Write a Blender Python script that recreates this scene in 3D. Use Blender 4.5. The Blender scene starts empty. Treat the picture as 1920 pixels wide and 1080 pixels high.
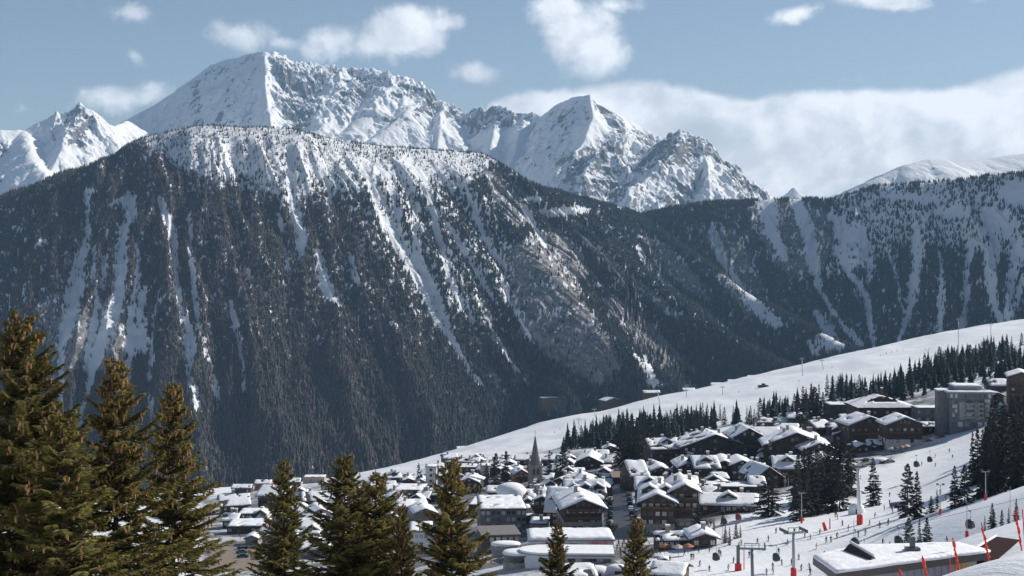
import bpy, bmesh, math, random
import numpy as np
from mathutils import Vector, Matrix, Euler

sc = bpy.context.scene
COL = sc.collection
R = math.radians
random.seed(7)
RNG = np.random.default_rng(11)

# ------------------------------------------------------------------ camera
FPX = 960.0 / math.tan(R(20.0))         # focal length of the photograph in its own pixels
HY = 450.0                              # row of the horizon
cam_d = bpy.data.cameras.new('camera')
cam = bpy.data.objects.new('camera', cam_d)
COL.objects.link(cam)
cam.location = (0, 0, 0)
cam.rotation_euler = (R(90), 0, 0)
cam_d.sensor_width = 36.0
cam_d.lens = 18.0 / math.tan(R(20.0))
cam_d.shift_y = -90.0 / 1920.0
cam_d.clip_start = 0.5
cam_d.clip_end = 60000.0
sc.camera = cam
sc.render.resolution_x, sc.render.resolution_y = 1024, 576

# ------------------------------------------------------------------ light
SUN_AZ, SUN_EL = 58.0, 32.0             # azimuth clockwise from +Y (away from the viewer)
sun_d = bpy.data.lights.new('sun', 'SUN')
sun_d.energy = 5.0
sun_d.angle = R(0.5)
sun_d.color = (1.0, 0.945, 0.87)
sun = bpy.data.objects.new('sun', sun_d)
COL.objects.link(sun)
sv = Vector((math.sin(R(SUN_AZ)) * math.cos(R(SUN_EL)), math.cos(R(SUN_AZ)) * math.cos(R(SUN_EL)), math.sin(R(SUN_EL))))
sun.rotation_euler = sv.to_track_quat('Z', 'Y').to_euler()
sun.location = (0, 0, 500)

world = bpy.data.worlds.new('World')
sc.world = world
world.use_nodes = True
SKY_STRENGTH = 0.1
sc.view_settings.view_transform = 'Standard'
sc.view_settings.look = 'None'
sc.view_settings.exposure = 0.30
sc.view_settings.gamma = 1.0
sc.cycles.max_bounces = 6
sc.cycles.diffuse_bounces = 2
sc.cycles.glossy_bounces = 2
sc.cycles.transmission_bounces = 2
sc.cycles.volume_bounces = 0
sc.cycles.use_denoising = True
sc.cycles.use_adaptive_sampling = True
sc.cycles.adaptive_threshold = 0.01


class NG:
    """tiny helper for building node trees"""
    def __init__(s, tree):
        s.t = tree
        s.n = tree.nodes
        s.l = tree.links

    def new(s, kind, **kw):
        nd = s.n.new(kind)
        for k, v in kw.items():
            setattr(nd, k, v)
        return nd

    def put(s, sock, val):
        if isinstance(val, bpy.types.NodeSocket):
            s.l.new(val, sock)
        elif val is not None:
            try:
                sock.default_value = val
            except Exception:
                sock.default_value = (*val, 1.0) if len(val) == 3 else val

    def math(s, op, a, b=None, c=None, clamp=False):
        nd = s.new('ShaderNodeMath', operation=op)
        nd.use_clamp = clamp
        s.put(nd.inputs[0], a)
        if b is not None:
            s.put(nd.inputs[1], b)
        if c is not None:
            s.put(nd.inputs[2], c)
        return nd.outputs[0]

    def smooth(s, v, a, b, lo=0.0, hi=1.0):
        nd = s.new('ShaderNodeMapRange')
        nd.interpolation_type = 'SMOOTHSTEP'
        s.put(nd.inputs[0], v)
        for i, q in enumerate((a, b, lo, hi)):
            s.put(nd.inputs[1 + i], q)
        return nd.outputs[0]

    def mix(s, f, a, b, mode='MIX'):
        nd = s.new('ShaderNodeMix', data_type='RGBA', blend_type=mode)
        s.put(nd.inputs[0], f)
        for q, v in ((6, a), (7, b)):
            if isinstance(v, bpy.types.NodeSocket):
                s.l.new(v, nd.inputs[q])
            else:
                nd.inputs[q].default_value = (*v[:3], 1.0)
        return nd.outputs[2]

    def noise(s, vec, scale, detail=4.0, rough=0.55, dist=0.0, out=0):
        nd = s.new('ShaderNodeTexNoise')
        if vec is not None:
            s.l.new(vec, nd.inputs['Vector'])
        nd.inputs['Scale'].default_value = scale
        nd.inputs['Detail'].default_value = detail
        nd.inputs['Roughness'].default_value = rough
        nd.inputs['Distortion'].default_value = dist
        return nd.outputs[out]

    def mapping(s, vec, loc=(0, 0, 0), rot=(0, 0, 0), scale=(1, 1, 1)):
        nd = s.new('ShaderNodeMapping')
        s.l.new(vec, nd.inputs['Vector'])
        nd.inputs['Location'].default_value = loc
        nd.inputs['Rotation'].default_value = rot
        nd.inputs['Scale'].default_value = scale
        return nd.outputs[0]

    def attr(s, name, out='Fac'):
        nd = s.new('ShaderNodeAttribute', attribute_name=name)
        return nd.outputs[out]


# ------------------------------------------------------------------ sky with clouds
g = NG(world.node_tree)
bg = world.node_tree.nodes['Background']
sky = g.new('ShaderNodeTexSky', sky_type='NISHITA')
sky.sun_disc = False
sky.sun_elevation = R(SUN_EL)
sky.sun_rotation = R(SUN_AZ)
sky.altitude = 1900
sky.air_density = 1.0
sky.dust_density = 0.6
sky.ozone_density = 1.0
tc = g.new('ShaderNodeTexCoord')
sep = g.new('ShaderNodeSeparateXYZ')
g.l.new(tc.outputs['Generated'], sep.inputs[0])
ysafe = g.math('MAXIMUM', sep.outputs[1], 0.05)
uu = g.math('DIVIDE', sep.outputs[0], ysafe)      # tangent of the bearing
vv = g.math('DIVIDE', sep.outputs[2], ysafe)      # tangent of the height above the horizon
cmb = g.new('ShaderNodeCombineXYZ')
g.l.new(uu, cmb.inputs[0])
g.l.new(vv, cmb.inputs[1])
cvec = cmb.outputs[0]
n1 = g.noise(cvec, 17.0, 8.0, 0.6, 0.35)
n2 = g.noise(g.mapping(cvec, (3.1, 1.7, 0)), 45.0, 8.0, 0.66, 0.4)
nz = g.math('ADD', g.math('MULTIPLY', g.math('SUBTRACT', n1, 0.5), 1.5), g.math('MULTIPLY', g.math('SUBTRACT', n2, 0.5), 0.85))
# ellipse puffs: (px, py, rx, ry, turn, weight) in the photograph's pixels, turned into bearings
PUFFS = [(755, 62, 105, 58, 8, 1.0), (700, 82, 60, 40, 0, .9), (830, 45, 55, 24, 8, .8), (735, 100, 45, 40, 0, .6),
         (455, 66, 100, 48, -6, .72), (530, 80, 80, 24, 0, .58), (625, 80, 80, 48, 0, .80),
         (1085, 70, 82, 85, -12, 1.05), (1060, 20, 75, 50, 0, .9), (1120, 105, 62, 52, 0, .9), (1150, 10, 70, 22, 0, .6), (1035, 110, 60, 40, 0, .5),
         (885, 136, 62, 26, -4, .8), (1490, 27, 75, 20, 14, .8), (1530, 15, 40, 18, 20, .6), (1655, -2, 120, 24, 0, .95),
         (240, 25, 65, 26, 0, .58), (250, 105, 60, 30, -30, .52), (235, 182, 120, 34, 5, .72), (50, 205, 60, 20, 0, .3), (130, 180, 60, 16, 0, .3),
         (1830, 2, 60, 14, 0, .45), (1590, 150, 70, 14, 0, .4)]
field = None
for (px, py, rx, ry, rot, w) in PUFFS:
    u0, v0 = (px - 960) / FPX, (HY - py) / FPX
    a = g.math('SUBTRACT', uu, u0)
    b = g.math('SUBTRACT', vv, v0)
    c, s_ = math.cos(R(rot)), math.sin(R(rot))
    p = g.math('ADD', g.math('MULTIPLY', a, c * FPX / rx), g.math('MULTIPLY', b, s_ * FPX / rx))
    q = g.math('ADD', g.math('MULTIPLY', a, -s_ * FPX / ry), g.math('MULTIPLY', b, c * FPX / ry))
    d = g.math('SQRT', g.math('ADD', g.math('MULTIPLY', p, p), g.math('MULTIPLY', q, q)))
    e = g.math('MULTIPLY', g.math('SUBTRACT', 1.0, d), w * 0.9)
    e = g.math('ADD', e, (w - 1.0) * 0.42)
    field = e if field is None else g.math('MAXIMUM', field, e)
puff = g.smooth(g.math('ADD', field, nz), -0.05, 0.52)
puff = g.math('MULTIPLY', puff, 0.93)
# the long bank of cloud behind the peaks: its upper edge as a curve over the bearing
fc = g.new('ShaderNodeFloatCurve')
EDGE = [(-400, 330), (880, 300), (905, 215), (935, 185), (1000, 168), (1100, 160), (1220, 150), (1300, 164), (1400, 178), (1480, 170), (1640, 166), (1760, 164), (1850, 146), (1920, 128), (2100, 95), (2500, 70)]
cu = fc.mapping.curves[0]
U0, U1 = (-400 - 960) / FPX, (2500 - 960) / FPX
pts = [(((px - 960) / FPX - U0) / (U1 - U0), 1 - py / 400.0) for px, py in EDGE]
cu.points[0].location = pts[0]
cu.points[1].location = pts[-1]
for p in pts[1:-1]:
    cu.points.new(*p)
fc.mapping.update()
g.l.new(g.math('DIVIDE', g.math('SUBTRACT', uu, U0), U1 - U0, clamp=True), fc.inputs['Value'])
edge_v = g.math('DIVIDE', g.math('SUBTRACT', HY, g.math('MULTIPLY', g.math('SUBTRACT', 1.0, fc.outputs[0]), 400.0)), FPX)
depth_in = g.math('MULTIPLY', g.math('SUBTRACT', edge_v, vv), FPX / 26.0)
bank = g.smooth(g.math('ADD', depth_in, g.math('MULTIPLY', nz, 1.0)), -0.2, 0.6)
# a window of blue in the bank beside the rocky peak
hd = g.math('ADD', g.math('POWER', g.math('MULTIPLY', g.math('SUBTRACT', uu, (1335 - 960) / FPX), FPX / 75), 2.0),
            g.math('POWER', g.math('MULTIPLY', g.math('SUBTRACT', vv, (HY - 250) / FPX), FPX / 34), 2.0))
hole = g.smooth(g.math('ADD', hd, g.math('MULTIPLY', nz, 0.9)), 1.3, 0.2, 0.0, 0.5)
bank = g.math('MULTIPLY', bank, g.math('SUBTRACT', 1.0, hole))
cov = g.math('MAXIMUM', puff, bank)
front = g.smooth(sep.outputs[1], 0.1, 0.3)
cov = g.math('MULTIPLY', cov, front)
n3 = g.noise(g.mapping(cvec, (0.4, 0.9, 0), (0, 0, 0), (1.0, 1.7, 1.0)), 9.0, 6.0, 0.55, 0.5)
thick = g.smooth(n3, 0.34, 0.62)
lowbank = g.smooth(g.math('MULTIPLY', depth_in, 1.0), 2.0, 6.5, 0.0, 0.55)
thick = g.math('SUBTRACT', thick, g.math('MULTIPLY', lowbank, 0.75), clamp=True)
r1 = g.noise(g.mapping(cvec, (0.0, 0.0, 0)), 24.0, 7.0, 0.6, 0.3)
r2 = g.noise(g.mapping(cvec, (0.010, 0.012, 0)), 24.0, 7.0, 0.6, 0.3)
relief_shading = g.math('MULTIPLY', g.math('SUBTRACT', r1, r2), 2.3)  # sunlit and shaded sides of the billows, painted into the cloud colour
thick = g.math('ADD', thick, relief_shading, clamp=True)
cloud_col = g.mix(thick, (6.6, 7.0, 7.6), (10.2, 10.4, 10.7))  # painted cloud tones, from shaded grey to sunlit white
hsv = g.new('ShaderNodeHueSaturation')
hsv.inputs['Saturation'].default_value = 0.86
hsv.inputs['Value'].default_value = 0.70
g.l.new(sky.outputs[0], hsv.inputs['Color'])
skyc = g.mix(cov, hsv.outputs[0], cloud_col)
g.l.new(skyc, bg.inputs['Color'])
bg.inputs['Strength'].default_value = SKY_STRENGTH


# ------------------------------------------------------------------ helpers
def px2w(px, py, d):
    """a pixel of the photograph at a distance d in front of the viewer, as a point of the place"""
    return Vector(((px - 960.0) / FPX * d, d, (HY - py) / FPX * d))


def hsh(ix, iy, seed):
    h = (ix.astype(np.int64) * 374761393 + iy.astype(np.int64) * 668265263 + seed * 974711 + 1013) & 0xffffffff
    h = ((h ^ (h >> 13)) * 1274126177) & 0xffffffff
    h = ((h ^ (h >> 16)) * 2246822519) & 0xffffffff
    return (h ^ (h >> 15)) / 4294967296.0


def perlin(x, y, seed=0):
    x = np.asarray(x, float)
    y = np.asarray(y, float)
    ix, iy = np.floor(x), np.floor(y)
    fx, fy = x - ix, y - iy
    ux, uy = fx * fx * fx * (fx * (fx * 6 - 15) + 10), fy * fy * fy * (fy * (fy * 6 - 15) + 10)
    def gr(a, b, dx, dy):
        t = hsh(a, b, seed) * 2 * np.pi
        return np.cos(t) * dx + np.sin(t) * dy
    a = gr(ix, iy, fx, fy)
    b = gr(ix + 1, iy, fx - 1, fy)
    c = gr(ix, iy + 1, fx, fy - 1)
    d = gr(ix + 1, iy + 1, fx - 1, fy - 1)
    return ((a + (b - a) * ux) * (1 - uy) + (c + (d - c) * ux) * uy) * 1.45


def fbm(x, y, octv=5, seed=0, gain=0.5, lac=2.03):
    s, a, f, n = 0.0, 1.0, 1.0, 0.0
    for k in range(octv):
        s = s + a * perlin(x * f + k * 17.3, y * f - k * 9.1, seed + k)
        n += a
        a *= gain
        f *= lac
    return s / n


def ridged(x, y, octv=5, seed=0, gain=0.55, lac=2.05):
    s, a, f, n, w = 0.0, 1.0, 1.0, 0.0, 1.0
    for k in range(octv):
        r = 1 - np.abs(perlin(x * f + k * 13.7, y * f + k * 7.7, seed + k))
        r = r * r * w
        w = np.clip(r * 1.6, 0, 1)
        s = s + a * r
        n += a
        a *= gain
        f *= lac
    return s / n


def sstep(v, a, b):
    t = np.clip((v - a) / (b - a), 0, 1)
    return t * t * (3 - 2 * t)


def seg_dist(px, py, poly):
    """distance to a polyline of (x, y[, width]) rows; also the width interpolated at the nearest point"""
    best = np.full(np.shape(px), 1e9)
    wid = np.zeros(np.shape(px))
    for (a, b) in zip(poly[:-1], poly[1:]):
        dx, dy = b[0] - a[0], b[1] - a[1]
        t = np.clip(((px - a[0]) * dx + (py - a[1]) * dy) / max(dx * dx + dy * dy, 1e-9), 0, 1)
        d = np.hypot(px - a[0] - t * dx, py - a[1] - t * dy)
        m = d < best
        best = np.where(m, d, best)
        if len(a) > 2:
            wid = np.where(m, a[2] + (b[2] - a[2]) * t, wid)
    return best, wid


def in_poly(px, py, poly):
    ins = np.zeros(np.shape(px), bool)
    n = len(poly)
    for i in range(n):
        (x1, y1), (x2, y2) = poly[i], poly[(i + 1) % n]
        if y1 == y2:
            continue
        c = ((y1 > py) != (y2 > py)) & (px < (x2 - x1) * (py - y1) / (y2 - y1) + x1)
        ins ^= c
    return ins


def soft_poly(px, py, poly, feather=12.0):
    d, _ = seg_dist(px, py, [tuple(p) for p in poly] + [tuple(poly[0])])
    return sstep(np.where(in_poly(px, py, poly), d, -d), -feather, feather)


def link(o, parent=None):
    COL.objects.link(o)
    if parent is not None:
        o.parent = parent
    return o


def tag(o, label=None, cat=None, group=None, kind=None):
    if label:
        o['label'] = label
    if cat:
        o['category'] = cat
    if group:
        o['group'] = group
    if kind:
        o['kind'] = kind
    return o


def raw_mesh(name, V, F, mats=(), smooth=False, fmat=None, attrs=None):
    """a mesh from numpy arrays: V (n,3), F (m,k) with k = 3 or 4, or a list of such arrays"""
    Fs = F if isinstance(F, list) else [F]
    Fs = [np.asarray(f, np.int32) for f in Fs if len(f)]
    me = bpy.data.meshes.new(name)
    V = np.asarray(V, np.float32)
    me.vertices.add(len(V))
    me.vertices.foreach_set('co', V.ravel())
    nl = sum(f.size for f in Fs)
    npoly = sum(len(f) for f in Fs)
    me.loops.add(nl)
    me.polygons.add(npoly)
    me.loops.foreach_set('vertex_index', np.concatenate([f.ravel() for f in Fs]))
    tot = np.concatenate([np.full(len(f), f.shape[1], np.int32) for f in Fs])
    me.polygons.foreach_set('loop_start', np.concatenate([[0], np.cumsum(tot)[:-1]]).astype(np.int32))
    if smooth:
        me.polygons.foreach_set('use_smooth', np.ones(npoly, bool))
    for m in mats:
        me.materials.append(m)
    if fmat is not None:
        me.polygons.foreach_set('material_index', np.asarray(fmat, np.int32))
    for k, v in (attrs or {}).items():
        at = me.attributes.new(k, 'FLOAT', 'POINT')
        at.data.foreach_set('value', np.asarray(v, np.float32).ravel())
    me.update(calc_edges=True)
    return me


def grid_faces(n, m):
    i = np.arange(n * m).reshape(n, m)
    return np.stack([i[:-1, :-1], i[:-1, 1:], i[1:, 1:], i[1:, :-1]], -1).reshape(-1, 4)


def new_mat(name):
    m = bpy.data.materials.new(name)
    m.use_nodes = True
    return m, NG(m.node_tree), m.node_tree.nodes['Principled BSDF']


def flat_mat(name, col, rough=0.8, var=0.12, scale=3.0, metal=0.0, spec=0.3, bump=0.0):
    """a plain material with a little uneven colour of its own"""
    m, g, b = new_mat(name)
    tcn = g.new('ShaderNodeTexCoord')
    n = g.noise(tcn.outputs['Object'], scale, 5.0, 0.6)
    f = g.smooth(n, 0.3, 0.7)
    lo = tuple(c * (1 - var) for c in col)
    hi = tuple(min(1, c * (1 + var)) for c in col)
    g.l.new(g.mix(f, lo, hi), b.inputs['Base Color'])
    b.inputs['Roughness'].default_value = rough
    b.inputs['Metallic'].default_value = metal
    b.inputs['Specular IOR Level'].default_value = spec
    if bump:
        bp = g.new('ShaderNodeBump')
        bp.inputs['Strength'].default_value = bump
        g.l.new(n, bp.inputs['Height'])
        g.l.new(bp.outputs[0], b.inputs['Normal'])
    return m
# ------------------------------------------------------------------ the ground: one sheet from the viewer to the valley
GP = []
for (px, py, d) in [
    (1900, 1045, 62), (1760, 1078, 72), (1560, 1150, 90), (1560, 1180, 116), (1800, 1130, 116), (1920, 1040, 116), (1760, 1016, 190),
    (1920, 918, 300), (1800, 956, 312), (1640, 1030, 335), (1530, 1062, 345), (1880, 985, 215), (1960, 905, 290), (2100, 860, 280),
    (1240, 1078, 340), (1475, 1002, 395), (1350, 962, 470), (1600, 962, 450), (1560, 932, 520), (1680, 940, 490), (1720, 880, 570),
    (1780, 846, 600), (1830, 812, 640), (1640, 870, 600), (1850, 935, 380), (1900, 915, 380), (1920, 860, 450), (2050, 800, 500),
    (1150, 988, 480), (1150, 890, 680), (1005, 925, 640), (900, 1000, 500), (760, 1040, 480), (600, 1060, 480), (450, 1052, 500), (450, 950, 750), (700, 960, 650),
    (830, 900, 900), (600, 918, 1050), (440, 917, 1150), (300, 960, 900), (200, 1050, 500),
    (1280, 880, 650), (1400, 860, 680), (1550, 850, 660), (1640, 830, 680), (1300, 1000, 445), (1240, 1002, 455), (1060, 1010, 440), (1000, 1075, 380), (1200, 1078, 360),
    (1800, 800, 660), (1900, 780, 640), (1060, 862, 850), (1250, 832, 900), (1560, 770, 900), (1700, 742, 900), (1900, 690, 900), (2100, 640, 900),
    (430, 912, 1250), (700, 893, 1350), (850, 850, 1400), (1000, 797, 1450), (1200, 760, 1500), (1400, 715, 1550), (1600, 668, 1600), (1750, 635, 1620), (1920, 610, 1650), (2200, 575, 1700),
    (200, 935, 1250), (0, 960, 1250), (-200, 980, 1200),
    (1000, 832, 1150), (1400, 762, 1150), (1150, 805, 1150), (1750, 692, 1200), (1600, 722, 1150), (1920, 650, 1250),
]:
    p = px2w(px, py, d)
    GP.append((p.x, p.y, p.z))
GP += [(0, 0, -2.6), (-30, 0, -4), (30, 0, -1.5), (0, -60, 14), (-60, -60, 14), (60, -60, 16), (0, 25, -13), (-15, 50, -23), (5, 60, -27), (-35, 85, -38), (-10, 110, -44),
       (-90, 100, -42), (-60, 200, -76), (0, 220, -72), (60, 230, -67), (100, 60, -8), (140, 150, -20), (200, 330, -44), (-250, 350, -110), (-400, 700, -160), (-150, 330, -100),
       (-420, 1900, -560), (-700, 2000, -620), (0, 2000, -520), (300, 2050, -450), (600, 2100, -380), (900, 2100, -360), (0, 2800, -640), (-900, 2700, -640), (1000, 2700, -520)]
GP = np.array(GP)


def _rbf_fit(P, z):
    d = np.hypot(P[:, None, 0] - P[None, :, 0], P[:, None, 1] - P[None, :, 1])
    A = np.zeros((len(P) + 3, len(P) + 3))
    A[:len(P), :len(P)] = d
    A[:len(P), len(P)] = A[len(P), :len(P)] = 1
    A[:len(P), len(P) + 1:] = P
    A[len(P) + 1:, :len(P)] = P.T
    return np.linalg.solve(A, np.concatenate([z, [0, 0, 0]]))


# fitted in (bearing, log distance) so that near and far points weigh alike
def _warp(x, y):
    yy = y + 70.0
    return np.stack([x / yy * 3.0, np.log(yy) * 1.6], -1)


_GQ = _warp(GP[:, 0], GP[:, 1])
_GW = _rbf_fit(_GQ, GP[:, 2] / (GP[:, 1] + 70.0))


def _ground_exact(x, y):
    q = _warp(x, y)
    sh = x.shape
    q = q.reshape(-1, 2)
    out = np.empty(len(q))
    for i in range(0, len(q), 20000):
        c = q[i:i + 20000]
        d = np.hypot(c[:, None, 0] - _GQ[None, :, 0], c[:, None, 1] - _GQ[None, :, 1])
        out[i:i + 20000] = d @ _GW[:-3] + _GW[-3] + c @ _GW[-2:]
    return out.reshape(sh) * (y + 70.0)


# lookup table in the same warped coordinates, smoothed
NU, NV = 421, 520
_tu = np.linspace(-2.4, 2.4, NU)
_tv = np.linspace(math.log(12.0) * 1.6, math.log(3100.0) * 1.6, NV)
_TU, _TV = np.meshgrid(_tu, _tv)
_yy = np.exp(_TV / 1.6)
_TX, _TY = _TU / 3.0 * _yy, _yy - 70.0
_TZ = _ground_exact(_TX, _TY) / _yy


def _blur(a, k):
    w = np.hanning(2 * k + 3)[1:-1]
    w /= w.sum()
    for ax in (0, 1):
        p = np.pad(a, [(k, k) if i == ax else (0, 0) for i in (0, 1)], mode='edge')
        a = sum(w[j] * (p[j:j + a.shape[0]] if ax == 0 else p[:, j:j + a.shape[1]]) for j in range(2 * k + 1))
    return a


_TZ = _blur(_TZ, 6)


def ground_np(x, y):
    x = np.asarray(x, float)
    y = np.asarray(y, float)
    q = _warp(x, y)
    a = np.clip((q[..., 0] - _tu[0]) / (_tu[1] - _tu[0]), 0, NU - 1.001)
    b = np.clip((q[..., 1] - _tv[0]) / (_tv[1] - _tv[0]), 0, NV - 1.001)
    i, j = a.astype(int), b.astype(int)
    fa, fb = a - i, b - j
    z = (_TZ[j, i] * (1 - fa) + _TZ[j, i + 1] * fa) * (1 - fb) + (_TZ[j + 1, i] * (1 - fa) + _TZ[j + 1, i + 1] * fa) * fb
    z = z * (y + 70.0)
    # gentle rolls and drifts of the snow
    far = sstep(y, 700, 1200)
    z = z + fbm(x / 60.0, y / 60.0, 3, 5) * (0.7 + 2.2 * far) * sstep(y, 100, 300)
    return z


def gz(x, y):
    return float(ground_np(np.array([x]), np.array([y]))[0])


_rs = np.concatenate([np.arange(14, 700, 1.0), np.arange(700, 2000, 3.0)])


def ray_ground(px, py, dmin=14.0, dmax=1e9):
    """where the sight line through a pixel of the photograph first meets the ground"""
    u, v = (px - 960.0) / FPX, (HY - py) / FPX
    r = _rs[(_rs >= dmin) & (_rs <= dmax)]
    dz = v * r - ground_np(u * r, r)
    k = np.where(dz <= 0)[0]
    if len(k) == 0:
        i = int(np.argmin(dz))
        return Vector((u * r[i], r[i], gz(u * r[i], r[i])))
    i = k[0]
    d = r[i]
    if i > 0:
        t = dz[i - 1] / (dz[i - 1] - dz[i])
        d = r[i - 1] + (r[i] - r[i - 1]) * t
    return Vector((u * d, d, gz(u * d, d)))


def at(px, py, dmin=200.0):
    p = ray_ground(px, py, dmin)
    return p, FPX / p.y                     # the point and the photograph's pixels per metre there


def drape(poly, width, lift=0.05, step=4.0):
    """strip of faces along a ground polyline [(x, y)], following the ground"""
    P = [Vector(p) for p in poly]
    out = []
    for a, b in zip(P[:-1], P[1:]):
        n = max(1, int((b - a).length / step))
        for i in range(n):
            out.append(a.lerp(b, i / n))
    out.append(P[-1])
    V = []
    k = 5
    for i, p in enumerate(out):
        t = (out[min(i + 1, len(out) - 1)] - out[max(i - 1, 0)]).normalized()
        nrm = Vector((-t.y, t.x))
        for j in range(k):
            q = p + nrm * width * (j / (k - 1) - 0.5)
            V.append((q.x, q.y, gz(q.x, q.y) + lift))
    return np.array(V), grid_faces(len(out), k)


# ground mesh
_nu = np.concatenate([np.linspace(-0.85, -0.4, 40, endpoint=False), np.linspace(-0.4, 0.4, 620), np.linspace(0.4, 0.85, 41)[1:]])
_ny = np.concatenate([np.linspace(-55, 14, 12, endpoint=False), np.exp(np.linspace(math.log(14), math.log(200), 110, endpoint=False)),
                      np.exp(np.linspace(math.log(200), math.log(1750), 330, endpoint=False)), np.linspace(1750, 2750, 24)])
_U, _Y = np.meshgrid(_nu, _ny)
_X = _U * (np.maximum(_Y, 0) + 70.0)
_Z = ground_np(_X, _Y)
GPX, GPY = 960 + _X / np.maximum(_Y, 1) * FPX, HY - _Z / np.maximum(_Y, 1) * FPX
# the village floor (trodden, swept, dirty, with painted shade between houses) against clean piste
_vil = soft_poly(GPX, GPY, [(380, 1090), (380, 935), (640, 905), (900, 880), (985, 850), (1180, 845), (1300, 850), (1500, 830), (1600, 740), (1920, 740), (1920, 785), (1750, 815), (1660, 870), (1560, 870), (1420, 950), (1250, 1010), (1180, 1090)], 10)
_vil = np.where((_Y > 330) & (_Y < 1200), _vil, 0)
_piste_edge = fbm(_X / 8.0, _Y / 8.0, 4, 3)
V = np.stack([_X, _Y, _Z], -1).reshape(-1, 3)

snow_mat, g, b = new_mat('snow')
geo = g.new('ShaderNodeNewGeometry')
P_ = geo.outputs['Position']
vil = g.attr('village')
na = g.noise(P_, 0.35, 6, 0.62)
nb = g.noise(g.mapping(P_, (0, 0, 0), (0, 0, R(25)), (0.05, 0.5, 0.1)), 1.0, 5, 0.6)
nc = g.noise(P_, 0.07, 5, 0.6, 0.6)
white = g.mix(g.smooth(nc, 0.35, 0.65), (0.80, 0.825, 0.86), (0.88, 0.885, 0.895))
white = g.mix(g.smooth(nb, 0.42, 0.72, 0, 0.55), white, (0.70, 0.735, 0.79))
crust = g.noise(g.mapping(P_, (0, 0, 0), (0, 0, R(35)), (3.2, 0.9, 1.0)), 1.0, 6, 0.7, 0.8)
trk = g.noise(g.mapping(P_, (0, 0, 0), (0, 0, R(-24)), (1.6, 0.035, 0.2)), 1.0, 5, 0.75, 1.2)
white = g.mix(g.smooth(trk, 0.52, 0.62, 0, 0.45), white, (0.60, 0.64, 0.70))
white = g.mix(g.smooth(crust, 0.55, 0.72, 0, 0.35), white, (0.64, 0.68, 0.74))
dirt_shade = g.mix(g.smooth(na, 0.3, 0.7), (0.07, 0.07, 0.07), (0.20, 0.195, 0.19))
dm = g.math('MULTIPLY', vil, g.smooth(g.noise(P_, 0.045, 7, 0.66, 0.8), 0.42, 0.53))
trod_shade = g.mix(g.math('MULTIPLY', vil, g.smooth(nc, 0.3, 0.62, 0.35, 0.95)), white, g.mix(g.smooth(na, 0.35, 0.65), (0.30, 0.30, 0.315), (0.56, 0.565, 0.585)))  # trodden snow, greyed further to paint in the shade between houses
colr = g.mix(dm, trod_shade, dirt_shade)
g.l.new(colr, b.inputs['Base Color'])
b.inputs['Roughness'].default_value = 0.62
b.inputs['Specular IOR Level'].default_value = 0.2
# groomer and ski tracks: fine ridges running down the runs
tr = g.noise(g.mapping(P_, (0, 0, 0), (0, 0, R(-28)), (1.1, 0.06, 0.3)), 1.0, 4, 0.7, 0.6)
fine = g.noise(P_, 2.6, 5, 0.7)
hgt = g.math('ADD', g.math('ADD', g.math('MULTIPLY', crust, 0.22), g.math('MULTIPLY', tr, 0.5)), g.math('ADD', g.math('MULTIPLY', fine, 0.16), g.math('MULTIPLY', na, 0.28)))
bp = g.new('ShaderNodeBump')
bp.inputs['Strength'].default_value = 0.55
bp.inputs['Distance'].default_value = 0.6
g.l.new(hgt, bp.inputs['Height'])
g.l.new(bp.outputs[0], b.inputs['Normal'])
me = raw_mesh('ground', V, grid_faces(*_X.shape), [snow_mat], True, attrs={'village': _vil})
ground = link(bpy.data.objects.new('ground', me))
tag(ground, 'snow covered ground of pistes and village floor down the valley', 'ground', kind='structure')
# ------------------------------------------------------------------ the forested mountain and the valley wall beside it
def tents(X, Y, ridges):
    """upper envelope of ridge lines: rows of ((px, py, d) ..., slope, rounding); returns height, distance from the crest, run along it"""
    H = np.full(X.shape, -1e9)
    D = np.zeros(X.shape)
    S = np.zeros(X.shape)
    K = np.zeros(X.shape, int)
    for ki, (pts, k, rnd) in enumerate(ridges):
        W = [px2w(*p) for p in pts]
        s0 = ki * 5000.0
        for a, b in zip(W[:-1], W[1:]):
            dx, dy = b.x - a.x, b.y - a.y
            L2 = dx * dx + dy * dy
            tr_ = ((X - a.x) * dx + (Y - a.y) * dy) / L2
            t = np.clip(tr_, 0, 1)
            d = np.hypot(X - a.x - t * dx, Y - a.y - t * dy)
            z = a.z + (b.z - a.z) * t - k * (np.sqrt(d * d + rnd * rnd) - rnd)
            m = z > H
            H = np.where(m, z, H)
            D = np.where(m, d, D)
            S = np.where(m, s0 + math.sqrt(L2) * np.clip(tr_, -0.6, 1.6), S)
            K = np.where(m, ki, K)
            s0 += math.sqrt(L2)
    return H, D, S, K


def to_px(X, Y, Z):
    return 960 + X / Y * FPX, HY - Z / Y * FPX


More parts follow.
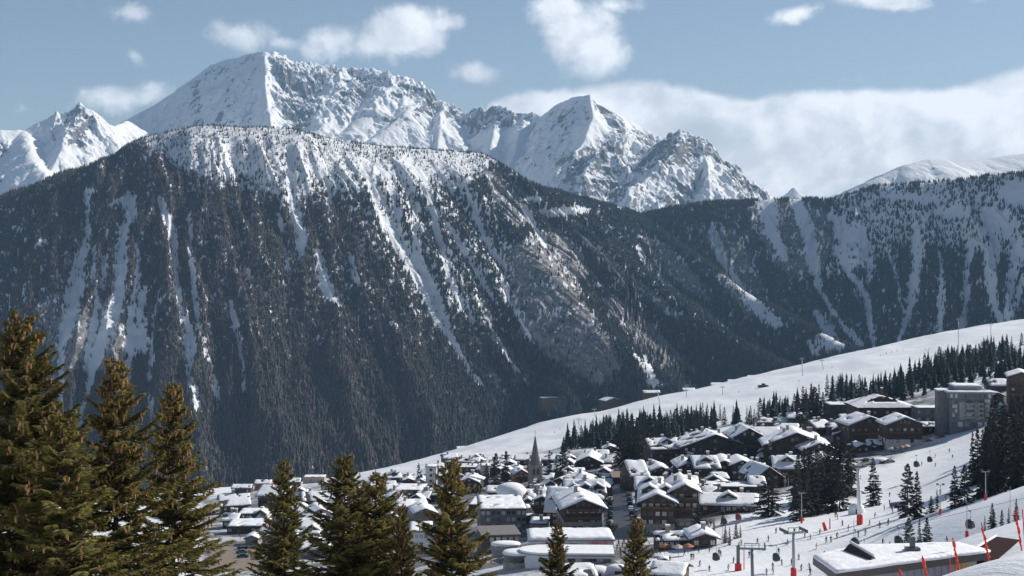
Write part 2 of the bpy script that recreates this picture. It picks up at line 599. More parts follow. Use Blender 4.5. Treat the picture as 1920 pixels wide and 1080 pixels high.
M_RIDGES = [
    ([(-420, 560, 2750), (-200, 452, 2800), (0, 372, 2850), (150, 318, 2880), (300, 252, 2900), (380, 236, 2900), (540, 242, 2960), (640, 266, 3020), (720, 275, 3090), (800, 281, 3180), (880, 285, 3280)], 0.80, 55),
    ([(880, 285, 3280), (960, 338, 3500), (1050, 362, 3650), (1150, 386, 3750), (1200, 402, 3800)], 0.72, 30),
    ([(1200, 402, 3800), (1250, 392, 3800), (1330, 379, 3780), (1450, 374, 3750), (1560, 374, 3650), (1650, 349, 3500), (1800, 338, 3300), (1920, 322, 3150), (2200, 290, 2850), (2600, 240, 2600)], 0.80, 30),
    ([(1050, 372, 3600), (1100, 430, 3330), (1190, 500, 3080), (1290, 580, 2850), (1400, 650, 2650), (1500, 700, 2480)], 0.80, 12),
    ([(1200, 412, 3760), (1290, 470, 3480), (1390, 545, 3180), (1500, 605, 2920), (1620, 665, 2680)], 0.85, 12),
    ([(1440, 400, 3680), (1500, 520, 3350), (1560, 600, 3100)], 0.95, 10),
    ([(890, 300, 3240), (960, 420, 2960), (1040, 520, 2740), (1130, 620, 2560), (1230, 705, 2430)], 0.84, 25),
]
_mu = np.concatenate([np.linspace(-0.60, -0.385, 60, endpoint=False), np.linspace(-0.385, 0.385, 1000), np.linspace(0.385, 0.60, 61)[1:]])
_my = np.concatenate([np.linspace(1960, 2100, 12, endpoint=False), np.linspace(2100, 3300, 560, endpoint=False), np.linspace(3300, 3900, 170, endpoint=False), np.linspace(3900, 4700, 40)])
MU, MY = np.meshgrid(_mu, _my)
MX = MU * MY
H, D, S, K = tents(MX, MY, M_RIDGES)
# fall-line coordinates: a fan spreading from behind the crest on the left mountain, plain bearing on the wall
fanc = px2w(330, 0, 4300)
q_left = np.arctan2(MX - fanc.x, fanc.y - MY) * 1500.0
r_left = np.hypot(MX - fanc.x, MY - fanc.y)
fanr = px2w(1650, 0, 4900)
q_right = np.arctan2(MX - fanr.x, fanr.y - MY) * 1900.0 + 9000
PX0, PY0 = to_px(MX, MY, H)
wr = sstep(MX - (px2w(1230, 0, 3000).x + (MY - 3000) * 0.16), -60, 160)
Q = q_left * (1 - wr) + q_right * wr
wq = fbm(MX / 160, MY / 160, 3, 21) * 26
amp = sstep(D, 15, 200)
flute = ridged((Q + wq) / 95.0, r_left / 900.0, 4, 31) - 0.45
fine_f = ridged((Q + wq * 0.6) / 30.0, r_left / 330.0, 4, 41) - 0.45
_calm = 1 - 0.75 * soft_poly(PX0, PY0, [(930, 470), (1010, 420), (1060, 430), (1110, 500), (1310, 700), (1130, 735), (985, 640)], 30)
H = H + amp * (flute * 54 + fine_f * 9) + fbm(MX / 45, MY / 45, 4, 51) * (4 + 5 * amp) * _calm
# valley floor
H = np.maximum(H, -640 + fbm(MX / 200, MY / 200, 3, 61) * 12)

GULLIES = [
    [(165, 372, 9), (163, 395, 5), (166, 440, 6), (152, 480, 13), (140, 540, 20), (130, 590, 16), (112, 650, 7), (116, 715, 6), (106, 780, 5)],
    [(241, 372, 16), (246, 408, 12)], [(205, 385, 5), (228, 370, 7)],
    [(232, 425, 10), (228, 490, 16), (222, 550, 12), (205, 600, 17), (190, 640, 15), (172, 690, 10), (160, 740, 5), (150, 800, 5)],
    [(193, 470, 4), (196, 500, 8), (195, 540, 4)], [(178, 455, 3), (173, 520, 4), (182, 555, 5), (175, 600, 8), (163, 660, 6), (160, 690, 5)],
    [(256, 450, 3), (258, 520, 6), (250, 560, 6), (245, 600, 8), (248, 635, 14), (241, 680, 9), (237, 720, 4)], [(270, 540, 8), (262, 580, 10), (268, 650, 13)],
    [(300, 540, 3), (286, 600, 3), (283, 640, 4), (285, 670, 7), (279, 715, 4)], [(283, 742, 6), (284, 775, 5)],
    [(300, 370, 6), (312, 400, 9), (325, 440, 8), (328, 480, 5), (332, 540, 6), (342, 590, 7), (357, 615, 9), (357, 650, 14), (352, 700, 5), (365, 730, 9), (372, 765, 5)],
    [(355, 400, 4), (358, 470, 5), (363, 540, 6), (370, 590, 5), (385, 650, 4), (400, 700, 4), (408, 745, 7)],
    [(545, 285, 10), (545, 330, 8), (547, 370, 8), (555, 400, 11), (566, 440, 12), (563, 482, 7)], [(520, 400, 5), (530, 430, 7)], [(535, 470, 4), (540, 505, 5)],
    [(597, 470, 8), (603, 515, 12), (622, 552, 12), (645, 572, 6)], [(655, 480, 5), (672, 530, 6)], [(615, 340, 6), (620, 400, 4)],
    [(430, 560, 4), (440, 600, 7), (450, 650, 4), (456, 690, 3), (455, 730, 5)], [(465, 500, 4), (470, 520, 4)],
    [(680, 300, 9), (700, 350, 12), (722, 410, 15), (755, 468, 16), (790, 515, 20), (808, 555, 20), (828, 600, 14), (850, 640, 6), (880, 690, 5), (906, 722, 4)],
    [(778, 380, 7), (777, 440, 9), (790, 500, 7)], [(730, 330, 8), (745, 400, 7), (750, 440, 5)],
    [(795, 330, 9), (810, 390, 9), (825, 450, 9), (835, 490, 7), (850, 540, 7), (870, 580, 7), (892, 604, 3)],
    [(838, 418, 5), (865, 460, 8), (885, 490, 6), (905, 530, 5), (928, 562, 4)], [(765, 300, 10), (790, 330, 8)],
    [(880, 370, 5), (897, 410, 7), (905, 440, 7), (930, 480, 7), (948, 503, 5)], [(985, 385, 6), (1000, 420, 8), (1020, 458, 5)],
    [(895, 560, 3), (925, 620, 4), (960, 680, 4), (990, 720, 3)], [(940, 520, 3), (965, 580, 3), (1000, 640, 3)],
    [(1195, 458, 6), (1216, 500, 7)], [(1230, 505, 3), (1246, 540, 4)], [(1203, 660, 5), (1214, 685, 8), (1226, 722, 11)], [(1180, 640, 3), (1205, 690, 4)],
    [(1570, 465, 13), (1585, 500, 9), (1610, 530, 9), (1624, 560, 9), (1630, 600, 8), (1640, 655, 7)], [(1622, 455, 12), (1632, 490, 10), (1630, 530, 6)],
    [(1665, 470, 5), (1680, 510, 5), (1688, 560, 4), (1695, 585, 3)], [(1718, 430, 12), (1721, 480, 16), (1711, 540, 13), (1708, 570, 11), (1700, 600, 9), (1684, 645, 6)],
    [(1762, 470, 5), (1766, 560, 8), (1760, 630, 6)], [(1820, 455, 10), (1812, 500, 8), (1813, 560, 8), (1804, 615, 6)], [(1740, 600, 4), (1742, 640, 4)],
    [(1862, 440, 22), (1857, 505, 17), (1860, 560, 11), (1876, 605, 9)], [(1908, 460, 20), (1897, 530, 13), (1888, 590, 9), (1885, 620, 8)], [(1924, 515, 9), (1906, 565, 7), (1893, 605, 6)],
    [(1492, 375, 14), (1515, 430, 17), (1526, 490, 16), (1536, 540, 7), (1560, 580, 6), (1585, 615, 9), (1615, 645, 10)], [(1530, 585, 9), (1548, 610, 14), (1572, 650, 14)],
    [(1400, 555, 8), (1425, 580, 14), (1452, 606, 14)], [(1335, 420, 6), (1352, 480, 9), (1390, 540, 6)], [(1440, 380, 20), (1445, 430, 14), (1470, 480, 8)], [(1515, 640, 7), (1530, 665, 9)],
    [(1560, 400, 8), (1575, 440, 12), (1578, 470, 10)],
]
WHITE_PATCH = [  # smooth open snow: (px, py, rx, ry)
    (168, 356, 22, 8), (1870, 420, 45, 40), (1640, 408, 22, 7), (1790, 400, 40, 14), (1740, 375, 36, 10), (1200, 380, 62, 16), (1060, 395, 60, 12), (1000, 372, 22, 8),
    (1600, 440, 26, 24), (1690, 370, 60, 8), (1900, 360, 40, 30), (1550, 640, 30, 20), (720, 320, 18, 12),
]
ROCKS = [  # bare cliffs and scree
    ([(905, 318), (940, 330), (985, 385), (1000, 420), (965, 425), (930, 385)], 8, 1.0),
    ([(930, 470), (1010, 430), (1060, 440), (1100, 500), (1095, 560), (1130, 610), (1175, 690), (1130, 735), (1060, 700), (985, 640), (945, 560)], 22, 0.72),
    ([(1040, 425), (1090, 470), (1105, 515), (1075, 520), (1040, 480)], 10, 1.0),
    ([(1125, 555), (1160, 560), (1215, 605), (1265, 655), (1310, 700), (1240, 690), (1180, 640)], 8, 1.0),
    ([(1070, 430), (1100, 440), (1180, 510), (1250, 560), (1300, 610), (1260, 600), (1170, 535)], 8, 0.6),
    ([(1200, 440), (1250, 455), (1310, 520), (1340, 570), (1290, 550), (1230, 500)], 8, 0.75),
    ([(1310, 430), (1380, 425), (1420, 500), (1440, 560), (1400, 560), (1350, 500)], 14, 0.7),
    ([(1335, 510), (1365, 515), (1400, 555), (1440, 600), (1400, 595)], 6, 0.9),
    ([(1400, 380), (1500, 378), (1560, 400), (1550, 500), (1500, 530), (1450, 500), (1420, 440)], 14, 0.85),
    ([(1560, 410), (1630, 430), (1640, 500), (1590, 520), (1560, 480)], 14, 0.6),
    ([(85, 640), (110, 590), (150, 560), (170, 600), (155, 680), (110, 740), (80, 720)], 12, 0.9),
    ([(150, 600), (180, 560), (230, 560), (240, 640), (205, 700), (160, 700)], 14, 0.85),
    ([(60, 560), (100, 540), (115, 600), (95, 660)], 14, 0.6),
    ([(330, 700), (350, 720), (345, 760), (325, 745)], 8, 0.5), ([(905, 700), (930, 690), (960, 740), (940, 750)], 8, 0.5),
    ([(275, 245), (330, 240), (345, 262), (290, 272)], 8, 0.25),
]


def masks(px, py, X, Y):
    """open snow, bare rock and how closely the trees stand, anywhere on the mountain"""
    j1 = fbm(px / 13.0, py / 26.0, 4, 71)
    j2 = fbm(px / 5.0, py / 9.0, 3, 75)
    snow = np.zeros(px.shape)
    for gl in GULLIES:
        xs, ys = [p[0] for p in gl], [p[1] for p in gl]
        m = (px > min(xs) - 45) & (px < max(xs) + 45) & (py > min(ys) - 45) & (py < max(ys) + 45)
        if not m.any():
            continue
        d, w = seg_dist(px[m] + j1[m] * 8, py[m] + j1[m] * 4, gl)
        snow[m] = np.maximum(snow[m], sstep(w * (0.80 + 0.75 * j2[m]) * np.where(px[m] > 1480, 0.82, 1.0) - d * 0.78, -2.2, 2.4))
    for (cx, cy, rx, ry) in WHITE_PATCH:
        e = 1 - np.hypot((px - cx) / rx, (py - cy) / ry)
        snow = np.maximum(snow, sstep(e + j1 * 0.55 + j2 * 0.3, 0.0, 0.25))
    rock = np.zeros(px.shape)
    for poly, fe, w in ROCKS:
        rock = np.maximum(rock, w * soft_poly(px + j1 * 14, py + j1 * 10, poly, fe))
    # the open top of the mountain
    crest = np.interp(px, [-300, 225, 290, 380, 450, 560, 620, 690, 760, 880, 920, 1000], [0, 240, 285, 330, 350, 372, 350, 345, 360, 345, 300, 0])
    top = sstep(crest - py + j1 * 30 + j2 * 12, -34, 20) * (px < 960)
    # half open, streaky middle (right of the dense brown wood)
    mid = soft_poly(px + j1 * 25, py + j1 * 25, [(560, 300), (900, 290), (960, 470), (960, 560), (880, 600), (780, 560), (700, 470), (640, 400)], 40)
    midl = soft_poly(px + j1 * 25, py + j1 * 20, [(-20, 420), (110, 400), (130, 560), (60, 600), (-20, 590)], 25) * 0.8
    midr = soft_poly(px + j1 * 18, py + j1 * 18, [(1560, 350), (1940, 320), (1940, 480), (1700, 460), (1560, 520)], 25)
    return snow, np.clip(rock, 0, 1), top, mid, midl, midr, j1, j2


PX, PY = to_px(MX, MY, H)
snow, rock, top, mid, midl, midr, j1, j2 = masks(PX, PY, MX, MY)
H = H - snow * 7.0 * amp
# crags where the rock is bare
cliff = (ridged(MX / 26, MY / 26, 4, 81) - 0.5) * 12 * wr + (ridged(Q / 15.0, r_left / 420.0, 3, 83) - 0.5) * 8 * (1 - wr)
H = H + rock * (1 - snow) * cliff
speck = np.maximum.reduce([sstep(j2 + j1 * 0.6 + 0.10, 0.0, 0.25) * mid, sstep(j1 + j2 * 0.5, 0.05, 0.3) * midl, sstep(j2 + j1 * .5 + 0.45, 0.0, 0.25) * midr, sstep(j2 + 0.55, 0, 0.2) * top,
                           sstep(j2 + 0.9 * j1, 0.16, 0.40) * sstep(740 - PY, 0, 150) * 0.9])
cover = np.clip(np.maximum(snow, speck), 0, 1)
warm = sstep(760 - PX + (PY - 430) * 0.35 + j1 * 120, -160, 260)

rib_a = sstep(ridged(Q / 10.0 + j1 * 0.5, r_left / 260.0, 3, 87), 0.55, 0.9) * (1 - wr)
mount_mat, g, b = new_mat('mountainside')
geo = g.new('ShaderNodeNewGeometry')
P_ = geo.outputs['Position']
cov_a, rock_a, warm_a = g.attr('cover'), g.attr('rock'), g.attr('warm')
nn = g.noise(P_, 0.05, 7, 0.68)
nf = g.noise(P_, 0.16, 6, 0.7)
strat = g.noise(g.mapping(P_, (0, 0, 0), (R(8), R(-14), 0), (0.03, 0.03, 0.09)), 1.0, 6, 0.62, 0.5)
soil = g.mix(warm_a, (0.075, 0.08, 0.078), (0.10, 0.082, 0.07))
soil = g.mix(g.smooth(nf, 0.3, 0.7), soil, (0.13, 0.12, 0.11))
rk = g.mix(g.smooth(strat, 0.3, 0.68), (0.10, 0.10, 0.103), (0.29, 0.275, 0.27))
rk = g.mix(g.smooth(nf, 0.45, 0.7, 0, 0.55), rk, (0.09, 0.085, 0.08))
rk = g.mix(g.math('MULTIPLY', g.attr('rib'), 0.7), rk, (0.40, 0.37, 0.35))
base = g.mix(g.smooth(g.math('ADD', rock_a, g.math('MULTIPLY', g.math('SUBTRACT', nn, 0.5), 0.8)), 0.25, 0.6), soil, rk)
# snow lies on ledges of the rock and in the gullies
sepn = g.new('ShaderNodeSeparateXYZ')
g.l.new(geo.outputs['Normal'], sepn.inputs[0])
ledge = g.math('MULTIPLY', g.smooth(g.math('ADD', sepn.outputs[2], g.math('MULTIPLY', g.math('SUBTRACT', nf, 0.5), 0.9)), 0.72, 0.95), g.math('MULTIPLY', rock_a, 0.5))
dust = g.smooth(g.noise(P_, 0.11, 7, 0.72), 0.53, 0.66, 0, 0.62)
sm = g.smooth(g.math('ADD', g.math('MAXIMUM', cov_a, g.math('MAXIMUM', ledge, dust)), g.math('MULTIPLY', g.math('SUBTRACT', nf, 0.5), 0.7)), 0.38, 0.62)
colr = g.mix(sm, base, (0.80, 0.82, 0.85))
g.l.new(colr, b.inputs['Base Color'])
b.inputs['Roughness'].default_value = 0.85
b.inputs['Specular IOR Level'].default_value = 0.1
bp = g.new('ShaderNodeBump')
bp.inputs['Strength'].default_value = 0.6
bp.inputs['Distance'].default_value = 6.0
g.l.new(g.math('ADD', nf, g.math('MULTIPLY', strat, 0.7)), bp.inputs['Height'])
g.l.new(bp.outputs[0], b.inputs['Normal'])
me = raw_mesh('mountainside', np.stack([MX, MY, H], -1).reshape(-1, 3), grid_faces(*MX.shape), [mount_mat], True, attrs={'cover': cover, 'rock': rock, 'warm': warm, 'rib': rib_a})
o = link(bpy.data.objects.new('mountain', me))
tag(o, 'steep forested mountainside with snow filled gullies and bare cliffs', 'mountain', kind='structure')

# how likely a tree stands at each grid point
dens = np.ones(PX.shape)
dens = np.where(top > 0, dens * (1 - top * np.clip(0.80 - 0.35 * (j1 > 0.2), 0, 1)), dens)
dens *= 1 - 0.62 * mid * sstep(j2 + j1 * 0.6 + 0.25, 0.0, 0.3)
dens *= 1 - 0.6 * midl * sstep(j1 + j2 * 0.5 + 0.1, 0.05, 0.3)
dens *= 1 - 0.80 * midr * sstep(j2 + j1 * 0.5 + 0.30, 0.0, 0.3)
dens *= 1 - 0.97 * snow
dens *= 1 - 0.75 * sstep(j2 + 0.9 * j1, 0.16, 0.40) * sstep(740 - PY, 0, 150)
dens *= 1 - 0.95 * sstep(rock + 0.25 * j2, 0.25, 0.6)
dens *= 0.55 + 0.45 * sstep(j1 * 1.2 + 0.5, 0, 0.5)
dens *= 1 - 0.55 * sstep(PX, 1500, 1600) * sstep(470 - PY, 0, 60) * sstep(j2 + j1, -0.3, 0.1)
M_DENS, M_H, M_WARM = dens, H, warm
# ------------------------------------------------------------------ the snow peaks far behind
F_RIDGES = [
    # left peak and its shoulders
    ([(-500, 300, 7600), (-200, 270, 7600), (0, 245, 7700), (45, 244, 7800), (100, 216, 7900), (150, 196, 8000), (185, 226, 8100), (215, 237, 8300), (240, 226, 8600)], 0.95, 15),
    ([(150, 196, 8000), (135, 240, 7700), (110, 290, 7400), (90, 330, 7200)], 0.9, 10),
    ([(45, 244, 7800), (60, 300, 7300), (95, 340, 6900)], 0.8, 30),
    # the great massif
    ([(215, 237, 10900), (300, 191, 10450), (350, 156, 10100), (400, 119, 9750), (440, 108, 9520), (497, 95, 9250), (560, 116, 9450), (640, 128, 9600), (700, 130, 9650), (740, 140, 9600), (765, 160, 9600), (800, 181, 9650), (830, 193, 9600), (870, 206, 9450), (930, 203, 9300), (980, 207, 9150), (1010, 217, 9100)], 1.12, 12),
    ([(497, 95, 9250), (497, 150, 8900), (503, 200, 8600), (512, 260, 8300), (525, 340, 7900)], 1.1, 6),
    ([(385, 135, 9850), (375, 180, 9400), (371, 235, 9050), (350, 300, 8600)], 1.3, 5),
    ([(640, 128, 9600), (610, 190, 9000), (600, 240, 8600), (590, 300, 8200)], 0.9, 70),
    ([(740, 140, 9600), (700, 200, 9000), (660, 240, 8700), (640, 320, 8200)], 0.9, 60),
    ([(765, 160, 9600), (760, 215, 8950), (700, 260, 8600), (690, 320, 8200)], 0.9, 40),
    ([(830, 193, 9600), (825, 235, 8950), (820, 275, 8700), (830, 330, 8300)], 0.9, 10),
    ([(930, 203, 9300), (925, 250, 8900), (915, 300, 8500)], 0.95, 8),
    ([(980, 207, 9150), (975, 250, 8800), (965, 290, 8500), (945, 330, 8200)], 1.0, 8),
    # the middle peak
    ([(990, 240, 9300), (1045, 196, 8900), (1075, 183, 8650), (1105, 178, 8350), (1130, 201, 8500), (1165, 218, 8600), (1205, 238, 8700), (1245, 268, 8800)], 1.1, 10),
    ([(1105, 178, 8350), (1112, 220, 8050), (1095, 265, 7750), (1070, 300, 7500), (1055, 350, 7200), (1050, 400, 7000)], 1.1, 6),
    ([(1165, 218, 8600), (1180, 260, 8150), (1150, 300, 7800)], 1.0, 8),
    # rocky buttress before it
    ([(1135, 272, 7300), (1100, 310, 7050), (1085, 360, 6800), (1090, 410, 6500)], 1.15, 6),
    ([(1135, 272, 7300), (1180, 320, 7150), (1200, 330, 7050)], 1.0, 8),
    # the rocky peak on the right
    ([(1200, 300, 7900), (1245, 262, 7600), (1276, 239, 7400), (1312, 257, 7420), (1335, 290, 7450), (1382, 314, 7500), (1420, 346, 7550), (1450, 371, 7600), (1500, 400, 7650)], 1.15, 6),
    ([(1276, 239, 7400), (1268, 275, 7150), (1235, 310, 6900), (1190, 345, 6650), (1160, 390, 6400)], 1.15, 6),
    ([(1312, 257, 7420), (1325, 300, 7150), (1330, 345, 6850), (1330, 400, 6550)], 1.1, 6),
    ([(1210, 318, 6900), (1215, 350, 6700), (1240, 400, 6400)], 1.1, 6),
    # low snowy rise before it and the tip behind the wood
    ([(1450, 385, 8800), (1488, 352, 8900), (1515, 378, 9000)], 1.1, 8),
    # the pale ridge at the right
    ([(1560, 376, 7600), (1650, 333, 7700), (1700, 309, 7800), (1738, 299, 7900), (1765, 298, 7950), (1782, 309, 8000), (1850, 296, 8200), (1920, 288, 8300), (2200, 262, 8500), (2600, 240, 8500)], 0.62, 40),
]
_fu = np.concatenate([np.linspace(-0.60, -0.385, 40, endpoint=False), np.linspace(-0.385, 0.30, 1150), np.linspace(0.30, 0.60, 150)[1:]])
_fy = np.concatenate([np.linspace(5600, 6600, 80, endpoint=False), np.linspace(6600, 9600, 560, endpoint=False), np.linspace(9600, 11300, 90)])
FU, FY = np.meshgrid(_fu, _fy)
FX = FU * FY
wx = fbm(FX / 420, FY / 420, 4, 101) * 110
wy = fbm(FX / 420, FY / 420, 4, 103) * 110
H0, D0, S0, K0 = tents(FX, FY, F_RIDGES)
H1, D1, S1, K1 = tents(FX + wx, FY + wy, F_RIDGES)
wd = sstep(D0, 20, 260)
H = H0 * (1 - wd) + H1 * wd
D = D0 * (1 - wd) + D1 * wd
am = sstep(D, 4, 160)
rib = ridged((S1 + wx * 0.5) / 120.0, D1 / 520.0 + K1 * 3.3, 5, 111) - 0.45
rib2 = ridged(FX / 150 + wx / 300, FY / 190, 5, 121) - 0.45
cragg = ridged(FX / 52, FY / 62, 4, 131) - 0.45
craggy = 0.35 + 0.65 * sstep(fbm(FX / 500, FY / 500, 3, 141), -0.25, 0.3)
PXf, PYf = to_px(FX, FY, H)
pale = sstep(PXf, 1520, 1580)                                  # the smooth ridge at the right
buttress = np.maximum.reduce([soft_poly(PXf, PYf, [(1040, 300), (1135, 265), (1330, 235), (1460, 380), (1040, 420)], 25),
                              soft_poly(PXf, PYf, [(500, 90), (760, 130), (840, 195), (700, 200), (560, 250), (505, 200)], 20),
                              soft_poly(PXf, PYf, [(100, 210), (150, 190), (185, 230), (170, 270), (110, 280)], 12),
                              soft_poly(PXf, PYf, [(800, 185), (1010, 205), (1000, 240), (900, 250), (810, 225)], 12)])
H = H + am * (rib * 95 + rib2 * 60) * (1 - 0.7 * pale) * (0.45 + 0.75 * buttress) + (0.25 + 0.75 * am) * cragg * 24 * np.maximum(craggy * 0.5, buttress) * (1 - 0.8 * pale)
H = H + fbm(FX / 30, FY / 36, 3, 151) * 7 * (0.3 + buttress) + (1 - am) * (ridged(FX / 120, FY / 300, 5, 155) - 0.5) * 48 * (0.25 + buttress) * (1 - pale)
H = np.maximum(H, -300)
PXf, PYf = to_px(FX, FY, H)
jj = fbm(PXf / 16, PYf / 10, 4, 161)
rockm = np.zeros(PXf.shape)
for poly, fe, w in [
    ([(1050, 290), (1140, 262), (1180, 300), (1140, 340), (1090, 400), (1040, 390)], 16, 0.6),
    ([(1215, 280), (1276, 232), (1316, 250), (1345, 295), (1300, 300), (1270, 320), (1230, 310)], 10, 0.8),
    ([(1145, 330), (1220, 290), (1250, 330), (1300, 400), (1130, 400)], 18, 0.35),
    ([(1320, 260), (1460, 372), (1430, 372), (1340, 310)], 9, 0.6),
    ([(1105, 178), (1250, 262), (1230, 275), (1160, 250), (1110, 215)], 9, 0.5),
    ([(1010, 210), (1105, 176), (1115, 230), (1060, 245)], 12, 0.5),
    ([(505, 95), (760, 150), (800, 190), (770, 190), (700, 170), (620, 200), (560, 190), (520, 170)], 16, 0.42),
    ([(530, 170), (570, 200), (600, 250), (560, 245)], 12, 0.7), ([(340, 150), (400, 115), (490, 95), (480, 125), (400, 140), (350, 170)], 10, 0.5),
    ([(715, 225), (770, 205), (830, 190), (800, 210), (745, 240)], 8, 0.8), ([(830, 195), (1000, 205), (985, 235), (930, 240), (870, 235), (835, 225)], 8, 0.7),
    ([(118, 205), (150, 192), (180, 228), (160, 250), (150, 275), (130, 270)], 8, 0.8), ([(-10, 255), (20, 262), (20, 300), (-10, 320)], 10, 0.7),
    ([(1690, 320), (1740, 296), (1768, 296), (1770, 308), (1730, 318), (1700, 330)], 6, 0.85), ([(360, 150), (375, 160), (380, 230), (362, 240)], 4, 0.6),
]:
    rockm = np.maximum(rockm, w * soft_poly(PXf + jj * 14, PYf + jj * 10, poly, fe))

peak_mat, g, b = new_mat('snowy_rock')
geo = g.new('ShaderNodeNewGeometry')
P_ = geo.outputs['Position']
sepn = g.new('ShaderNodeSeparateXYZ')
g.l.new(geo.outputs['Normal'], sepn.inputs[0])
ra = g.attr('rock')
n1 = g.noise(P_, 0.012, 8, 0.66)
n2 = g.noise(P_, 0.045, 7, 0.68)
strat = g.noise(g.mapping(P_, (0, 0, 0), (R(10), R(22), 0), (0.004, 0.004, 0.05)), 1.0, 6, 0.6, 0.6)
rk = g.mix(g.smooth(strat, 0.3, 0.7), (0.10, 0.10, 0.105), (0.27, 0.26, 0.255))
steep = g.math('SUBTRACT', 1.0, sepn.outputs[2])
v = g.math('ADD', g.math('MULTIPLY', steep, 1.0), g.math('MULTIPLY', g.math('SUBTRACT', n1, 0.5), 0.55))
v = g.math('ADD', v, g.math('MULTIPLY', g.math('SUBTRACT', n2, 0.5), 0.75))
v = g.math('ADD', v, g.math('MULTIPLY', g.math('SUBTRACT', g.noise(P_, 0.13, 6, 0.7), 0.5), 0.55))
strk = g.noise(g.mapping(P_, (0, 0, 0), (0, R(35), 0), (0.03, 0.01, 0.004)), 1.0, 6, 0.66, 0.4)
v = g.math('ADD', v, g.math('MULTIPLY', g.math('SUBTRACT', strk, 0.5), 0.55))
v = g.math('ADD', v, g.math('MULTIPLY', ra, 0.36))
rm = g.smooth(v, 0.57, 0.645)
colr = g.mix(rm, g.mix(g.smooth(n1, 0.3, 0.7), (0.86, 0.87, 0.885), (0.90, 0.905, 0.91)), rk)
g.l.new(colr, b.inputs['Base Color'])
b.inputs['Roughness'].default_value = 0.8
b.inputs['Specular IOR Level'].default_value = 0.1
bp = g.new('ShaderNodeBump')
bp.inputs['Strength'].default_value = 0.7
bp.inputs['Distance'].default_value = 34.0
g.l.new(g.math('ADD', g.math('MULTIPLY', n2, rm), g.math('MULTIPLY', n2, 0.22)), bp.inputs['Height'])
g.l.new(bp.outputs[0], b.inputs['Normal'])
me = raw_mesh('peaks', np.stack([FX, FY, H], -1).reshape(-1, 3), grid_faces(*FX.shape), [peak_mat], True, attrs={'rock': rockm})
o = link(bpy.data.objects.new('mountain', me))
tag(o, 'jagged snow covered peaks with dark rock faces below the clouds', 'mountain', kind='structure')
# ------------------------------------------------------------------ the wood on the mountain: too many to count, one object
def merged_trees(pos, hgt, rad, rot, tint, seed, tiers=3, sides=5):
    """small conifers merged into arrays: ragged stacked skirts; tint is carried per vertex"""
    rng = np.random.default_rng(seed)
    n = len(pos)
    V, F, T = [], [], []
    off = 0
    for t in range(tiers):
        f0 = 0.06 + t * (0.80 / tiers)
        f1 = min(1.0, f0 + 1.25 / tiers) if t < tiers - 1 else 1.0
        rr = rad * (1 - t / tiers) ** 0.85
        ang = rot[:, None] + np.arange(sides)[None] * 2 * np.pi / sides + t * 0.6
        jr = rr[:, None] * rng.uniform(0.65, 1.25, (n, sides))
        jz = hgt[:, None] * (f0 + rng.uniform(-0.05, 0.05, (n, sides)))
        ring = np.stack([pos[:, None, 0] + np.cos(ang) * jr, pos[:, None, 1] + np.sin(ang) * jr, pos[:, None, 2] + jz], -1)
        apex = np.stack([pos[:, 0], pos[:, 1], pos[:, 2] + hgt * f1], -1)[:, None]
        V.append(np.concatenate([ring, apex], 1).reshape(-1, 3))
        base = off + np.arange(n)[:, None] * (sides + 1)
        i = np.arange(sides)
        F.append(np.stack([base + i, base + (i + 1) % sides, np.broadcast_to(base + sides, (n, sides))], -1).reshape(-1, 3))
        T.append(np.repeat(tint, sides + 1))
        off += n * (sides + 1)
    return np.concatenate(V), np.concatenate(F), np.concatenate(T)


wood_mat, g, b = new_mat('far_conifers')
tint = g.attr('tint')
ramp = g.new('ShaderNodeValToRGB')
g.l.new(tint, ramp.inputs[0])
e = ramp.color_ramp.elements
e[0].position, e[0].color = 0.0, (0.034, 0.048, 0.052, 1)
e[1].position, e[1].color = 1.0, (0.125, 0.102, 0.094, 1)
for p_, c_ in ((0.35, (0.052, 0.063, 0.064, 1)), (0.6, (0.088, 0.08, 0.079, 1))):
    q_ = e.new(p_)
    q_.color = c_
g.l.new(ramp.outputs[0], b.inputs['Base Color'])
b.inputs['Roughness'].default_value = 0.9
b.inputs['Specular IOR Level'].default_value = 0.05

N_TRY = 500000
ru = RNG.uniform(-0.40, 0.40, N_TRY)
ry = np.sqrt(RNG.uniform(2060.0 ** 2, 3900.0 ** 2, N_TRY))
ii = np.clip(np.interp(ru, _mu, np.arange(len(_mu))), 0, len(_mu) - 1.001)
jy = np.clip(np.interp(ry, _my, np.arange(len(_my))), 0, len(_my) - 1.001)
i0, j0 = ii.astype(int), jy.astype(int)
fi, fj = ii - i0, jy - j0


def bil(A):
    return (A[j0, i0] * (1 - fi) + A[j0, i0 + 1] * fi) * (1 - fj) + (A[j0 + 1, i0] * (1 - fi) + A[j0 + 1, i0 + 1] * fi) * fj


dn, hz, wm = bil(M_DENS), bil(M_H), bil(M_WARM)
tpx, tpy = to_px(ru * ry, ry, hz)
near_hotel = ((np.abs(tpx - 1036) < 26) & (np.abs(tpy - 762) < 15)) | ((np.abs(tpx - 1150) < 22) & (np.abs(tpy - 764) < 16))
keep = ~near_hotel & (RNG.uniform(0, 1, N_TRY) < dn) & (hz > -560) & (tpy < 960)
tx, ty, tz, wm = (ru * ry)[keep], ry[keep], hz[keep], wm[keep]
tpx, tpy = tpx[keep], tpy[keep]
n = len(tx)
th = RNG.uniform(4.5, 11.5, n) * (1 + 0.35 * sstep(tpy, 600, 850)) * np.where(tpy < 330, 0.75, 1.0)
trd = th * RNG.uniform(0.15, 0.28, n)
tint_v = np.clip(wm * 0.62 + RNG.normal(0, 0.2, n) + 0.16 * fbm(tx / 120, ty / 120, 3, 171), 0, 1)
V, F, T = merged_trees(np.stack([tx, ty, tz - 0.6], -1), th, trd, RNG.uniform(0, 6.28, n), tint_v, 5)
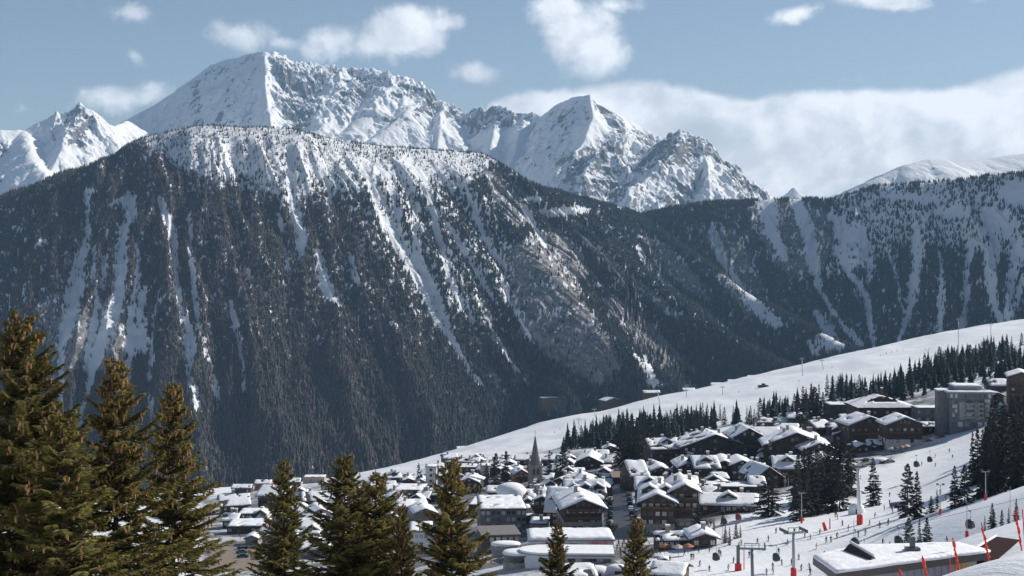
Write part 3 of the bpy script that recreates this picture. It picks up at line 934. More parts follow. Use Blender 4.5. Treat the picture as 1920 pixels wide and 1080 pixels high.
me = raw_mesh('mountain_forest', V, F, [wood_mat], False, attrs={'tint': T})
o = link(bpy.data.objects.new('mountain_forest', me))
tag(o, 'dark wood of spruce and bare larch covering the steep mountainside', 'forest', kind='stuff')
print('forest trees', n)
# ------------------------------------------------------------------ conifers one can tell apart
class MB:
    """collects boxes, prisms, tubes and loose faces into one mesh"""
    def __init__(s):
        s.V, s.F, s.M = [], [], []
        s.n = 0

    def add(s, V, F, mat=0):
        V = np.asarray(V, float)
        s.V.append(V)
        for f in F:
            s.F.append([int(i) + s.n for i in f])
            s.M.append(mat)
        s.n += len(V)
        return s

    def box(s, x0, x1, y0, y1, z0, z1, mat=0):
        V = [(x0, y0, z0), (x1, y0, z0), (x1, y1, z0), (x0, y1, z0), (x0, y0, z1), (x1, y0, z1), (x1, y1, z1), (x0, y1, z1)]
        return s.add(V, [(0, 3, 2, 1), (4, 5, 6, 7), (0, 1, 5, 4), (1, 2, 6, 5), (2, 3, 7, 6), (3, 0, 4, 7)], mat)

    def tube(s, pts, radii, sides=8, mat=0, cap=True):
        pts = [Vector(p) for p in pts]
        if not hasattr(radii, '__len__'):
            radii = [radii] * len(pts)
        V, F = [], []
        up = Vector((0, 0, 1))
        for i, p in enumerate(pts):
            t = (pts[min(i + 1, len(pts) - 1)] - pts[max(i - 1, 0)]).normalized()
            a = t.cross(up)
            if a.length < 1e-3:
                a = t.cross(Vector((0, 1, 0)))
            a.normalize()
            b_ = a.cross(t)
            for k in range(sides):
                th = 2 * math.pi * k / sides
                V.append(p + (a * math.cos(th) + b_ * math.sin(th)) * radii[i])
        for i in range(len(pts) - 1):
            for k in range(sides):
                k2 = (k + 1) % sides
                F.append((i * sides + k, (i + 1) * sides + k, (i + 1) * sides + k2, i * sides + k2))
        if cap:
            F.append(tuple(range(sides)))
            F.append(tuple(reversed(range((len(pts) - 1) * sides, len(pts) * sides))))
        return s.add([tuple(v) for v in V], F, mat)

    def lathe(s, prof, sides=12, mat=0, c=(0, 0, 0), sx=1.0, sy=1.0):
        V, F = [], []
        for r, z in prof:
            for k in range(sides):
                th = 2 * math.pi * k / sides
                V.append((c[0] + math.cos(th) * r * sx, c[1] + math.sin(th) * r * sy, c[2] + z))
        for i in range(len(prof) - 1):
            for k in range(sides):
                k2 = (k + 1) % sides
                F.append((i * sides + k, i * sides + k2, (i + 1) * sides + k2, (i + 1) * sides + k))
        F.append(tuple(reversed(range(sides))))
        F.append(tuple(range((len(prof) - 1) * sides, len(prof) * sides)))
        return s.add(V, F, mat)

    def mesh(s, name, mats, smooth=False):
        me = bpy.data.meshes.new(name)
        V = np.concatenate(s.V) if s.V else np.zeros((0, 3))
        me.from_pydata([tuple(v) for v in V], [], s.F)
        for m in mats:
            me.materials.append(m)
        me.polygons.foreach_set('material_index', s.M)
        if smooth:
            me.polygons.foreach_set('use_smooth', [True] * len(s.F))
        me.update()
        return me

    def build(s, name, mats, parent=None, smooth=False):
        if not isinstance(mats, (list, tuple)):
            mats = [mats]
        return link(bpy.data.objects.new(name, s.mesh(name, mats, smooth)), parent)


def empty(name, loc, rz=0.0):
    o = bpy.data.objects.new(name, None)
    o.location = loc
    o.rotation_euler = (0, 0, rz)
    o.empty_display_size = 0.3
    return link(o)


def needle_mat(name, dark, light, trans=0.25):
    m, g, b = new_mat(name)
    t = g.attr('tint')
    oi = g.new('ShaderNodeObjectInfo')
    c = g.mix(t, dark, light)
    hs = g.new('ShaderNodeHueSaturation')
    g.l.new(c, hs.inputs['Color'])
    g.put(hs.inputs['Value'], g.smooth(oi.outputs['Random'], 0, 1, 0.72, 1.3))
    g.l.new(hs.outputs[0], b.inputs['Base Color'])
    b.inputs['Roughness'].default_value = 0.6
    b.inputs['Specular IOR Level'].default_value = 0.12
    if trans:
        tr = g.new('ShaderNodeBsdfTranslucent')
        g.l.new(hs.outputs[0], tr.inputs[0])
        mx = g.new('ShaderNodeMixShader')
        mx.inputs[0].default_value = trans
        g.l.new(b.outputs[0], mx.inputs[1])
        g.l.new(tr.outputs[0], mx.inputs[2])
        g.l.new(mx.outputs[0], m.node_tree.nodes['Material Output'].inputs[0])
    return m


NEEDLES_NEAR = needle_mat('sunlit_spruce_needles', (0.040, 0.050, 0.019), (0.31, 0.275, 0.09), 0.45)  # golden sunlight is put into the lighter tone of these needles
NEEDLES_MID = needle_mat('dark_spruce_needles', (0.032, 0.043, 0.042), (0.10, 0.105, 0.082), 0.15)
BARK = flat_mat('spruce_bark', (0.10, 0.072, 0.052), 0.9, 0.4, 6.0, 0, 0.1, 0.5)
CONE = flat_mat('spruce_cone_scales', (0.31, 0.165, 0.078), 0.7, 0.35, 9.0)


def spruce(seed, Ht, Rm, whorl, nb, tw, twl, droop=0.5, shape=0.8, thin=1.0, wid=0.05, z0=0.08, cones=0):
    """arrays of a spruce crown: drooping boughs hung with needle twigs; also the bough axes for the limbs and places for cones"""
    rng = np.random.default_rng(seed)
    P0, P1, TI, WD = [], [], [], []
    limbs, cone_at = [], []
    z = Ht * z0
    while z < Ht * 0.985:
        f = z / Ht
        L0 = Rm * ((1 - f) ** shape) + 0.10
        n = max(3, int(round(nb * (0.7 + 0.5 * (1 - f)) * rng.uniform(0.8, 1.2))))
        a0 = rng.uniform(0, 6.28)
        for k in range(n):
            az = a0 + k * 2 * math.pi / n + rng.normal(0, 0.25)
            L = L0 * rng.uniform(0.45, 1.22)
            if rng.random() < 0.06:
                L *= 1.22
            if rng.random() < 0.13:
                continue
            zz = z + rng.uniform(-0.5, 0.5) * whorl
            pitch = math.radians(36 * f ** 1.5 - 14 * (1 - f) + rng.normal(0, 6))
            m = max(4, int(L / 0.35) + 2)
            s = np.linspace(0, 1, m)
            # out, sagging, with an upturned tip
            hor = np.cumsum(np.concatenate([[0], np.full(m - 1, L / (m - 1))])) * math.cos(pitch)
            ver = zz + math.sin(pitch) * L * s - droop * L * 0.55 * s ** 1.6 * (1 - f) + droop * 0.36 * L * np.clip(s - 0.62, 0, 1) ** 1.3
            wob = rng.normal(0, 0.03) * L
            ca, sa = math.cos(az), math.sin(az)
            ax = np.stack([ca * hor - sa * wob * s * s, sa * hor + ca * wob * s * s, ver], -1)
            limbs.append((ax, 0.012 + 0.014 * L))
            # twigs on both sides, hanging
            nt = max(4, int(L * tw))
            st = np.concatenate([rng.uniform(0.10, 1.0, nt), rng.uniform(0.6, 1.0, nt // 2)])
            base = np.stack([np.interp(st, s, ax[:, i]) for i in range(3)], -1)
            side = rng.choice([-1, 1], len(st))
            tl = twl * (0.45 + 0.75 * (1 - st)) * min(1.0, 0.35 + L * 0.45) * rng.uniform(0.6, 1.3, len(st))
            fw = rng.uniform(0.35, 0.9, len(st))
            dn = rng.uniform(0.05, 0.85, len(st)) * droop * 1.25 * (0.25 + 0.9 * (1 - f)) - 0.10
            dx = ca * fw - sa * side * rng.uniform(0.4, 1.0, len(st))
            dy = sa * fw + ca * side * rng.uniform(0.4, 1.0, len(st))
            dr = np.stack([dx, dy, -dn], -1)
            dr /= np.linalg.norm(dr, axis=1, keepdims=True)
            P0.append(base)
            P1.append(base + dr * tl[:, None])
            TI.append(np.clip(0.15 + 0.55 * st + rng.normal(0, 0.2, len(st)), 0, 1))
            WD.append(np.full(len(st), wid * thin))
            if cones and f > 0.35 and rng.random() < min(1.0, (f - 0.2) * 2.4):
                for _ in range(rng.integers(1, 2 + int(cones * (0.3 + f)))):
                    q = rng.uniform(0.55, 1.0)
                    cone_at.append([np.interp(q, s, ax[:, i]) + rng.normal(0, 0.05) for i in range(3)])
        z += whorl * rng.uniform(0.75, 1.25) * (0.55 + 0.65 * (1 - f))
    P0, P1, TI, WD = np.concatenate(P0), np.concatenate(P1), np.concatenate(TI), np.concatenate(WD)
    # leader
    lead = np.array([[0, 0, Ht * 0.95]]), np.array([[0.02, 0, Ht + 0.25]])
    P0, P1 = np.concatenate([P0, lead[0]]), np.concatenate([P1, lead[1]])
    TI, WD = np.append(TI, 0.6), np.append(WD, wid)
    # each twig: two crossed blades with a swollen middle
    d = P1 - P0
    up = np.tile([0, 0, 1.0], (len(d), 1))
    a = np.cross(d, up)
    a /= np.maximum(np.linalg.norm(a, axis=1, keepdims=True), 1e-4)
    b_ = np.cross(a, d)
    b_ /= np.maximum(np.linalg.norm(b_, axis=1, keepdims=True), 1e-4)
    mid = P0 + d * rng.uniform(0.35, 0.6, (len(d), 1))
    w = WD[:, None]
    V = np.stack([P0, mid + a * w, P1, mid - a * w, mid + b_ * w, mid - b_ * w], 1).reshape(-1, 3)
    i = np.arange(len(d))[:, None] * 6
    F = np.concatenate([i + [0, 1, 2], i + [0, 2, 3], i + [0, 4, 2], i + [0, 2, 5]])
    return V, F, np.repeat(TI, 6), limbs, cone_at


def trunk_mesh(name, Ht, r0, limbs=None, seed=0, every=1):
    rng = np.random.default_rng(seed)
    mb = MB()
    n = 12
    pts = [(rng.normal(0, 0.012) * Ht * 0.1, rng.normal(0, 0.012) * Ht * 0.1, Ht * k / (n - 1)) for k in range(n)]
    mb.tube(pts, [r0 * (1 - k / (n - 1)) ** 0.85 + 0.008 for k in range(n)], 8)
    for k, (ax, r) in enumerate(limbs or []):
        if k % every == 0:
            sel = ax[::2] if len(ax) > 5 else ax
            mb.tube(sel, [r * (1 - 0.85 * j / (len(sel) - 1)) for j in range(len(sel))], 4, cap=False)
    return mb.mesh(name, [BARK])


def cone_mesh():
    mb = MB()
    mb.lathe([(0.004, 0.0), (0.02, -0.012), (0.03, -0.05), (0.027, -0.11), (0.016, -0.16), (0.003, -0.18)], 7)
    return mb.mesh('cone', [CONE])


# middle-distance kinds, shared by all copies
MID = []
for k, (Ht, Rm, sh, dr_, tw_) in enumerate([(16, 3.3, 0.85, 0.55, 7), (18, 2.7, 0.9, 0.65, 7), (15, 3.6, 0.75, 0.5, 6), (17, 2.3, 1.0, 0.7, 7)]):
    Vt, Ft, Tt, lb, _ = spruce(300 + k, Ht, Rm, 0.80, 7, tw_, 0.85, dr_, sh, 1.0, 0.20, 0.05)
    MID.append((raw_mesh('crown', Vt, Ft, [NEEDLES_MID], False, attrs={'tint': Tt}), trunk_mesh('trunk', Ht * 0.97, 0.26, lb, k, 4), Ht))
    # far copies in one mesh, trunk and all
tree_count = 0


def mid_tree(px, py, hpx, label, group=None, parts=True, wide=1.0, dmin=200.0, d=None, lean=0.0):
    global tree_count
    if d is None:
        p, s = at(px, py, dmin)
    else:
        p = px2w(px, py, d)
        p.z = gz(p.x, p.y)
        s = FPX / d
    cm, tm, Ht = MID[tree_count % 4]
    tree_count += 1
    k = hpx / s / Ht
    rz = random.uniform(0, 6.28)
    if parts:
        t = empty('spruce_tree', p - Vector((0, 0, 0.3)), rz)
        link(bpy.data.objects.new('crown', cm), t)
        link(bpy.data.objects.new('trunk', tm), t)
    else:
        t = link(bpy.data.objects.new('spruce_tree', cm))
        t.location = p - Vector((0, 0, 0.3))
        t.rotation_euler = (0, 0, rz)
    t.scale = (k * wide * 1.1, k * wide * 1.1, k)
    tag(t, label, 'tree', group)
    return t


# --- single trees on the pistes, one label each
for (px, py, h, w, lab) in [
    (1441, 968, 88, 1.35, 'broad dark spruce alone on the snow below the dark chalets'),
    (1637, 949, 92, 1.15, 'dark spruce standing right beside the thick white pylon'),
    (1702, 968, 100, 0.85, 'slender pale snow dusted spruce on the piste, left of a bushier one'),
    (1719, 973, 92, 1.1, 'bushy dark spruce on the piste beside a slender snowy one'),
    (1746, 962, 34, 1.2, 'small round young spruce right of the two piste spruces'),
    (1757, 955, 40, 0.7, 'thin young spruce by the red lamp foot on the piste'),
    (1704, 1040, 72, 0.9, 'left of the three thin spruces beyond the flat snowy roof'),
    (1724, 1036, 66, 0.7, 'middle and slimmest of the three spruces beyond the flat snowy roof'),
    (1738, 1036, 68, 1.0, 'right of the three thin spruces beyond the flat snowy roof'),
    (1790, 953, 82, 1.1, 'leftmost and most separate spruce of the right dark stand'),
    (1809, 948, 78, 0.95, 'snow flecked spruce second from the left of the right dark stand'),
    (1141, 1003, 52, 1.0, 'lone spruce at the foot of the dark village street'),
    (1309, 1000, 62, 1.1, 'spruce at the right corner of the stone based chalet'),
    (1339, 995, 26, 0.7, 'small slim spruce behind the log terrace hut'),
    (1380, 1010, 30, 0.8, 'small spruce left of the pair by the blue shaded snow'),
    (1388, 1008, 26, 0.8, 'smaller spruce of the pair by the blue shaded snow'),
    (1360, 1018, 34, 0.8, 'young spruce beside the terrace hut gondola'),
    (1368, 1022, 36, 0.75, 'slim young spruce nearest the terrace hut'),
    (1355, 985, 26, 0.7, 'tiny spruce by the red gondola cabins'),
    (1030, 905, 62, 0.9, 'spruce close behind the right side of the church tower'),
    (1055, 900, 70, 0.9, 'tall dark spruce between the church and the snowy chalet roofs'),
    (1043, 905, 55, 1.0, 'shorter spruce squeezed between the two by the church'),
    (930, 915, 66, 0.9, 'taller of the two pointed spruces left of the church'),
    (948, 914, 70, 0.95, 'right of the two pointed spruces left of the church'),
    (912, 912, 44, 1.1, 'low spruce left of the two pointed ones by the round building'),
    (785, 915, 48, 1.1, 'spruce behind the white modern tower in the lower village'),
    (1658, 840, 34, 1.1, 'spruce in front of the two gabled chalets under the hotel'),
    (1800, 1000, 0, 1, ''),
]:
    if h:
        mid_tree(px, py, h, lab, None, True, w * 1.22)

# --- stands whose trees nothing tells apart
def stand(label, group, rows, parts):
    for (x0, y0, x1, y1, n, h0, h1, wide) in rows:
        for k in range(n):
            t = (k + random.uniform(0.1, 0.9)) / n
            mid_tree(x0 + (x1 - x0) * t + random.uniform(-3, 3), y0 + (y1 - y0) * t + random.uniform(-5, 5), random.uniform(h0, h1), label, group, parts, wide * random.uniform(0.9, 1.3))


stand('dark spruce in the close stand left of the thick white pylon', 'spruces in the stand left of the white pylon',
      [(1488, 955, 1600, 925, 9, 92, 112, 1.0), (1495, 975, 1575, 955, 7, 80, 105, 1.0), (1500, 928, 1598, 905, 6, 80, 100, 1)], True)
stand('dark spruce in the tall stand at the right edge above the snow bank', 'spruces in the stand at the right edge',
      [(1832, 935, 1925, 905, 9, 120, 165, 0.85), (1845, 905, 1930, 860, 9, 105, 150, 0.85), (1860, 860, 1935, 810, 8, 70, 100, 0.9), (1822, 915, 1850, 900, 3, 90, 110, 0.9)], True)
stand('dark spruce in the village wood left of the dark hotels', 'spruces in the village wood',
      [(1162, 880, 1222, 872, 7, 78, 96, 0.9), (1168, 862, 1215, 858, 5, 66, 84, 0.9)], True)
stand('small dark spruce in the belt between the village and the long piste', 'spruces in the belt behind the village',
      [(1050, 850, 1180, 812, 22, 26, 40, 1.0), (1120, 828, 1340, 800, 40, 30, 46, 1.0), (1170, 858, 1330, 818, 18, 38, 52, 0.9), (1330, 795, 1380, 790, 4, 30, 46, 0.8), (1385, 800, 1420, 795, 4, 34, 44, 0.8), (1420, 790, 1500, 770, 10, 26, 40, 0.9), (1495, 800, 1545, 780, 9, 48, 74, 0.85)], False)
stand('small dark spruce in the wood above the big hotel', 'spruces in the wood above the hotel',
      [(1545, 745, 1640, 738, 10, 24, 42, 0.9), (1640, 742, 1770, 715, 22, 28, 44, 1.0), (1735, 722, 1790, 700, 8, 44, 62, 0.9), (1752, 690, 1880, 668, 18, 26, 40, 1.0), (1765, 720, 1850, 690, 16, 30, 44, 1.0), (1868, 720, 1925, 690, 10, 30, 42, 0.9)], False)
stand('small spruce at the very top right edge of the long piste', 'spruces at the top of the long piste', [(1890, 655, 1900, 650, 1, 24, 26, 0.9), (1912, 648, 1916, 646, 1, 22, 26, 0.9)], False)
stand('young spruce among the red netting behind the flare reddened roof', 'young spruces by the dark red roof', [(1840, 1010, 1915, 985, 7, 36, 62, 0.8)], True)
stand('small dark spruce scattered among the lower village roofs', 'spruces among the lower village roofs',
      [(430, 935, 560, 928, 6, 16, 26, 1.1), (590, 925, 760, 915, 7, 14, 26, 1.0), (800, 900, 900, 885, 5, 14, 26, 1.1), (1100, 862, 1160, 850, 5, 14, 24, 1.1)], False)
# the back rows of the two belts, massed behind the trees one can count
bp_ = []
for (poly, n) in [([(1060, 838), (1130, 808), (1340, 788), (1345, 815), (1220, 850), (1170, 850)], 190), ([(1345, 792), (1500, 762), (1545, 760), (1540, 790), (1400, 800)], 40),
                  ([(1545, 748), (1640, 735), (1700, 712), (1760, 685), (1880, 655), (1920, 690), (1925, 730), (1860, 715), (1760, 735), (1680, 755), (1560, 765)], 260)]:
    P_l = np.array(poly, float)
    c0, c1 = P_l.min(0), P_l.max(0)
    m_ = 0
    while m_ < n:
        q = np.array([random.uniform(c0[0], c1[0]), random.uniform(c0[1], c1[1])])
        if in_poly(q[:1], q[1:], poly)[0]:
            w_ = ray_ground(q[0], q[1], 500)
            bp_.append((w_.x, w_.y, w_.z - 0.5))
            m_ += 1
bp_ = np.array(bp_)
nb_ = len(bp_)
bh_ = RNG.uniform(6, 20, nb_)
Vb, Fb, Tb = merged_trees(bp_, bh_, bh_ * RNG.uniform(0.15, 0.26, nb_), RNG.uniform(0, 6.28, nb_), np.clip(RNG.normal(0.08, 0.1, nb_), 0, 1), 15, 8, 8)
o = link(bpy.data.objects.new('belt_forest', raw_mesh('belt_forest', Vb, Fb, [wood_mat], False, attrs={'tint': Tb})))
tag(o, 'massed dark conifers behind the belts of spruce under the long piste', 'forest', kind='stuff')
print('mid trees', tree_count)
# ------------------------------------------------------------------ the village
WOOD = flat_mat('dark_larch_boards', (0.075, 0.048, 0.034), 0.75, 0.35, 1.2)
WOOD2 = flat_mat('brown_boards', (0.11, 0.068, 0.045), 0.75, 0.3, 1.2)
BLACKWOOD = flat_mat('black_green_boards', (0.040, 0.042, 0.038), 0.75, 0.3, 1.2)
REDWOOD = flat_mat('orange_boards', (0.40, 0.15, 0.06), 0.7, 0.25, 1.2)
STONE = flat_mat('grey_stone', (0.30, 0.28, 0.26), 0.9, 0.35, 1.6, bump=0.3)
PLASTER = flat_mat('pale_plaster', (0.56, 0.53, 0.49), 0.85, 0.12, 0.6)
GREYWALL = flat_mat('grey_render', (0.16, 0.16, 0.165), 0.85, 0.2, 0.6)
WHITEWALL = flat_mat('white_render', (0.72, 0.72, 0.73), 0.8, 0.08, 0.6)
PINKWALL = flat_mat('pinkish_render', (0.46, 0.33, 0.29), 0.85, 0.15, 0.6)
CREAM = flat_mat('cream_render', (0.36, 0.34, 0.30), 0.85, 0.1, 0.6)
METAL = flat_mat('grey_sheet_metal', (0.22, 0.23, 0.25), 0.45, 0.15, 1.0, 0.4, 0.4)
ROOFDARK = flat_mat('dark_roof_boards', (0.055, 0.050, 0.048), 0.8, 0.3, 2.0)
SLATE = flat_mat('grey_lauze', (0.18, 0.17, 0.165), 0.85, 0.3, 2.5)
TAN = flat_mat('bare_tan_gravel', (0.22, 0.175, 0.14), 0.9, 0.2, 0.8)
REDPAINT = flat_mat('red_paint', (0.55, 0.035, 0.03), 0.5, 0.15, 2.0)
WINE = flat_mat('wine_red_boards', (0.075, 0.036, 0.034), 0.7, 0.25, 1.5)
GLASSM, g, b = new_mat('window_glass')
oi = g.new('ShaderNodeObjectInfo')
g.l.new(g.mix(g.smooth(oi.outputs['Random'], 0.3, 0.9), (0.02, 0.025, 0.03), (0.55, 0.57, 0.60)), b.inputs['Base Color'])  # pale reflections put into the colour of some panes
b.inputs['Roughness'].default_value = 0.12
b.inputs['Specular IOR Level'].default_value = 0.6
ROOFSNOW, g, b = new_mat('roof_snow')
geo = g.new('ShaderNodeNewGeometry')
n = g.noise(geo.outputs['Position'], 0.9, 5, 0.6)
n_ = g.noise(geo.outputs['Position'], 0.22, 5, 0.6)
g.l.new(g.mix(g.smooth(n_, 0.3, 0.7), (0.80, 0.82, 0.86), (0.88, 0.885, 0.895)), b.inputs['Base Color'])
b.inputs['Roughness'].default_value = 0.65
bp = g.new('ShaderNodeBump')
bp.inputs['Strength'].default_value = 0.5
bp.inputs['Distance'].default_value = 0.35
g.l.new(n, bp.inputs['Height'])
g.l.new(bp.outputs[0], b.inputs['Normal'])
WALLS = {'wood': WOOD, 'wood2': WOOD2, 'black': BLACKWOOD, 'red': REDWOOD, 'stone': STONE, 'plaster': PLASTER, 'grey': GREYWALL, 'white': WHITEWALL, 'pink': PINKWALL, 'cream': CREAM, 'metal': METAL, 'wine': WINE}

_win_cache = {}


def window_mesh(w, h, style=0):
    key = (round(w, 1), round(h, 1), style)
    if key not in _win_cache:
        mb = MB()
        w, h = key[0], key[1]
        mb.box(-w / 2, w / 2, -0.03, 0.0, -h / 2, h / 2, 0)
        t = 0.1
        for x0, x1, z0, z1 in ((-w / 2 - t, -w / 2, -h / 2 - t, h / 2 + t), (w / 2, w / 2 + t, -h / 2 - t, h / 2 + t), (-w / 2, w / 2, h / 2, h / 2 + t), (-w / 2, w / 2, -h / 2 - t, -h / 2)):
            mb.box(x0, x1, -0.09, 0.0, z0, z1, 1)
        if w > 0.9:
            mb.box(-0.04, 0.04, -0.07, -0.031, -h / 2, h / 2, 1)
        _win_cache[key] = mb.mesh('window', [GLASSM, [WOOD2, WHITEWALL, METAL][style]])
    return _win_cache[key]


def add_window(parent, x, y, z, w, h, rz=0.0, style=0):
    o = bpy.data.objects.new('window', window_mesh(w, h, style))
    o.location = (x, y, z)
    o.rotation_euler = (0, 0, rz)
    return link(o, parent)


def snow_sheet(x0, x1, y0, y1, zf, thick, seed, nx=None, ny=None, edge=0.5, bump=0.25, bare=0.0):
    """a settled layer of snow over a roof whose height is zf(x, y): rounded rims, uneven thickness, maybe bare spots"""
    nx = nx or max(6, min(34, int((x1 - x0) / 0.8)))
    ny = ny or max(6, min(34, int((y1 - y0) / 0.8)))
    X, Y = np.meshgrid(np.linspace(x0, x1, nx), np.linspace(y0, y1, ny))
    e = np.minimum.reduce([X - x0, x1 - X, Y - y0, y1 - Y])
    r = np.sqrt(np.clip(1 - (1 - np.clip(e / edge, 0, 1)) ** 2, 0, 1))
    j = fbm(X / 3.2 + seed * 3.1, Y / 3.2 - seed * 1.7, 4, seed)
    th = thick * (0.35 + 0.65 * r) * (1 + bump * 1.6 * j)
    if bare:
        th = th - thick * 3.0 * sstep(fbm(X / 4.5 + seed * 5.3, Y / 4.5, 4, seed + 9), 0.42 - bare, 0.62 - bare)
    Zr = zf(X, Y)
    # the hem wanders a little
    wob = fbm(X / 2.2, Y / 2.2, 3, seed + 5) * 0.35 * (1 - np.clip(e / 1.2, 0, 1))
    Xw = X + np.where(np.abs(X - (x0 + x1) / 2) > (x1 - x0) * 0.4, wob, 0)
    Yw = Y + np.where(np.abs(Y - (y0 + y1) / 2) > (y1 - y0) * 0.4, wob, 0)
    top = np.stack([Xw, Yw, Zr + th], -1).reshape(-1, 3)
    bot = np.stack([Xw, Yw, Zr - 0.02 + np.minimum(th, 0)], -1)
    rim = np.concatenate([bot[0, :], bot[1:, -1], bot[-1, -2::-1], bot[-2:0:-1, 0]])
    idx = np.arange(nx * ny).reshape(ny, nx)
    rid = np.concatenate([idx[0, :], idx[1:, -1], idx[-1, -2::-1], idx[-2:0:-1, 0]])
    k = len(rid)
    q = np.arange(k)
    Fr = np.stack([nx * ny + q, nx * ny + (q + 1) % k, rid[(q + 1) % k], rid[q]], -1)
    return np.concatenate([top, rim]), np.concatenate([grid_faces(ny, nx), Fr])


bcount = 0
HOUSES = []


def mount_hit(px, py):
    u = (px - 960) / FPX
    c = int(np.argmin(np.abs(_mu - u)))
    rows = HY - M_H[:, c] / _my * FPX
    k = int(np.where(rows <= py)[0][0])
    return float(_my[k])



def house(label, name, px, py, wpx, hpx, dep, yaw=0.0, roof='gable', pitch=20, wall='wood', base=None, storeys=None, cols=None, snow=0.5, bare=0.0, over=1.2, balc=(), chim=1, dorm=0, cat=None, group=None, dmin=330, winstyle=0, side_cols=None, d=None, storey_h=3.0, win=True, roofmat=None, gw=1.3, gh=1.3):
    """px, py: middle of the facade's foot in the photograph; wpx: facade width; hpx: height to the eaves; dep: metres back.
    roof: gable = gable end to the viewer, side = eaves to the viewer, flat."""
    global bcount
    bcount += 1
    HOUSES.append((px, py))
    cat = cat or ('chalet' if name == 'chalet' else 'building')
    sd = 1000 + bcount * 7
    rng = random.Random(sd)
    if d is None:
        p, s = at(px, py, dmin)
    else:
        p = px2w(px, py, d)
        s = FPX / d
    w, h = wpx / s, hpx / s * (1.18 if cat in ('chalet', 'house') and py > 820 else 1.0)
    H0 = min(-6.0, gz(p.x, p.y) - p.z - 3.0) if d is None or d < 1800 else -30.0   # foundations run into the slope
    t = empty(name, p, R(yaw))
    tag(t, label, cat, group)
    x0, x1, y0, y1 = -w / 2, w / 2, 0.0, dep
    tp = math.tan(R(pitch))
    mats = [WALLS[wall], WALLS[base] if base else WALLS[wall]]
    mb = MB()
    zb = min(h * 0.42, 3.4) if base else 0.0
    if base:
        mb.box(x0 - 0.12, x1 + 0.12, y0 - 0.12, y1 + 0.12, H0, zb, 1)
    z_ = zb if base else H0
    if roof == 'gable':
        ap = h + w / 2 * tp
        V = [(x0, y0, z_), (x1, y0, z_), (x1, y0, h), (0, y0, ap), (x0, y0, h), (x0, y1, z_), (x1, y1, z_), (x1, y1, h), (0, y1, ap), (x0, y1, h)]
        mb.add(V, [(0, 1, 2, 3, 4), (6, 5, 9, 8, 7), (1, 6, 7, 2), (5, 0, 4, 9), (0, 5, 6, 1)])
        zf = lambda X, Y: ap - np.abs(X) * tp + 0.32
    elif roof == 'side':
        ap = h + dep / 2 * tp
        ym = dep / 2
        V = [(x0, y0, z_), (x1, y0, z_), (x1, y0, h), (x0, y0, h), (x0, y1, z_), (x1, y1, z_), (x1, y1, h), (x0, y1, h), (x0, ym, ap), (x1, ym, ap)]
        mb.add(V, [(0, 1, 2, 3), (5, 4, 7, 6), (1, 5, 6, 9, 2), (4, 0, 3, 8, 7), (0, 4, 5, 1)])
        zf = lambda X, Y: ap - np.abs(Y - ym) * tp + 0.32
    else:
        ap = h
        mb.box(x0, x1, y0, y1, z_, h, 0)
        zf = lambda X, Y: np.zeros_like(X) + h + 0.32
    wl = mb.build('wall', mats, t)
    # roof slab
    ox = over
    X0, X1, Y0, Y1 = x0 - ox, x1 + ox, y0 - ox * 1.15, y1 + ox * 0.6
    rb = MB()
    def z1(x, y):
        return float(zf(np.array([x]), np.array([y]))[0])
    if roof == 'gable':
        for a, c in ((X0, 0.0), (0.0, X1)):
            V = [(a, Y0, z1(a, Y0) - 0.32), (c, Y0, z1(c, Y0) - 0.32), (c, Y1, z1(c, Y1) - 0.32), (a, Y1, z1(a, Y1) - 0.32)]
            V += [(v[0], v[1], v[2] + 0.31) for v in V]
            rb.add(V, [(0, 3, 2, 1), (4, 5, 6, 7), (0, 1, 5, 4), (1, 2, 6, 5), (2, 3, 7, 6), (3, 0, 4, 7)])
    elif roof == 'side':
        for a, c in ((Y0, dep / 2), (dep / 2, Y1)):
            V = [(X0, a, z1(0, a) - 0.32), (X1, a, z1(0, a) - 0.32), (X1, c, z1(0, c) - 0.32), (X0, c, z1(0, c) - 0.32)]
            V += [(v[0], v[1], v[2] + 0.31) for v in V]
            rb.add(V, [(0, 3, 2, 1), (4, 5, 6, 7), (0, 1, 5, 4), (1, 2, 6, 5), (2, 3, 7, 6), (3, 0, 4, 7)])
    else:
        X0, X1, Y0, Y1 = x0 - 0.3, x1 + 0.3, y0 - 0.3, y1 + 0.3
        rb.box(X0, X1, Y0, Y1, h, h + 0.31)
    rf = rb.build('roof', roofmat or ROOFDARK, t)
    bare = bare + 0.15 if roof != 'flat' else bare + 0.08
    if snow:
        snow *= rng.uniform(0.5, 0.8)
        sx = 0.12 if roof != 'flat' else 0.3
        Vs, Fs = snow_sheet(X0 + sx, X1 - sx, Y0 + sx + rng.uniform(0, 0.3), Y1 - sx, zf, snow, sd, edge=0.5, bare=bare)
        me = raw_mesh('roof_snow', Vs, Fs, [ROOFSNOW], True)
        link(bpy.data.objects.new('roof_snow', me), rf)
    for k in range(chim):
        cx = rng.uniform(-0.3, 0.3) * w
        cy = rng.uniform(0.3, 0.75) * dep
        cb = MB()
        zc = z1(cx, cy)
        cb.box(cx - 0.55, cx + 0.55, cy - 0.5, cy + 0.5, zc - 1.2, zc + 1.9, 0)
        cb.box(cx - 0.72, cx + 0.72, cy - 0.67, cy + 0.67, zc + 1.9, zc + 2.05, 0)
        cb.box(cx - 0.66, cx + 0.66, cy - 0.6, cy + 0.6, zc + 2.05, zc + 2.45, 1)
        cb.build('chimney', [STONE, ROOFSNOW], rf)
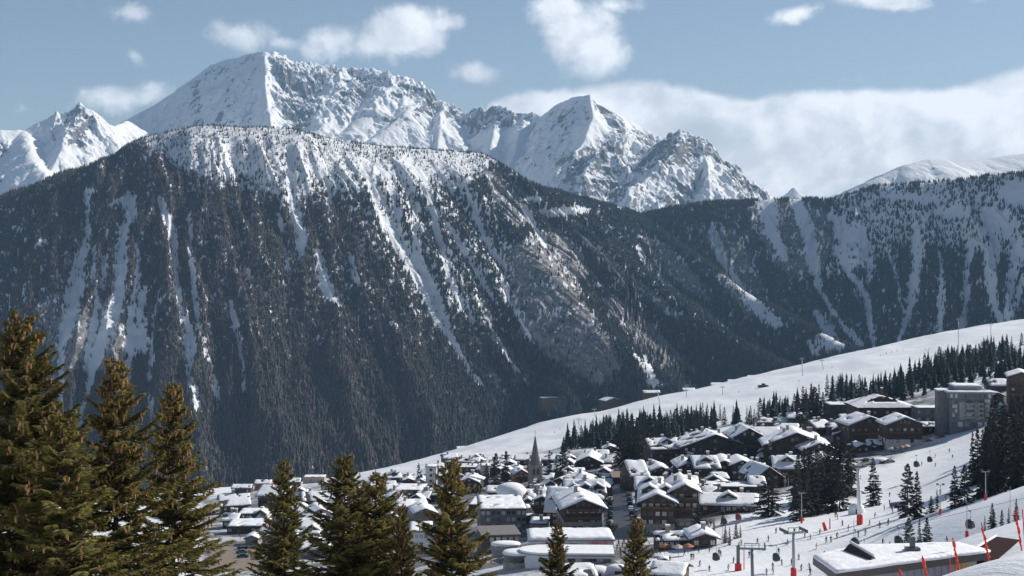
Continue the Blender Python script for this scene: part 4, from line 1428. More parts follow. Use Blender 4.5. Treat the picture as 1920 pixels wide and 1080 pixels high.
    for k in range(dorm):
        cx = x0 + w * (k + 0.5) / dorm if roof != 'gable' else (x0 * 0.5 if k % 2 == 0 else x1 * 0.5)
        cy = dep * 0.20 if roof != 'gable' else dep * (0.3 + 0.4 * (k // 2))
        zc = z1(cx, cy)
        dw, dh, dl = min(2.6, w / max(dorm, 1) * 0.55), 1.7, 3.6
        db = MB()
        V = [(cx - dw, cy, zc - 0.6), (cx + dw, cy, zc - 0.6), (cx + dw, cy, zc + dh * 0.55), (cx, cy, zc + dh * 1.35), (cx - dw, cy, zc + dh * 0.55)]
        V += [(v[0], cy + dl, v[2]) for v in V]
        db.add(V, [(0, 1, 2, 3, 4), (9, 8, 7, 6, 5), (1, 6, 7, 2), (0, 4, 9, 5), (2, 7, 8, 3), (4, 3, 8, 9)], 0)
        for sg in (-1, 1):
            V = [(cx, cy - 0.5, zc + dh * 1.35 + 0.02), (cx + sg * (dw + 0.6), cy - 0.5, zc + dh * 0.30), (cx + sg * (dw + 0.6), cy + dl, zc + dh * 0.30), (cx, cy + dl, zc + dh * 1.35 + 0.02)]
            V += [(v[0], v[1], v[2] + 0.5) for v in V]
            db.add(V, [(0, 1, 2, 3), (4, 7, 6, 5), (0, 4, 5, 1), (1, 5, 6, 2), (2, 6, 7, 3), (3, 7, 4, 0)], 1)
        dm_ = db.build('dormer', [WALLS[wall], ROOFSNOW], rf)
        add_window(dm_, cx, cy - 0.02, zc + dh * 0.35, 1.3, 1.0, 0, winstyle)
    # windows
    if win and s > 2.1:
        ns = storeys or max(1, int(h / storey_h))
        nc = cols or max(2, int(w / 3.0))
        sh = h / ns
        for r_ in range(ns):
            zc = sh * (r_ + 0.52)
            yy = -0.004 if zc > zb + 0.6 else -0.124
            for c in range(nc):
                if rng.random() < 0.06:
                    continue
                xc = x0 + w * (c + 0.5) / nc
                add_window(t, xc, yy, zc, min(gw, w / nc * 0.62), min(gh, sh * 0.55), 0, winstyle)
        if roof == 'gable' and w > 7:
            for c in range(3 if w > 10 else 1):
                xc = (c - (1 if w > 10 else 0)) * 1.9
                add_window(t, xc, -0.004, h + (w / 2 - abs(xc)) * tp * 0.42, 1.1, min(1.5, w / 2 * tp * 0.5), 0, winstyle)
        sc_ = side_cols if side_cols is not None else max(1, int(dep / 5.0))
        sgn = 1 if p.x < 0 else -1                      # the flank that turns to the viewer
        sgn = sgn if abs(yaw) < 8 else (1 if yaw < 0 else -1)
        for r_ in range(ns):
            zc = sh * (r_ + 0.52)
            out = 0.004 if zc > zb + 0.6 else 0.124
            for c in range(sc_):
                add_window(t, sgn * (w / 2 + out), dep * (c + 0.5) / sc_, zc, 1.2, min(1.2, sh * 0.5), R(90) * sgn, winstyle)
    for (zq, fr) in balc:
        bb = MB()
        zq = h * zq
        bw = w * fr / 2
        bb.box(-bw, bw, -1.25, -0.13, zq - 0.12, zq, 0)
        bb.box(-bw, bw, -1.3, -1.22, zq + 0.15, zq + 0.95, 0)
        for e in (-1, 1):
            bb.box(e * bw - 0.05, e * bw + 0.05, -1.21, -0.13, zq + 0.15, zq + 0.95, 0)
        n = max(2, int(bw * 2 / 2.4))
        for q in range(n + 1):
            xq = -bw + 2 * bw * q / n
            bb.box(xq - 0.07, xq + 0.07, -1.215, -1.09, zq, zq + 1.0, 0)
        bb.build('balcony', [WOOD2 if wall not in ('wood2', 'pink') else WOOD], t)
    return t, w, h


CH = 'chalet'
B = house
# -- foot of the street and the runs
B('large chalet with stone ground floor, long snowy roof and dark gable facing the piste', CH, 1233, 1002, 62, 52, 26, -6, 'gable', 24, 'wood', 'stone', 4, 5, 0.7, 0, 1.5, ((0.78, .8),), 1, 2, dmin=380)
B('brown gabled chalet joined to the right flank of the stone based one', CH, 1284, 992, 50, 60, 22, -3, 'gable', 26, 'wood', 'stone', 4, 4, 0.7, 0.05, 1.4, ((0.5, .9), (0.78, .9)), 2, dmin=380)
B('log hut with wavy snow on its roof, left of the two on the terrace', 'hut', 1265, 1030, 62, 18, 8, 4, 'side', 16, 'wood', None, 1, 6, 0.6, 0.16, 1.0, (), 1, cat='hut', dmin=330)
B('log hut with a low gable and heavy snow, right of the two on the terrace', 'hut', 1321, 1027, 46, 18, 11, 4, 'gable', 18, 'wood', None, 1, 3, 0.8, 0, 1.2, (), 1, cat='hut', dmin=330)
B('little dark shed alone on the piste right of the nearest spruce top', 'shed', 1246, 1060, 15, 8, 3.5, 0, 'gable', 22, 'wood', None, 1, 1, 0.35, 0, 0.5, (), 0, cat='shed', dmin=300)
B('long low restaurant with two swells of snow on its roof under the dark chalets', 'restaurant', 1366, 962, 98, 16, 15, -8, 'side', 15, 'wood2', None, 1, 9, 0.9, 0.04, 1.6, (), 1, 1, cat='restaurant', dmin=380)
B('low dark terrace building edged with white sheets below the black hotel', 'building', 1372, 930, 96, 16, 12, -4, 'flat', 0, 'black', None, 1, 8, 0.15, 0.25, 0.5, (), 0, dmin=400)
# -- black hotel and its neighbours
B('great black green hotel with the widest gable, rows of pale windows under it', 'hotel', 1341, 874, 124, 38, 20, 6, 'gable', 19, 'black', None, 3, 9, 0.45, 0.22, 2.0, ((0.36, .95), (0.68, .95)), 2, cat='hotel', dmin=560)
B('black balconied hotel wing at the left end by the village wood', 'hotel', 1254, 880, 60, 40, 18, 10, 'side', 20, 'black', None, 4, 6, 0.45, 0.24, 1.8, ((0.27, 1), (0.52, 1), (0.77, 1)), 1, 1, cat='hotel', dmin=560)
B('narrow black gable squeezed between the two great hotel roofs', CH, 1404, 868, 56, 42, 18, 4, 'gable', 28, 'black', None, 3, 4, 0.5, 0.1, 1.6, ((0.6, .8),), 1, cat='chalet', dmin=560)
B('large dark brown chalet with the steep right hand gable and small white windows', CH, 1494, 868, 112, 30, 20, -4, 'gable', 21, 'wood', None, 2, 8, 0.5, 0.10, 2.4, ((0.5, .9),), 2, dmin=560)
B('snowy side roof joined behind the narrow black gable', CH, 1440, 838, 46, 18, 16, 0, 'side', 20, 'wood', None, 1, 4, 0.6, 0.05, 1.2, (), 1, dmin=600)
B('wide snow roof at the back of the dark hotels, under two tall spruces', CH, 1476, 818, 40, 12, 14, -6, 'side', 18, 'wood', None, 1, 4, 0.6, 0.05, 1.2, (), 1, dmin=620)
B('pale roofed chalet highest among the dark hotels, left of the belt spruces', CH, 1450, 806, 56, 14, 12, -4, 'side', 18, 'wood2', None, 1, 5, 0.6, 0.2, 1.0, (), 2, dmin=640)
B('small brown chalet at the back right of the dark hotels with a clean white roof', CH, 1496, 798, 36, 14, 12, -8, 'side', 20, 'wood2', None, 1, 3, 0.6, 0.0, 1.0, (), 0, dmin=640)
B('dark A shaped chalet with snow half slid off its steep front roof', CH, 1440, 915, 46, 20, 16, 14, 'gable', 34, 'wood', None, 2, 3, 0.6, 0.1, 1.6, ((0.55, .8),), 0, dmin=460)
B('snow roofed chalet with a dormer, right of the A shaped one', CH, 1478, 910, 46, 28, 14, -4, 'side', 26, 'wood', None, 2, 4, 0.6, 0.0, 1.4, ((0.5, .9),), 1, 1, dmin=460)
B('dark gabled chalet with a small white porch roof, before the great hotel', CH, 1392, 900, 40, 24, 16, 0, 'gable', 22, 'black', None, 3, 4, 0.5, 0.0, 1.4, ((0.6, .8),), 0, dmin=480)
B('chalet with a rounded snow drift on the gable in the middle dark row', CH, 1358, 900, 40, 24, 18, -4, 'gable', 20, 'wood', None, 3, 3, 0.7, 0.0, 1.4, ((0.5, .8),), 1, dmin=480)
B('chalet of the middle dark row with lumpy snow and a dark dormer', CH, 1326, 905, 42, 24, 16, 4, 'side', 22, 'wood', None, 3, 3, 0.7, 0.12, 1.3, ((0.5, .8),), 1, 1, dmin=480)
B('small brown gable chalet left in the middle dark row', CH, 1290, 902, 34, 22, 18, 2, 'gable', 24, 'wood2', None, 2, 3, 0.6, 0.0, 1.2, ((0.6, .8),), 1, dmin=480)
B('brown gable beside the street under the village wood', CH, 1240, 905, 38, 18, 18, 6, 'gable', 22, 'wood2', None, 2, 3, 0.6, 0.05, 1.3, (), 1, dmin=480)
B('snowy roof hanging over the upper end of the street', CH, 1200, 918, 32, 22, 20, 10, 'side', 24, 'wood', None, 2, 3, 0.7, 0.0, 1.0, (), 0, dmin=480)
B('flat snow roof with a round dark dormer right above the stone based chalet', CH, 1218, 948, 46, 26, 16, -2, 'side', 20, 'wood', None, 2, 4, 0.7, 0.04, 1.2, (), 1, 1, dmin=430)
B('snow roof behind the brown gabled chalet, with two chimneys', CH, 1284, 950, 44, 30, 14, -2, 'side', 22, 'wood', None, 2, 4, 0.7, 0.06, 1.2, (), 2, dmin=430)
B('jumbled lean-to roof of broken snow behind the low restaurant', CH, 1325, 945, 34, 18, 12, -14, 'side', 18, 'wood2', None, 1, 3, 0.5, 0.3, 1.0, (), 1, dmin=430)
# -- around the church
B('gabled chalet of four floors with a smooth white roof beside the street', CH, 1094, 998, 70, 40, 22, 5, 'gable', 22, 'wood', 'stone', 3, 6, 0.75, 0.0, 2.0, ((0.52, .95), (0.85, .8)), 1, 0, dmin=400)
B('big white roof with a row of dark dormers above the four floor chalet', CH, 1099, 962, 68, 24, 18, 2, 'side', 30, 'wood', None, 2, 6, 0.7, 0.0, 1.4, (), 2, 3, dmin=440)
B('chalet roof with one dark dormer pointing at the round building', CH, 1040, 985, 34, 22, 18, -10, 'side', 36, 'wood', None, 2, 3, 0.7, 0.0, 0.9, (), 0, 1, dmin=420)
B('gabled chalet in shade between the church foot and the dormer roof', CH, 1018, 972, 34, 28, 16, -14, 'gable', 24, 'wood', None, 3, 3, 0.7, 0.0, 1.3, ((0.6, .8),), 1, dmin=440)
B('patchy snow roof close before the church tower', CH, 1000, 952, 48, 16, 12, 0, 'side', 18, 'wood', None, 1, 4, 0.5, 0.25, 1.0, (), 2, dmin=480)
B('broad gabled chalet behind the dormer row, right of the church wood', CH, 1096, 922, 54, 14, 16, 3, 'gable', 20, 'wood', None, 1, 4, 0.7, 0.0, 1.8, (), 1, dmin=500)
B('flat white roof with a pale wall between church and street', CH, 1079, 896, 38, 9, 12, 0, 'flat', 0, 'plaster', None, 1, 3, 0.5, 0.0, 0.5, (), 0, dmin=560)
B('dark gable chalet high behind the church with a smooth double roof', CH, 1104, 880, 46, 12, 20, -8, 'gable', 24, 'wood', None, 1, 4, 0.7, 0.0, 1.6, (), 0, dmin=600)
B('small brown gable left of the chalet with the smooth double roof', CH, 1071, 876, 26, 12, 12, 10, 'gable', 24, 'wood2', None, 1, 2, 0.5, 0.1, 1.0, (), 1, dmin=600)
B('orange wooden chalet lit by the sun left of the church', CH, 978, 905, 26, 14, 10, 12, 'gable', 28, 'red', None, 2, 3, 0.5, 0.1, 1.0, ((0.5, .8),), 0, dmin=560)  # the orange of the sunlight is put into the wall colour
B('long dark eaved house behind the church tower, left side', CH, 985, 872, 36, 8, 12, 0, 'side', 18, 'wood', None, 1, 3, 0.6, 0.0, 1.0, (), 1, dmin=640)
B('snow roofed house right behind the church spire', CH, 1028, 872, 44, 8, 12, -4, 'side', 18, 'wood', None, 1, 3, 0.6, 0.0, 1.0, (), 1, dmin=640)
B('tiny hut with a flat snow cap beside the tan car park', 'hut', 1139, 888, 18, 10, 8, 0, 'flat', 0, 'wood2', None, 1, 2, 0.5, 0, 0.5, (), 0, cat='hut', dmin=560)
B('low roof right under the village wood with broken snow', CH, 1120, 862, 40, 8, 10, 0, 'side', 18, 'wood', None, 1, 3, 0.5, 0.2, 1.0, (), 1, dmin=640)
B('small chalet cluster roof at the edge of the belt wood', CH, 1145, 852, 30, 8, 10, 0, 'gable', 22, 'wood', None, 1, 2, 0.5, 0.15, 1.0, (), 1, dmin=660)
B('square tan roofed hall where the street begins', 'building', 1166, 906, 34, 10, 16, 0, 'flat', 0, 'wood2', None, 1, 4, 0, 0, 0.5, (), 0, roofmat=TAN, dmin=520)
# -- lower village, left
B('modern hotel with a wide flat snowy roof before the round building', 'hotel', 944, 1004, 86, 48, 26, 4, 'flat', 0, 'grey', None, 4, 9, 0.5, 0.14, 0.6, (), 0, cat='hotel', dmin=420, winstyle=2)
B('brown timber wing with a flat bare roof stepping down from the modern hotel', 'building', 940, 1034, 72, 30, 14, 8, 'flat', 0, 'wood2', None, 2, 6, 0, 0, 0.6, (), 0, dmin=390, winstyle=2, roofmat=SLATE)
B('flat white roof with a stone chimney left of the round building', 'building', 905, 968, 54, 20, 18, -6, 'flat', 0, 'wood', None, 1, 5, 0.5, 0.08, 0.8, (), 1, dmin=450)
B('grey metal clad house with a white lean roof', 'building', 798, 988, 46, 24, 16, 12, 'gable', 22, 'metal', None, 1, 2, 0.5, 0.05, 0.4, (), 0, dmin=450, winstyle=2)
B('apartment house with red balconies and a white flat roof', 'building', 790, 1044, 44, 46, 16, 4, 'flat', 0, 'white', None, 3, 5, 0.6, 0.0, 0.8, (), 0, dmin=400, winstyle=1)
B('maroon banded flat building with snow at the left of the white tower', 'building', 764, 938, 54, 18, 18, -6, 'flat', 0, 'wine', None, 2, 7, 0.5, 0.06, 0.8, (), 1, dmin=520)
B('tall white modern tower with one dark strip of windows', 'building', 808, 928, 20, 52, 9, 0, 'flat', 0, 'white', None, 5, 1, 0.25, 0.1, 0.4, (), 0, dmin=520, winstyle=2)
B('short pale tower block above the two pointed spruces', 'building', 909, 900, 17, 26, 9, 0, 'flat', 0, 'plaster', None, 3, 1, 0.3, 0, 0.3, (), 0, dmin=600, winstyle=2)
B('snowy roof behind the coppery spruce with grey walls', 'building', 775, 968, 60, 16, 18, 8, 'flat', 0, 'grey', None, 1, 5, 0.5, 0.15, 0.6, (), 1, dmin=480)
B('house with a dark gable right of the white modern tower', CH, 880, 925, 36, 18, 14, -8, 'gable', 22, 'wood', None, 2, 3, 0.5, 0.08, 1.2, (), 1, dmin=520)
B('brown block with snow patched terraces above the flat white roof', 'building', 880, 893, 50, 16, 14, 0, 'flat', 0, 'wood2', None, 2, 6, 0.4, 0.22, 0.6, (), 2, dmin=600)
B('stepped brown block with many small roofs under the lower piste', 'building', 868, 880, 60, 14, 14, -4, 'side', 16, 'wood2', None, 2, 6, 0.45, 0.25, 0.8, (), 2, dmin=680)
B('pale low block beside the short tower', 'building', 836, 905, 30, 12, 14, 0, 'flat', 0, 'plaster', None, 1, 3, 0.4, 0.1, 0.5, (), 0, dmin=600)
B('pinkish hotel with wooden balconies behind the two middle spruces', 'hotel', 598, 962, 54, 24, 16, 14, 'side', 18, 'pink', None, 3, 6, 0.5, 0.06, 1.2, ((0.33, 1), (0.66, 1)), 1, cat='hotel', dmin=500)
B('big brown hotel with a white roof left of the thin spruce', 'hotel', 508, 955, 50, 26, 18, -10, 'side', 20, 'wood', None, 3, 6, 0.55, 0.04, 1.4, ((0.35, .95), (0.68, .95)), 1, cat='hotel', dmin=520)
B('dark chalet with thinly snowed wide grey roof at the left village end', CH, 441, 962, 48, 14, 16, 16, 'side', 24, 'wood', None, 1, 4, 0.25, 0.12, 1.6, (), 1, dmin=480)
B('white gabled house before the pinkish hotel', CH, 602, 980, 40, 14, 14, 20, 'gable', 24, 'plaster', None, 1, 3, 0.5, 0.0, 0.8, (), 0, dmin=450)
B('low white flat roof nearest the dark chalet at the left', 'building', 470, 975, 50, 10, 14, 0, 'flat', 0, 'wood', None, 1, 4, 0.5, 0.05, 0.5, (), 0, dmin=440)
B('long flat snow roof in two steps above the parking area', 'building', 464, 1000, 76, 12, 16, 4, 'flat', 0, 'wood', None, 1, 7, 0.5, 0.1, 0.6, (), 0, dmin=420)
B('snow topped stone hut at the head of the parking area', 'hut', 472, 1022, 24, 12, 8, 0, 'gable', 20, 'stone', None, 1, 2, 0.6, 0.0, 0.6, (), 0, cat='hut', dmin=400)
B('wide white roof between the thin and the dense spruce', 'building', 580, 1010, 60, 18, 16, -6, 'side', 15, 'wood', None, 1, 5, 0.5, 0.08, 0.5, (), 1, dmin=420)
B('blue shaded white roof just behind the dense spruce', 'building', 590, 1046, 50, 16, 14, 0, 'side', 18, 'grey', None, 1, 4, 0.5, 0.05, 0.8, (), 0, dmin=390)
B('snow roof with a red gable end left of the maroon building', 'building', 718, 922, 46, 10, 12, 6, 'side', 16, 'red', None, 1, 4, 0.5, 0.06, 0.8, (), 1, dmin=560)
B('white low roof right of the pinkish hotel', 'building', 672, 938, 40, 12, 14, 0, 'side', 16, 'wood', None, 1, 4, 0.5, 0.04, 0.6, (), 0, dmin=520)
B('far pink house at the foot of the lower piste', 'house', 588, 906, 40, 9, 12, 0, 'flat', 0, 'pink', None, 1, 4, 0.4, 0.1, 0.4, (), 0, cat='house', dmin=700)
B('far orange gabled house beside the pink one', 'house', 492, 918, 30, 9, 12, 0, 'side', 18, 'red', None, 1, 3, 0.4, 0.1, 0.6, (), 0, cat='house', dmin=650)
B('far white roof at the lowest edge of the village', 'house', 452, 925, 36, 8, 12, 0, 'side', 16, 'wood', None, 1, 3, 0.4, 0.15, 0.6, (), 0, cat='house', dmin=650)
B('far dark house with a snow cap behind the thin spruce', 'house', 545, 915, 34, 9, 12, 4, 'side', 18, 'wood', None, 1, 3, 0.4, 0.1, 0.6, (), 0, cat='house', dmin=680)
B('far small roof between the pink house and the lower piste', 'house', 640, 915, 32, 8, 12, 0, 'side', 16, 'wood', None, 1, 3, 0.4, 0.1, 0.6, (), 0, cat='house', dmin=700)
# -- beyond the long piste
B('flat snow roofed hotel in the forest beyond the piste', 'hotel', 1036, 764, 42, 18, 18, 20, 'flat', 0, 'wood2', None, 4, 4, 0.5, 0, 0.6, (), 0, cat='hotel', d=mount_hit(1036, 764))
B('brown gabled hotel with balcony stack in the forest beyond the piste', 'hotel', 1150, 767, 34, 16, 22, 30, 'gable', 16, 'wood', None, 4, 4, 0.5, 0.05, 1.0, ((0.25, 1), (0.5, 1), (0.75, 1)), 0, cat='hotel', d=mount_hit(1150, 767))
B('far white roof peeping over the piste right of the forest hotels', 'house', 1222, 745, 30, 8, 14, 0, 'side', 16, 'wood', None, 1, 3, 0.5, 0, 0.8, (), 0, cat='house', d=1560, win=False)
B('far roof over the piste beside the second leaning pylon', 'house', 1292, 740, 22, 8, 12, 0, 'side', 16, 'wood', None, 1, 3, 0.5, 0, 0.8, (), 0, cat='house', d=1580, win=False)
B('far roof over the piste crest, first of the three in a line', 'house', 1345, 730, 22, 8, 12, 0, 'side', 16, 'wood', None, 1, 3, 0.5, 0, 0.8, (), 0, cat='house', d=1590, win=False)
B('far roof over the piste crest, middle one of three in a line', 'house', 1377, 724, 22, 8, 12, 0, 'side', 16, 'wood', None, 1, 3, 0.5, 0, 0.8, (), 0, cat='house', d=1600, win=False)
B('far roof over the piste crest, last of three before the groomer', 'house', 1416, 716, 26, 8, 12, 0, 'side', 16, 'wood', None, 1, 3, 0.5, 0, 0.8, (), 0, cat='house', d=1610, win=False)
B('long row of far roofs at the lower rim of the piste', 'house', 888, 853, 62, 10, 12, 12, 'side', 14, 'wood2', None, 1, 8, 0.45, 0.1, 0.6, (), 0, cat='house', d=1440, win=False)
# -- upper right
B('left brown gable of the two chalets under the big hotel', CH, 1630, 838, 76, 36, 16, 8, 'gable', 20, 'wood', None, 2, 6, 0.6, 0.04, 1.8, ((0.55, .9),), 1, dmin=560)
B('right brown gable with white framed ground floor under the big hotel', CH, 1697, 838, 66, 36, 15, 0, 'gable', 21, 'wood', 'plaster', 2, 5, 0.6, 0.0, 1.8, ((0.6, .9),), 0, dmin=560)
B('white roofed side house left of the big hotel by the wood', CH, 1582, 782, 52, 22, 14, 4, 'flat', 0, 'black', None, 2, 5, 0.6, 0.03, 0.6, (), 1, dmin=640)
B('shaded blue roof behind the left brown gable', CH, 1612, 806, 60, 14, 14, 6, 'side', 24, 'wood', None, 1, 4, 0.6, 0.0, 1.0, (), 0, dmin=620)
B('low link wing between the big hotel and the grey block', 'building', 1748, 794, 58, 28, 10, 0, 'flat', 0, 'grey', None, 2, 7, 0.3, 0.1, 0.4, (), 0, dmin=640, winstyle=2)
B('striped snow hut by the piste, left of the terrace huts', 'hut', 1618, 848, 26, 10, 8, 14, 'gable', 20, 'wood', None, 1, 2, 0.6, 0.0, 0.8, (), 0, cat='hut', dmin=540)
B('terrace hut with rows of snow on its roof beside the striped one', 'hut', 1640, 844, 24, 10, 8, -10, 'side', 20, 'wood', None, 1, 2, 0.6, 0.1, 0.8, (), 0, cat='hut', dmin=540)
B('blue roofed pavilion under the grey block', 'building', 1750, 812, 44, 12, 10, -6, 'side', 14, 'black', None, 1, 4, 0.35, 0.05, 1.2, (), 0, dmin=620)
B('dark gabled chalet at the top left of the close spruce stand', CH, 1536, 868, 56, 22, 20, 4, 'gable', 22, 'wood', None, 2, 5, 0.55, 0.05, 1.8, ((0.6, .8),), 1, dmin=540)
B('lower dark gable with a slim white eave above the close spruce stand', CH, 1548, 888, 50, 16, 16, -6, 'gable', 22, 'wood', None, 2, 4, 0.5, 0.0, 1.8, (), 0, dmin=500)
B('brown slab tower at the right edge beside the grey block', 'building', 1916, 765, 46, 58, 20, -16, 'gable', 20, 'wood2', None, 6, 3, 0.5, 0, 1.2, ((0.3, .9), (0.5, .9), (0.7, .9)), 0, dmin=620)
B('snow roofed chalet behind the grey block, upper one of two', CH, 1876, 735, 34, 12, 12, 0, 'side', 24, 'wood', None, 1, 3, 0.6, 0.1, 1.0, (), 1, dmin=700)
B('brown chalet with a small gable behind the grey block, lower one of two', CH, 1870, 755, 26, 12, 12, 10, 'gable', 26, 'wood2', None, 1, 2, 0.6, 0.05, 1.0, (), 0, dmin=680)
B('white walled terrace house among the trees right of the grey block', 'building', 1885, 772, 34, 10, 10, -14, 'flat', 0, 'plaster', None, 1, 3, 0.5, 0.05, 0.5, (), 0, dmin=640)


# -- the smaller houses packed between, alike but for their places
def packed(label, group, lst):
    for k, (x, y, w_, h_, kind) in enumerate(lst):
        rr = random.Random(int(x * 7 + y))
        B(label, 'house', x, y, w_, h_, rr.uniform(8, 13), rr.uniform(-25, 25), kind, rr.uniform(18, 26), rr.choice(['wood', 'wood', 'black', 'wood2', 'stone']), None, max(1, int(h_ / 8)), None, 0.5, rr.uniform(0.05, 0.25), 1.0, (), rr.choice([0, 1, 1, 2]), rr.choice([0, 0, 1]), cat='house', group=group)


packed('small dark house with patchy roof snow packed among the lower left village', 'small houses of the lower left village',
       [(430, 990, 26, 12, 'side'), (545, 975, 28, 14, 'gable'), (560, 940, 26, 10, 'side'), (655, 960, 30, 12, 'side'), (690, 975, 30, 14, 'gable'), (640, 1000, 34, 16, 'side'), (735, 985, 30, 16, 'side'), (545, 1030, 30, 14, 'gable'), (700, 948, 26, 10, 'gable'), (745, 958, 24, 12, 'side'), (620, 940, 22, 9, 'side'), (530, 990, 30, 10, 'flat'), (500, 1010, 26, 10, 'side'), (690, 1020, 36, 16, 'side')])
packed('small brown house with broken snow wedged below the lower piste', 'small houses below the lower piste',
       [(822, 888, 22, 9, 'side'), (845, 868, 26, 8, 'side'), (896, 872, 22, 8, 'gable'), (930, 880, 26, 8, 'side'), (956, 880, 22, 8, 'gable'), (800, 900, 24, 8, 'side'), (858, 905, 24, 10, 'gable'), (925, 935, 22, 10, 'side'), (845, 940, 28, 14, 'side'), (950, 868, 20, 7, 'side'), (775, 905, 24, 8, 'side'), (740, 905, 24, 8, 'side')])
packed('small dark house wedged between church, street and the bigger chalets', 'small houses around the church',
       [(1050, 915, 26, 10, 'gable'), (1130, 905, 24, 10, 'side'), (1060, 945, 24, 12, 'side'), (1128, 930, 22, 14, 'gable'), (1030, 955, 26, 12, 'side'), (985, 985, 30, 16, 'side'), (1010, 1000, 34, 14, 'flat'), (1136, 875, 22, 7, 'side'), (1052, 878, 22, 8, 'side'), (1160, 866, 20, 7, 'gable')])
packed('small dark house with snow scraps in the tight rows of the dark chalets', 'small houses among the dark chalets',
       [(1262, 925, 30, 12, 'side'), (1300, 925, 30, 12, 'side'), (1345, 925, 30, 12, 'gable'), (1275, 895, 28, 14, 'gable'), (1420, 895, 26, 12, 'side'), (1310, 965, 34, 14, 'side'), (1380, 842, 34, 12, 'side'), (1330, 832, 34, 10, 'side'), (1300, 836, 30, 10, 'side'), (1415, 830, 26, 10, 'side'), (1525, 840, 32, 14, 'side'), (1545, 815, 34, 14, 'side'), (1580, 840, 34, 20, 'gable'), (1570, 815, 30, 14, 'side'), (1420, 925, 26, 12, 'side')])


def fill(label, group, poly, n, gap):
    rr = random.Random(len(label))
    P_l = np.array(poly, float)
    c0, c1 = P_l.min(0), P_l.max(0)
    lst, tries = [], 0
    while len(lst) < n and tries < 4000:
        tries += 1
        x, y = rr.uniform(c0[0], c1[0]), rr.uniform(c0[1], c1[1])
        if not in_poly(np.array([x]), np.array([y]), poly)[0] or 1138 < x < 1186:
            continue
        if any(abs(x - hx) < gap and abs(y - hy) < gap * 0.36 for hx, hy in HOUSES + [(q[0], q[1]) for q in lst]):
            continue
        k = 0.55 + 0.55 * (y - 850) / 170
        lst.append((round(x), round(y), rr.uniform(24, 34) * k, rr.uniform(11, 16) * k, rr.choice(['gable', 'side', 'side'])))
    packed(label, group, lst)


fill('small dark house with patchy roof snow packed among the lower left village', 'small houses of the lower left village', [(430, 985), (640, 925), (770, 925), (800, 985), (700, 1010), (560, 1040), (470, 1015)], 16, 24)
fill('small brown house with broken snow wedged below the lower piste', 'small houses below the lower piste', [(700, 925), (860, 880), (980, 872), (985, 890), (900, 925), (830, 960), (780, 950)], 14, 20)
fill('small dark house wedged between church, street and the bigger chalets', 'small houses around the church', [(1000, 875), (1135, 862), (1138, 940), (1050, 935), (1000, 985), (985, 960)], 10, 22)
fill('small dark house with snow scraps in the tight rows of the dark chalets', 'small houses among the dark chalets', [(1225, 900), (1290, 870), (1430, 850), (1540, 850), (1540, 885), (1420, 930), (1260, 945)], 14, 24)


# -- church
def church():
    p, s = at(1005, 926, 500)
    w = 20 / s
    k = 1.0 / s
    t = empty('church', p, R(8))
    tag(t, 'stone church tower with a tall pointed spire above the snowy roofs', 'church')
    h = 52 * k
    mb = MB()
    mb.box(-w / 2, w / 2, 0, w, -6, h, 0)
    for sx in (-1, 1):
        for sy in (0, 1):
            mb.box(sx * w / 2 - 0.4, sx * w / 2 + 0.4, sy * w - 0.4, sy * w + 0.4, -6, h + 0.8, 0)
    mb.box(-w / 2 - 0.25, w / 2 + 0.25, -0.25, w + 0.25, h * 0.62, h * 0.66, 0)
    mb.box(-w / 2 - 0.35, w / 2 + 0.35, -0.35, w + 0.35, h, h + 0.4, 0)
    mb.build('tower', [STONE], t)
    sp = MB()
    zt = 108 * k
    r0 = w * 0.55
    sp.lathe([(r0, h + 0.4), (r0 * 0.62, h + (zt - h) * 0.36), (r0 * 0.10, zt - 0.6), (0.06, zt)], 8, 0, (0, w / 2, 0))
    spire = sp.build('spire', [SLATE], t)
    cr = MB()
    cr.box(-0.06, 0.06, w / 2 - 0.06, w / 2 + 0.06, zt - 0.1, zt + 2.3)
    cr.box(-0.6, 0.6, w / 2 - 0.06, w / 2 + 0.06, zt + 1.45, zt + 1.6)
    cr.build('cross', [METAL], spire)
    for sx in (-1, 1):
        for sy in (0, 1):
            pn = MB()
            pn.lathe([(0.5, h + 0.8), (0.32, h + 1.6), (0.05, h + 3.4)], 6, 0, (sx * w / 2, sy * w, 0))
            pn.build('pinnacle', [SLATE], t)
    for (zz, hh) in ((h * 0.8, h * 0.2), (h * 0.4, h * 0.16)):
        for xx in (-w * 0.18, w * 0.18):
            lb = MB()
            lb.box(xx - w * 0.1, xx + w * 0.1, -0.06, -0.01, zz - hh / 2, zz + hh / 2)
            lb.lathe([(w * 0.1, 0), (w * 0.1, 0.05)], 10, 0, (xx, -0.3, zz + hh / 2 - 20)) if False else None
            lb.build('belfry_window', [ROOFDARK], t)
    cl = MB()
    n = 20
    V = [(math.cos(a) * w * 0.17, -0.08, h * 0.56 + math.sin(a) * w * 0.17) for a in np.linspace(0, 2 * math.pi, n, endpoint=False)]
    cl.add(V, [tuple(range(n))])
    cl.build('clock_face', [PLASTER], t)


church()


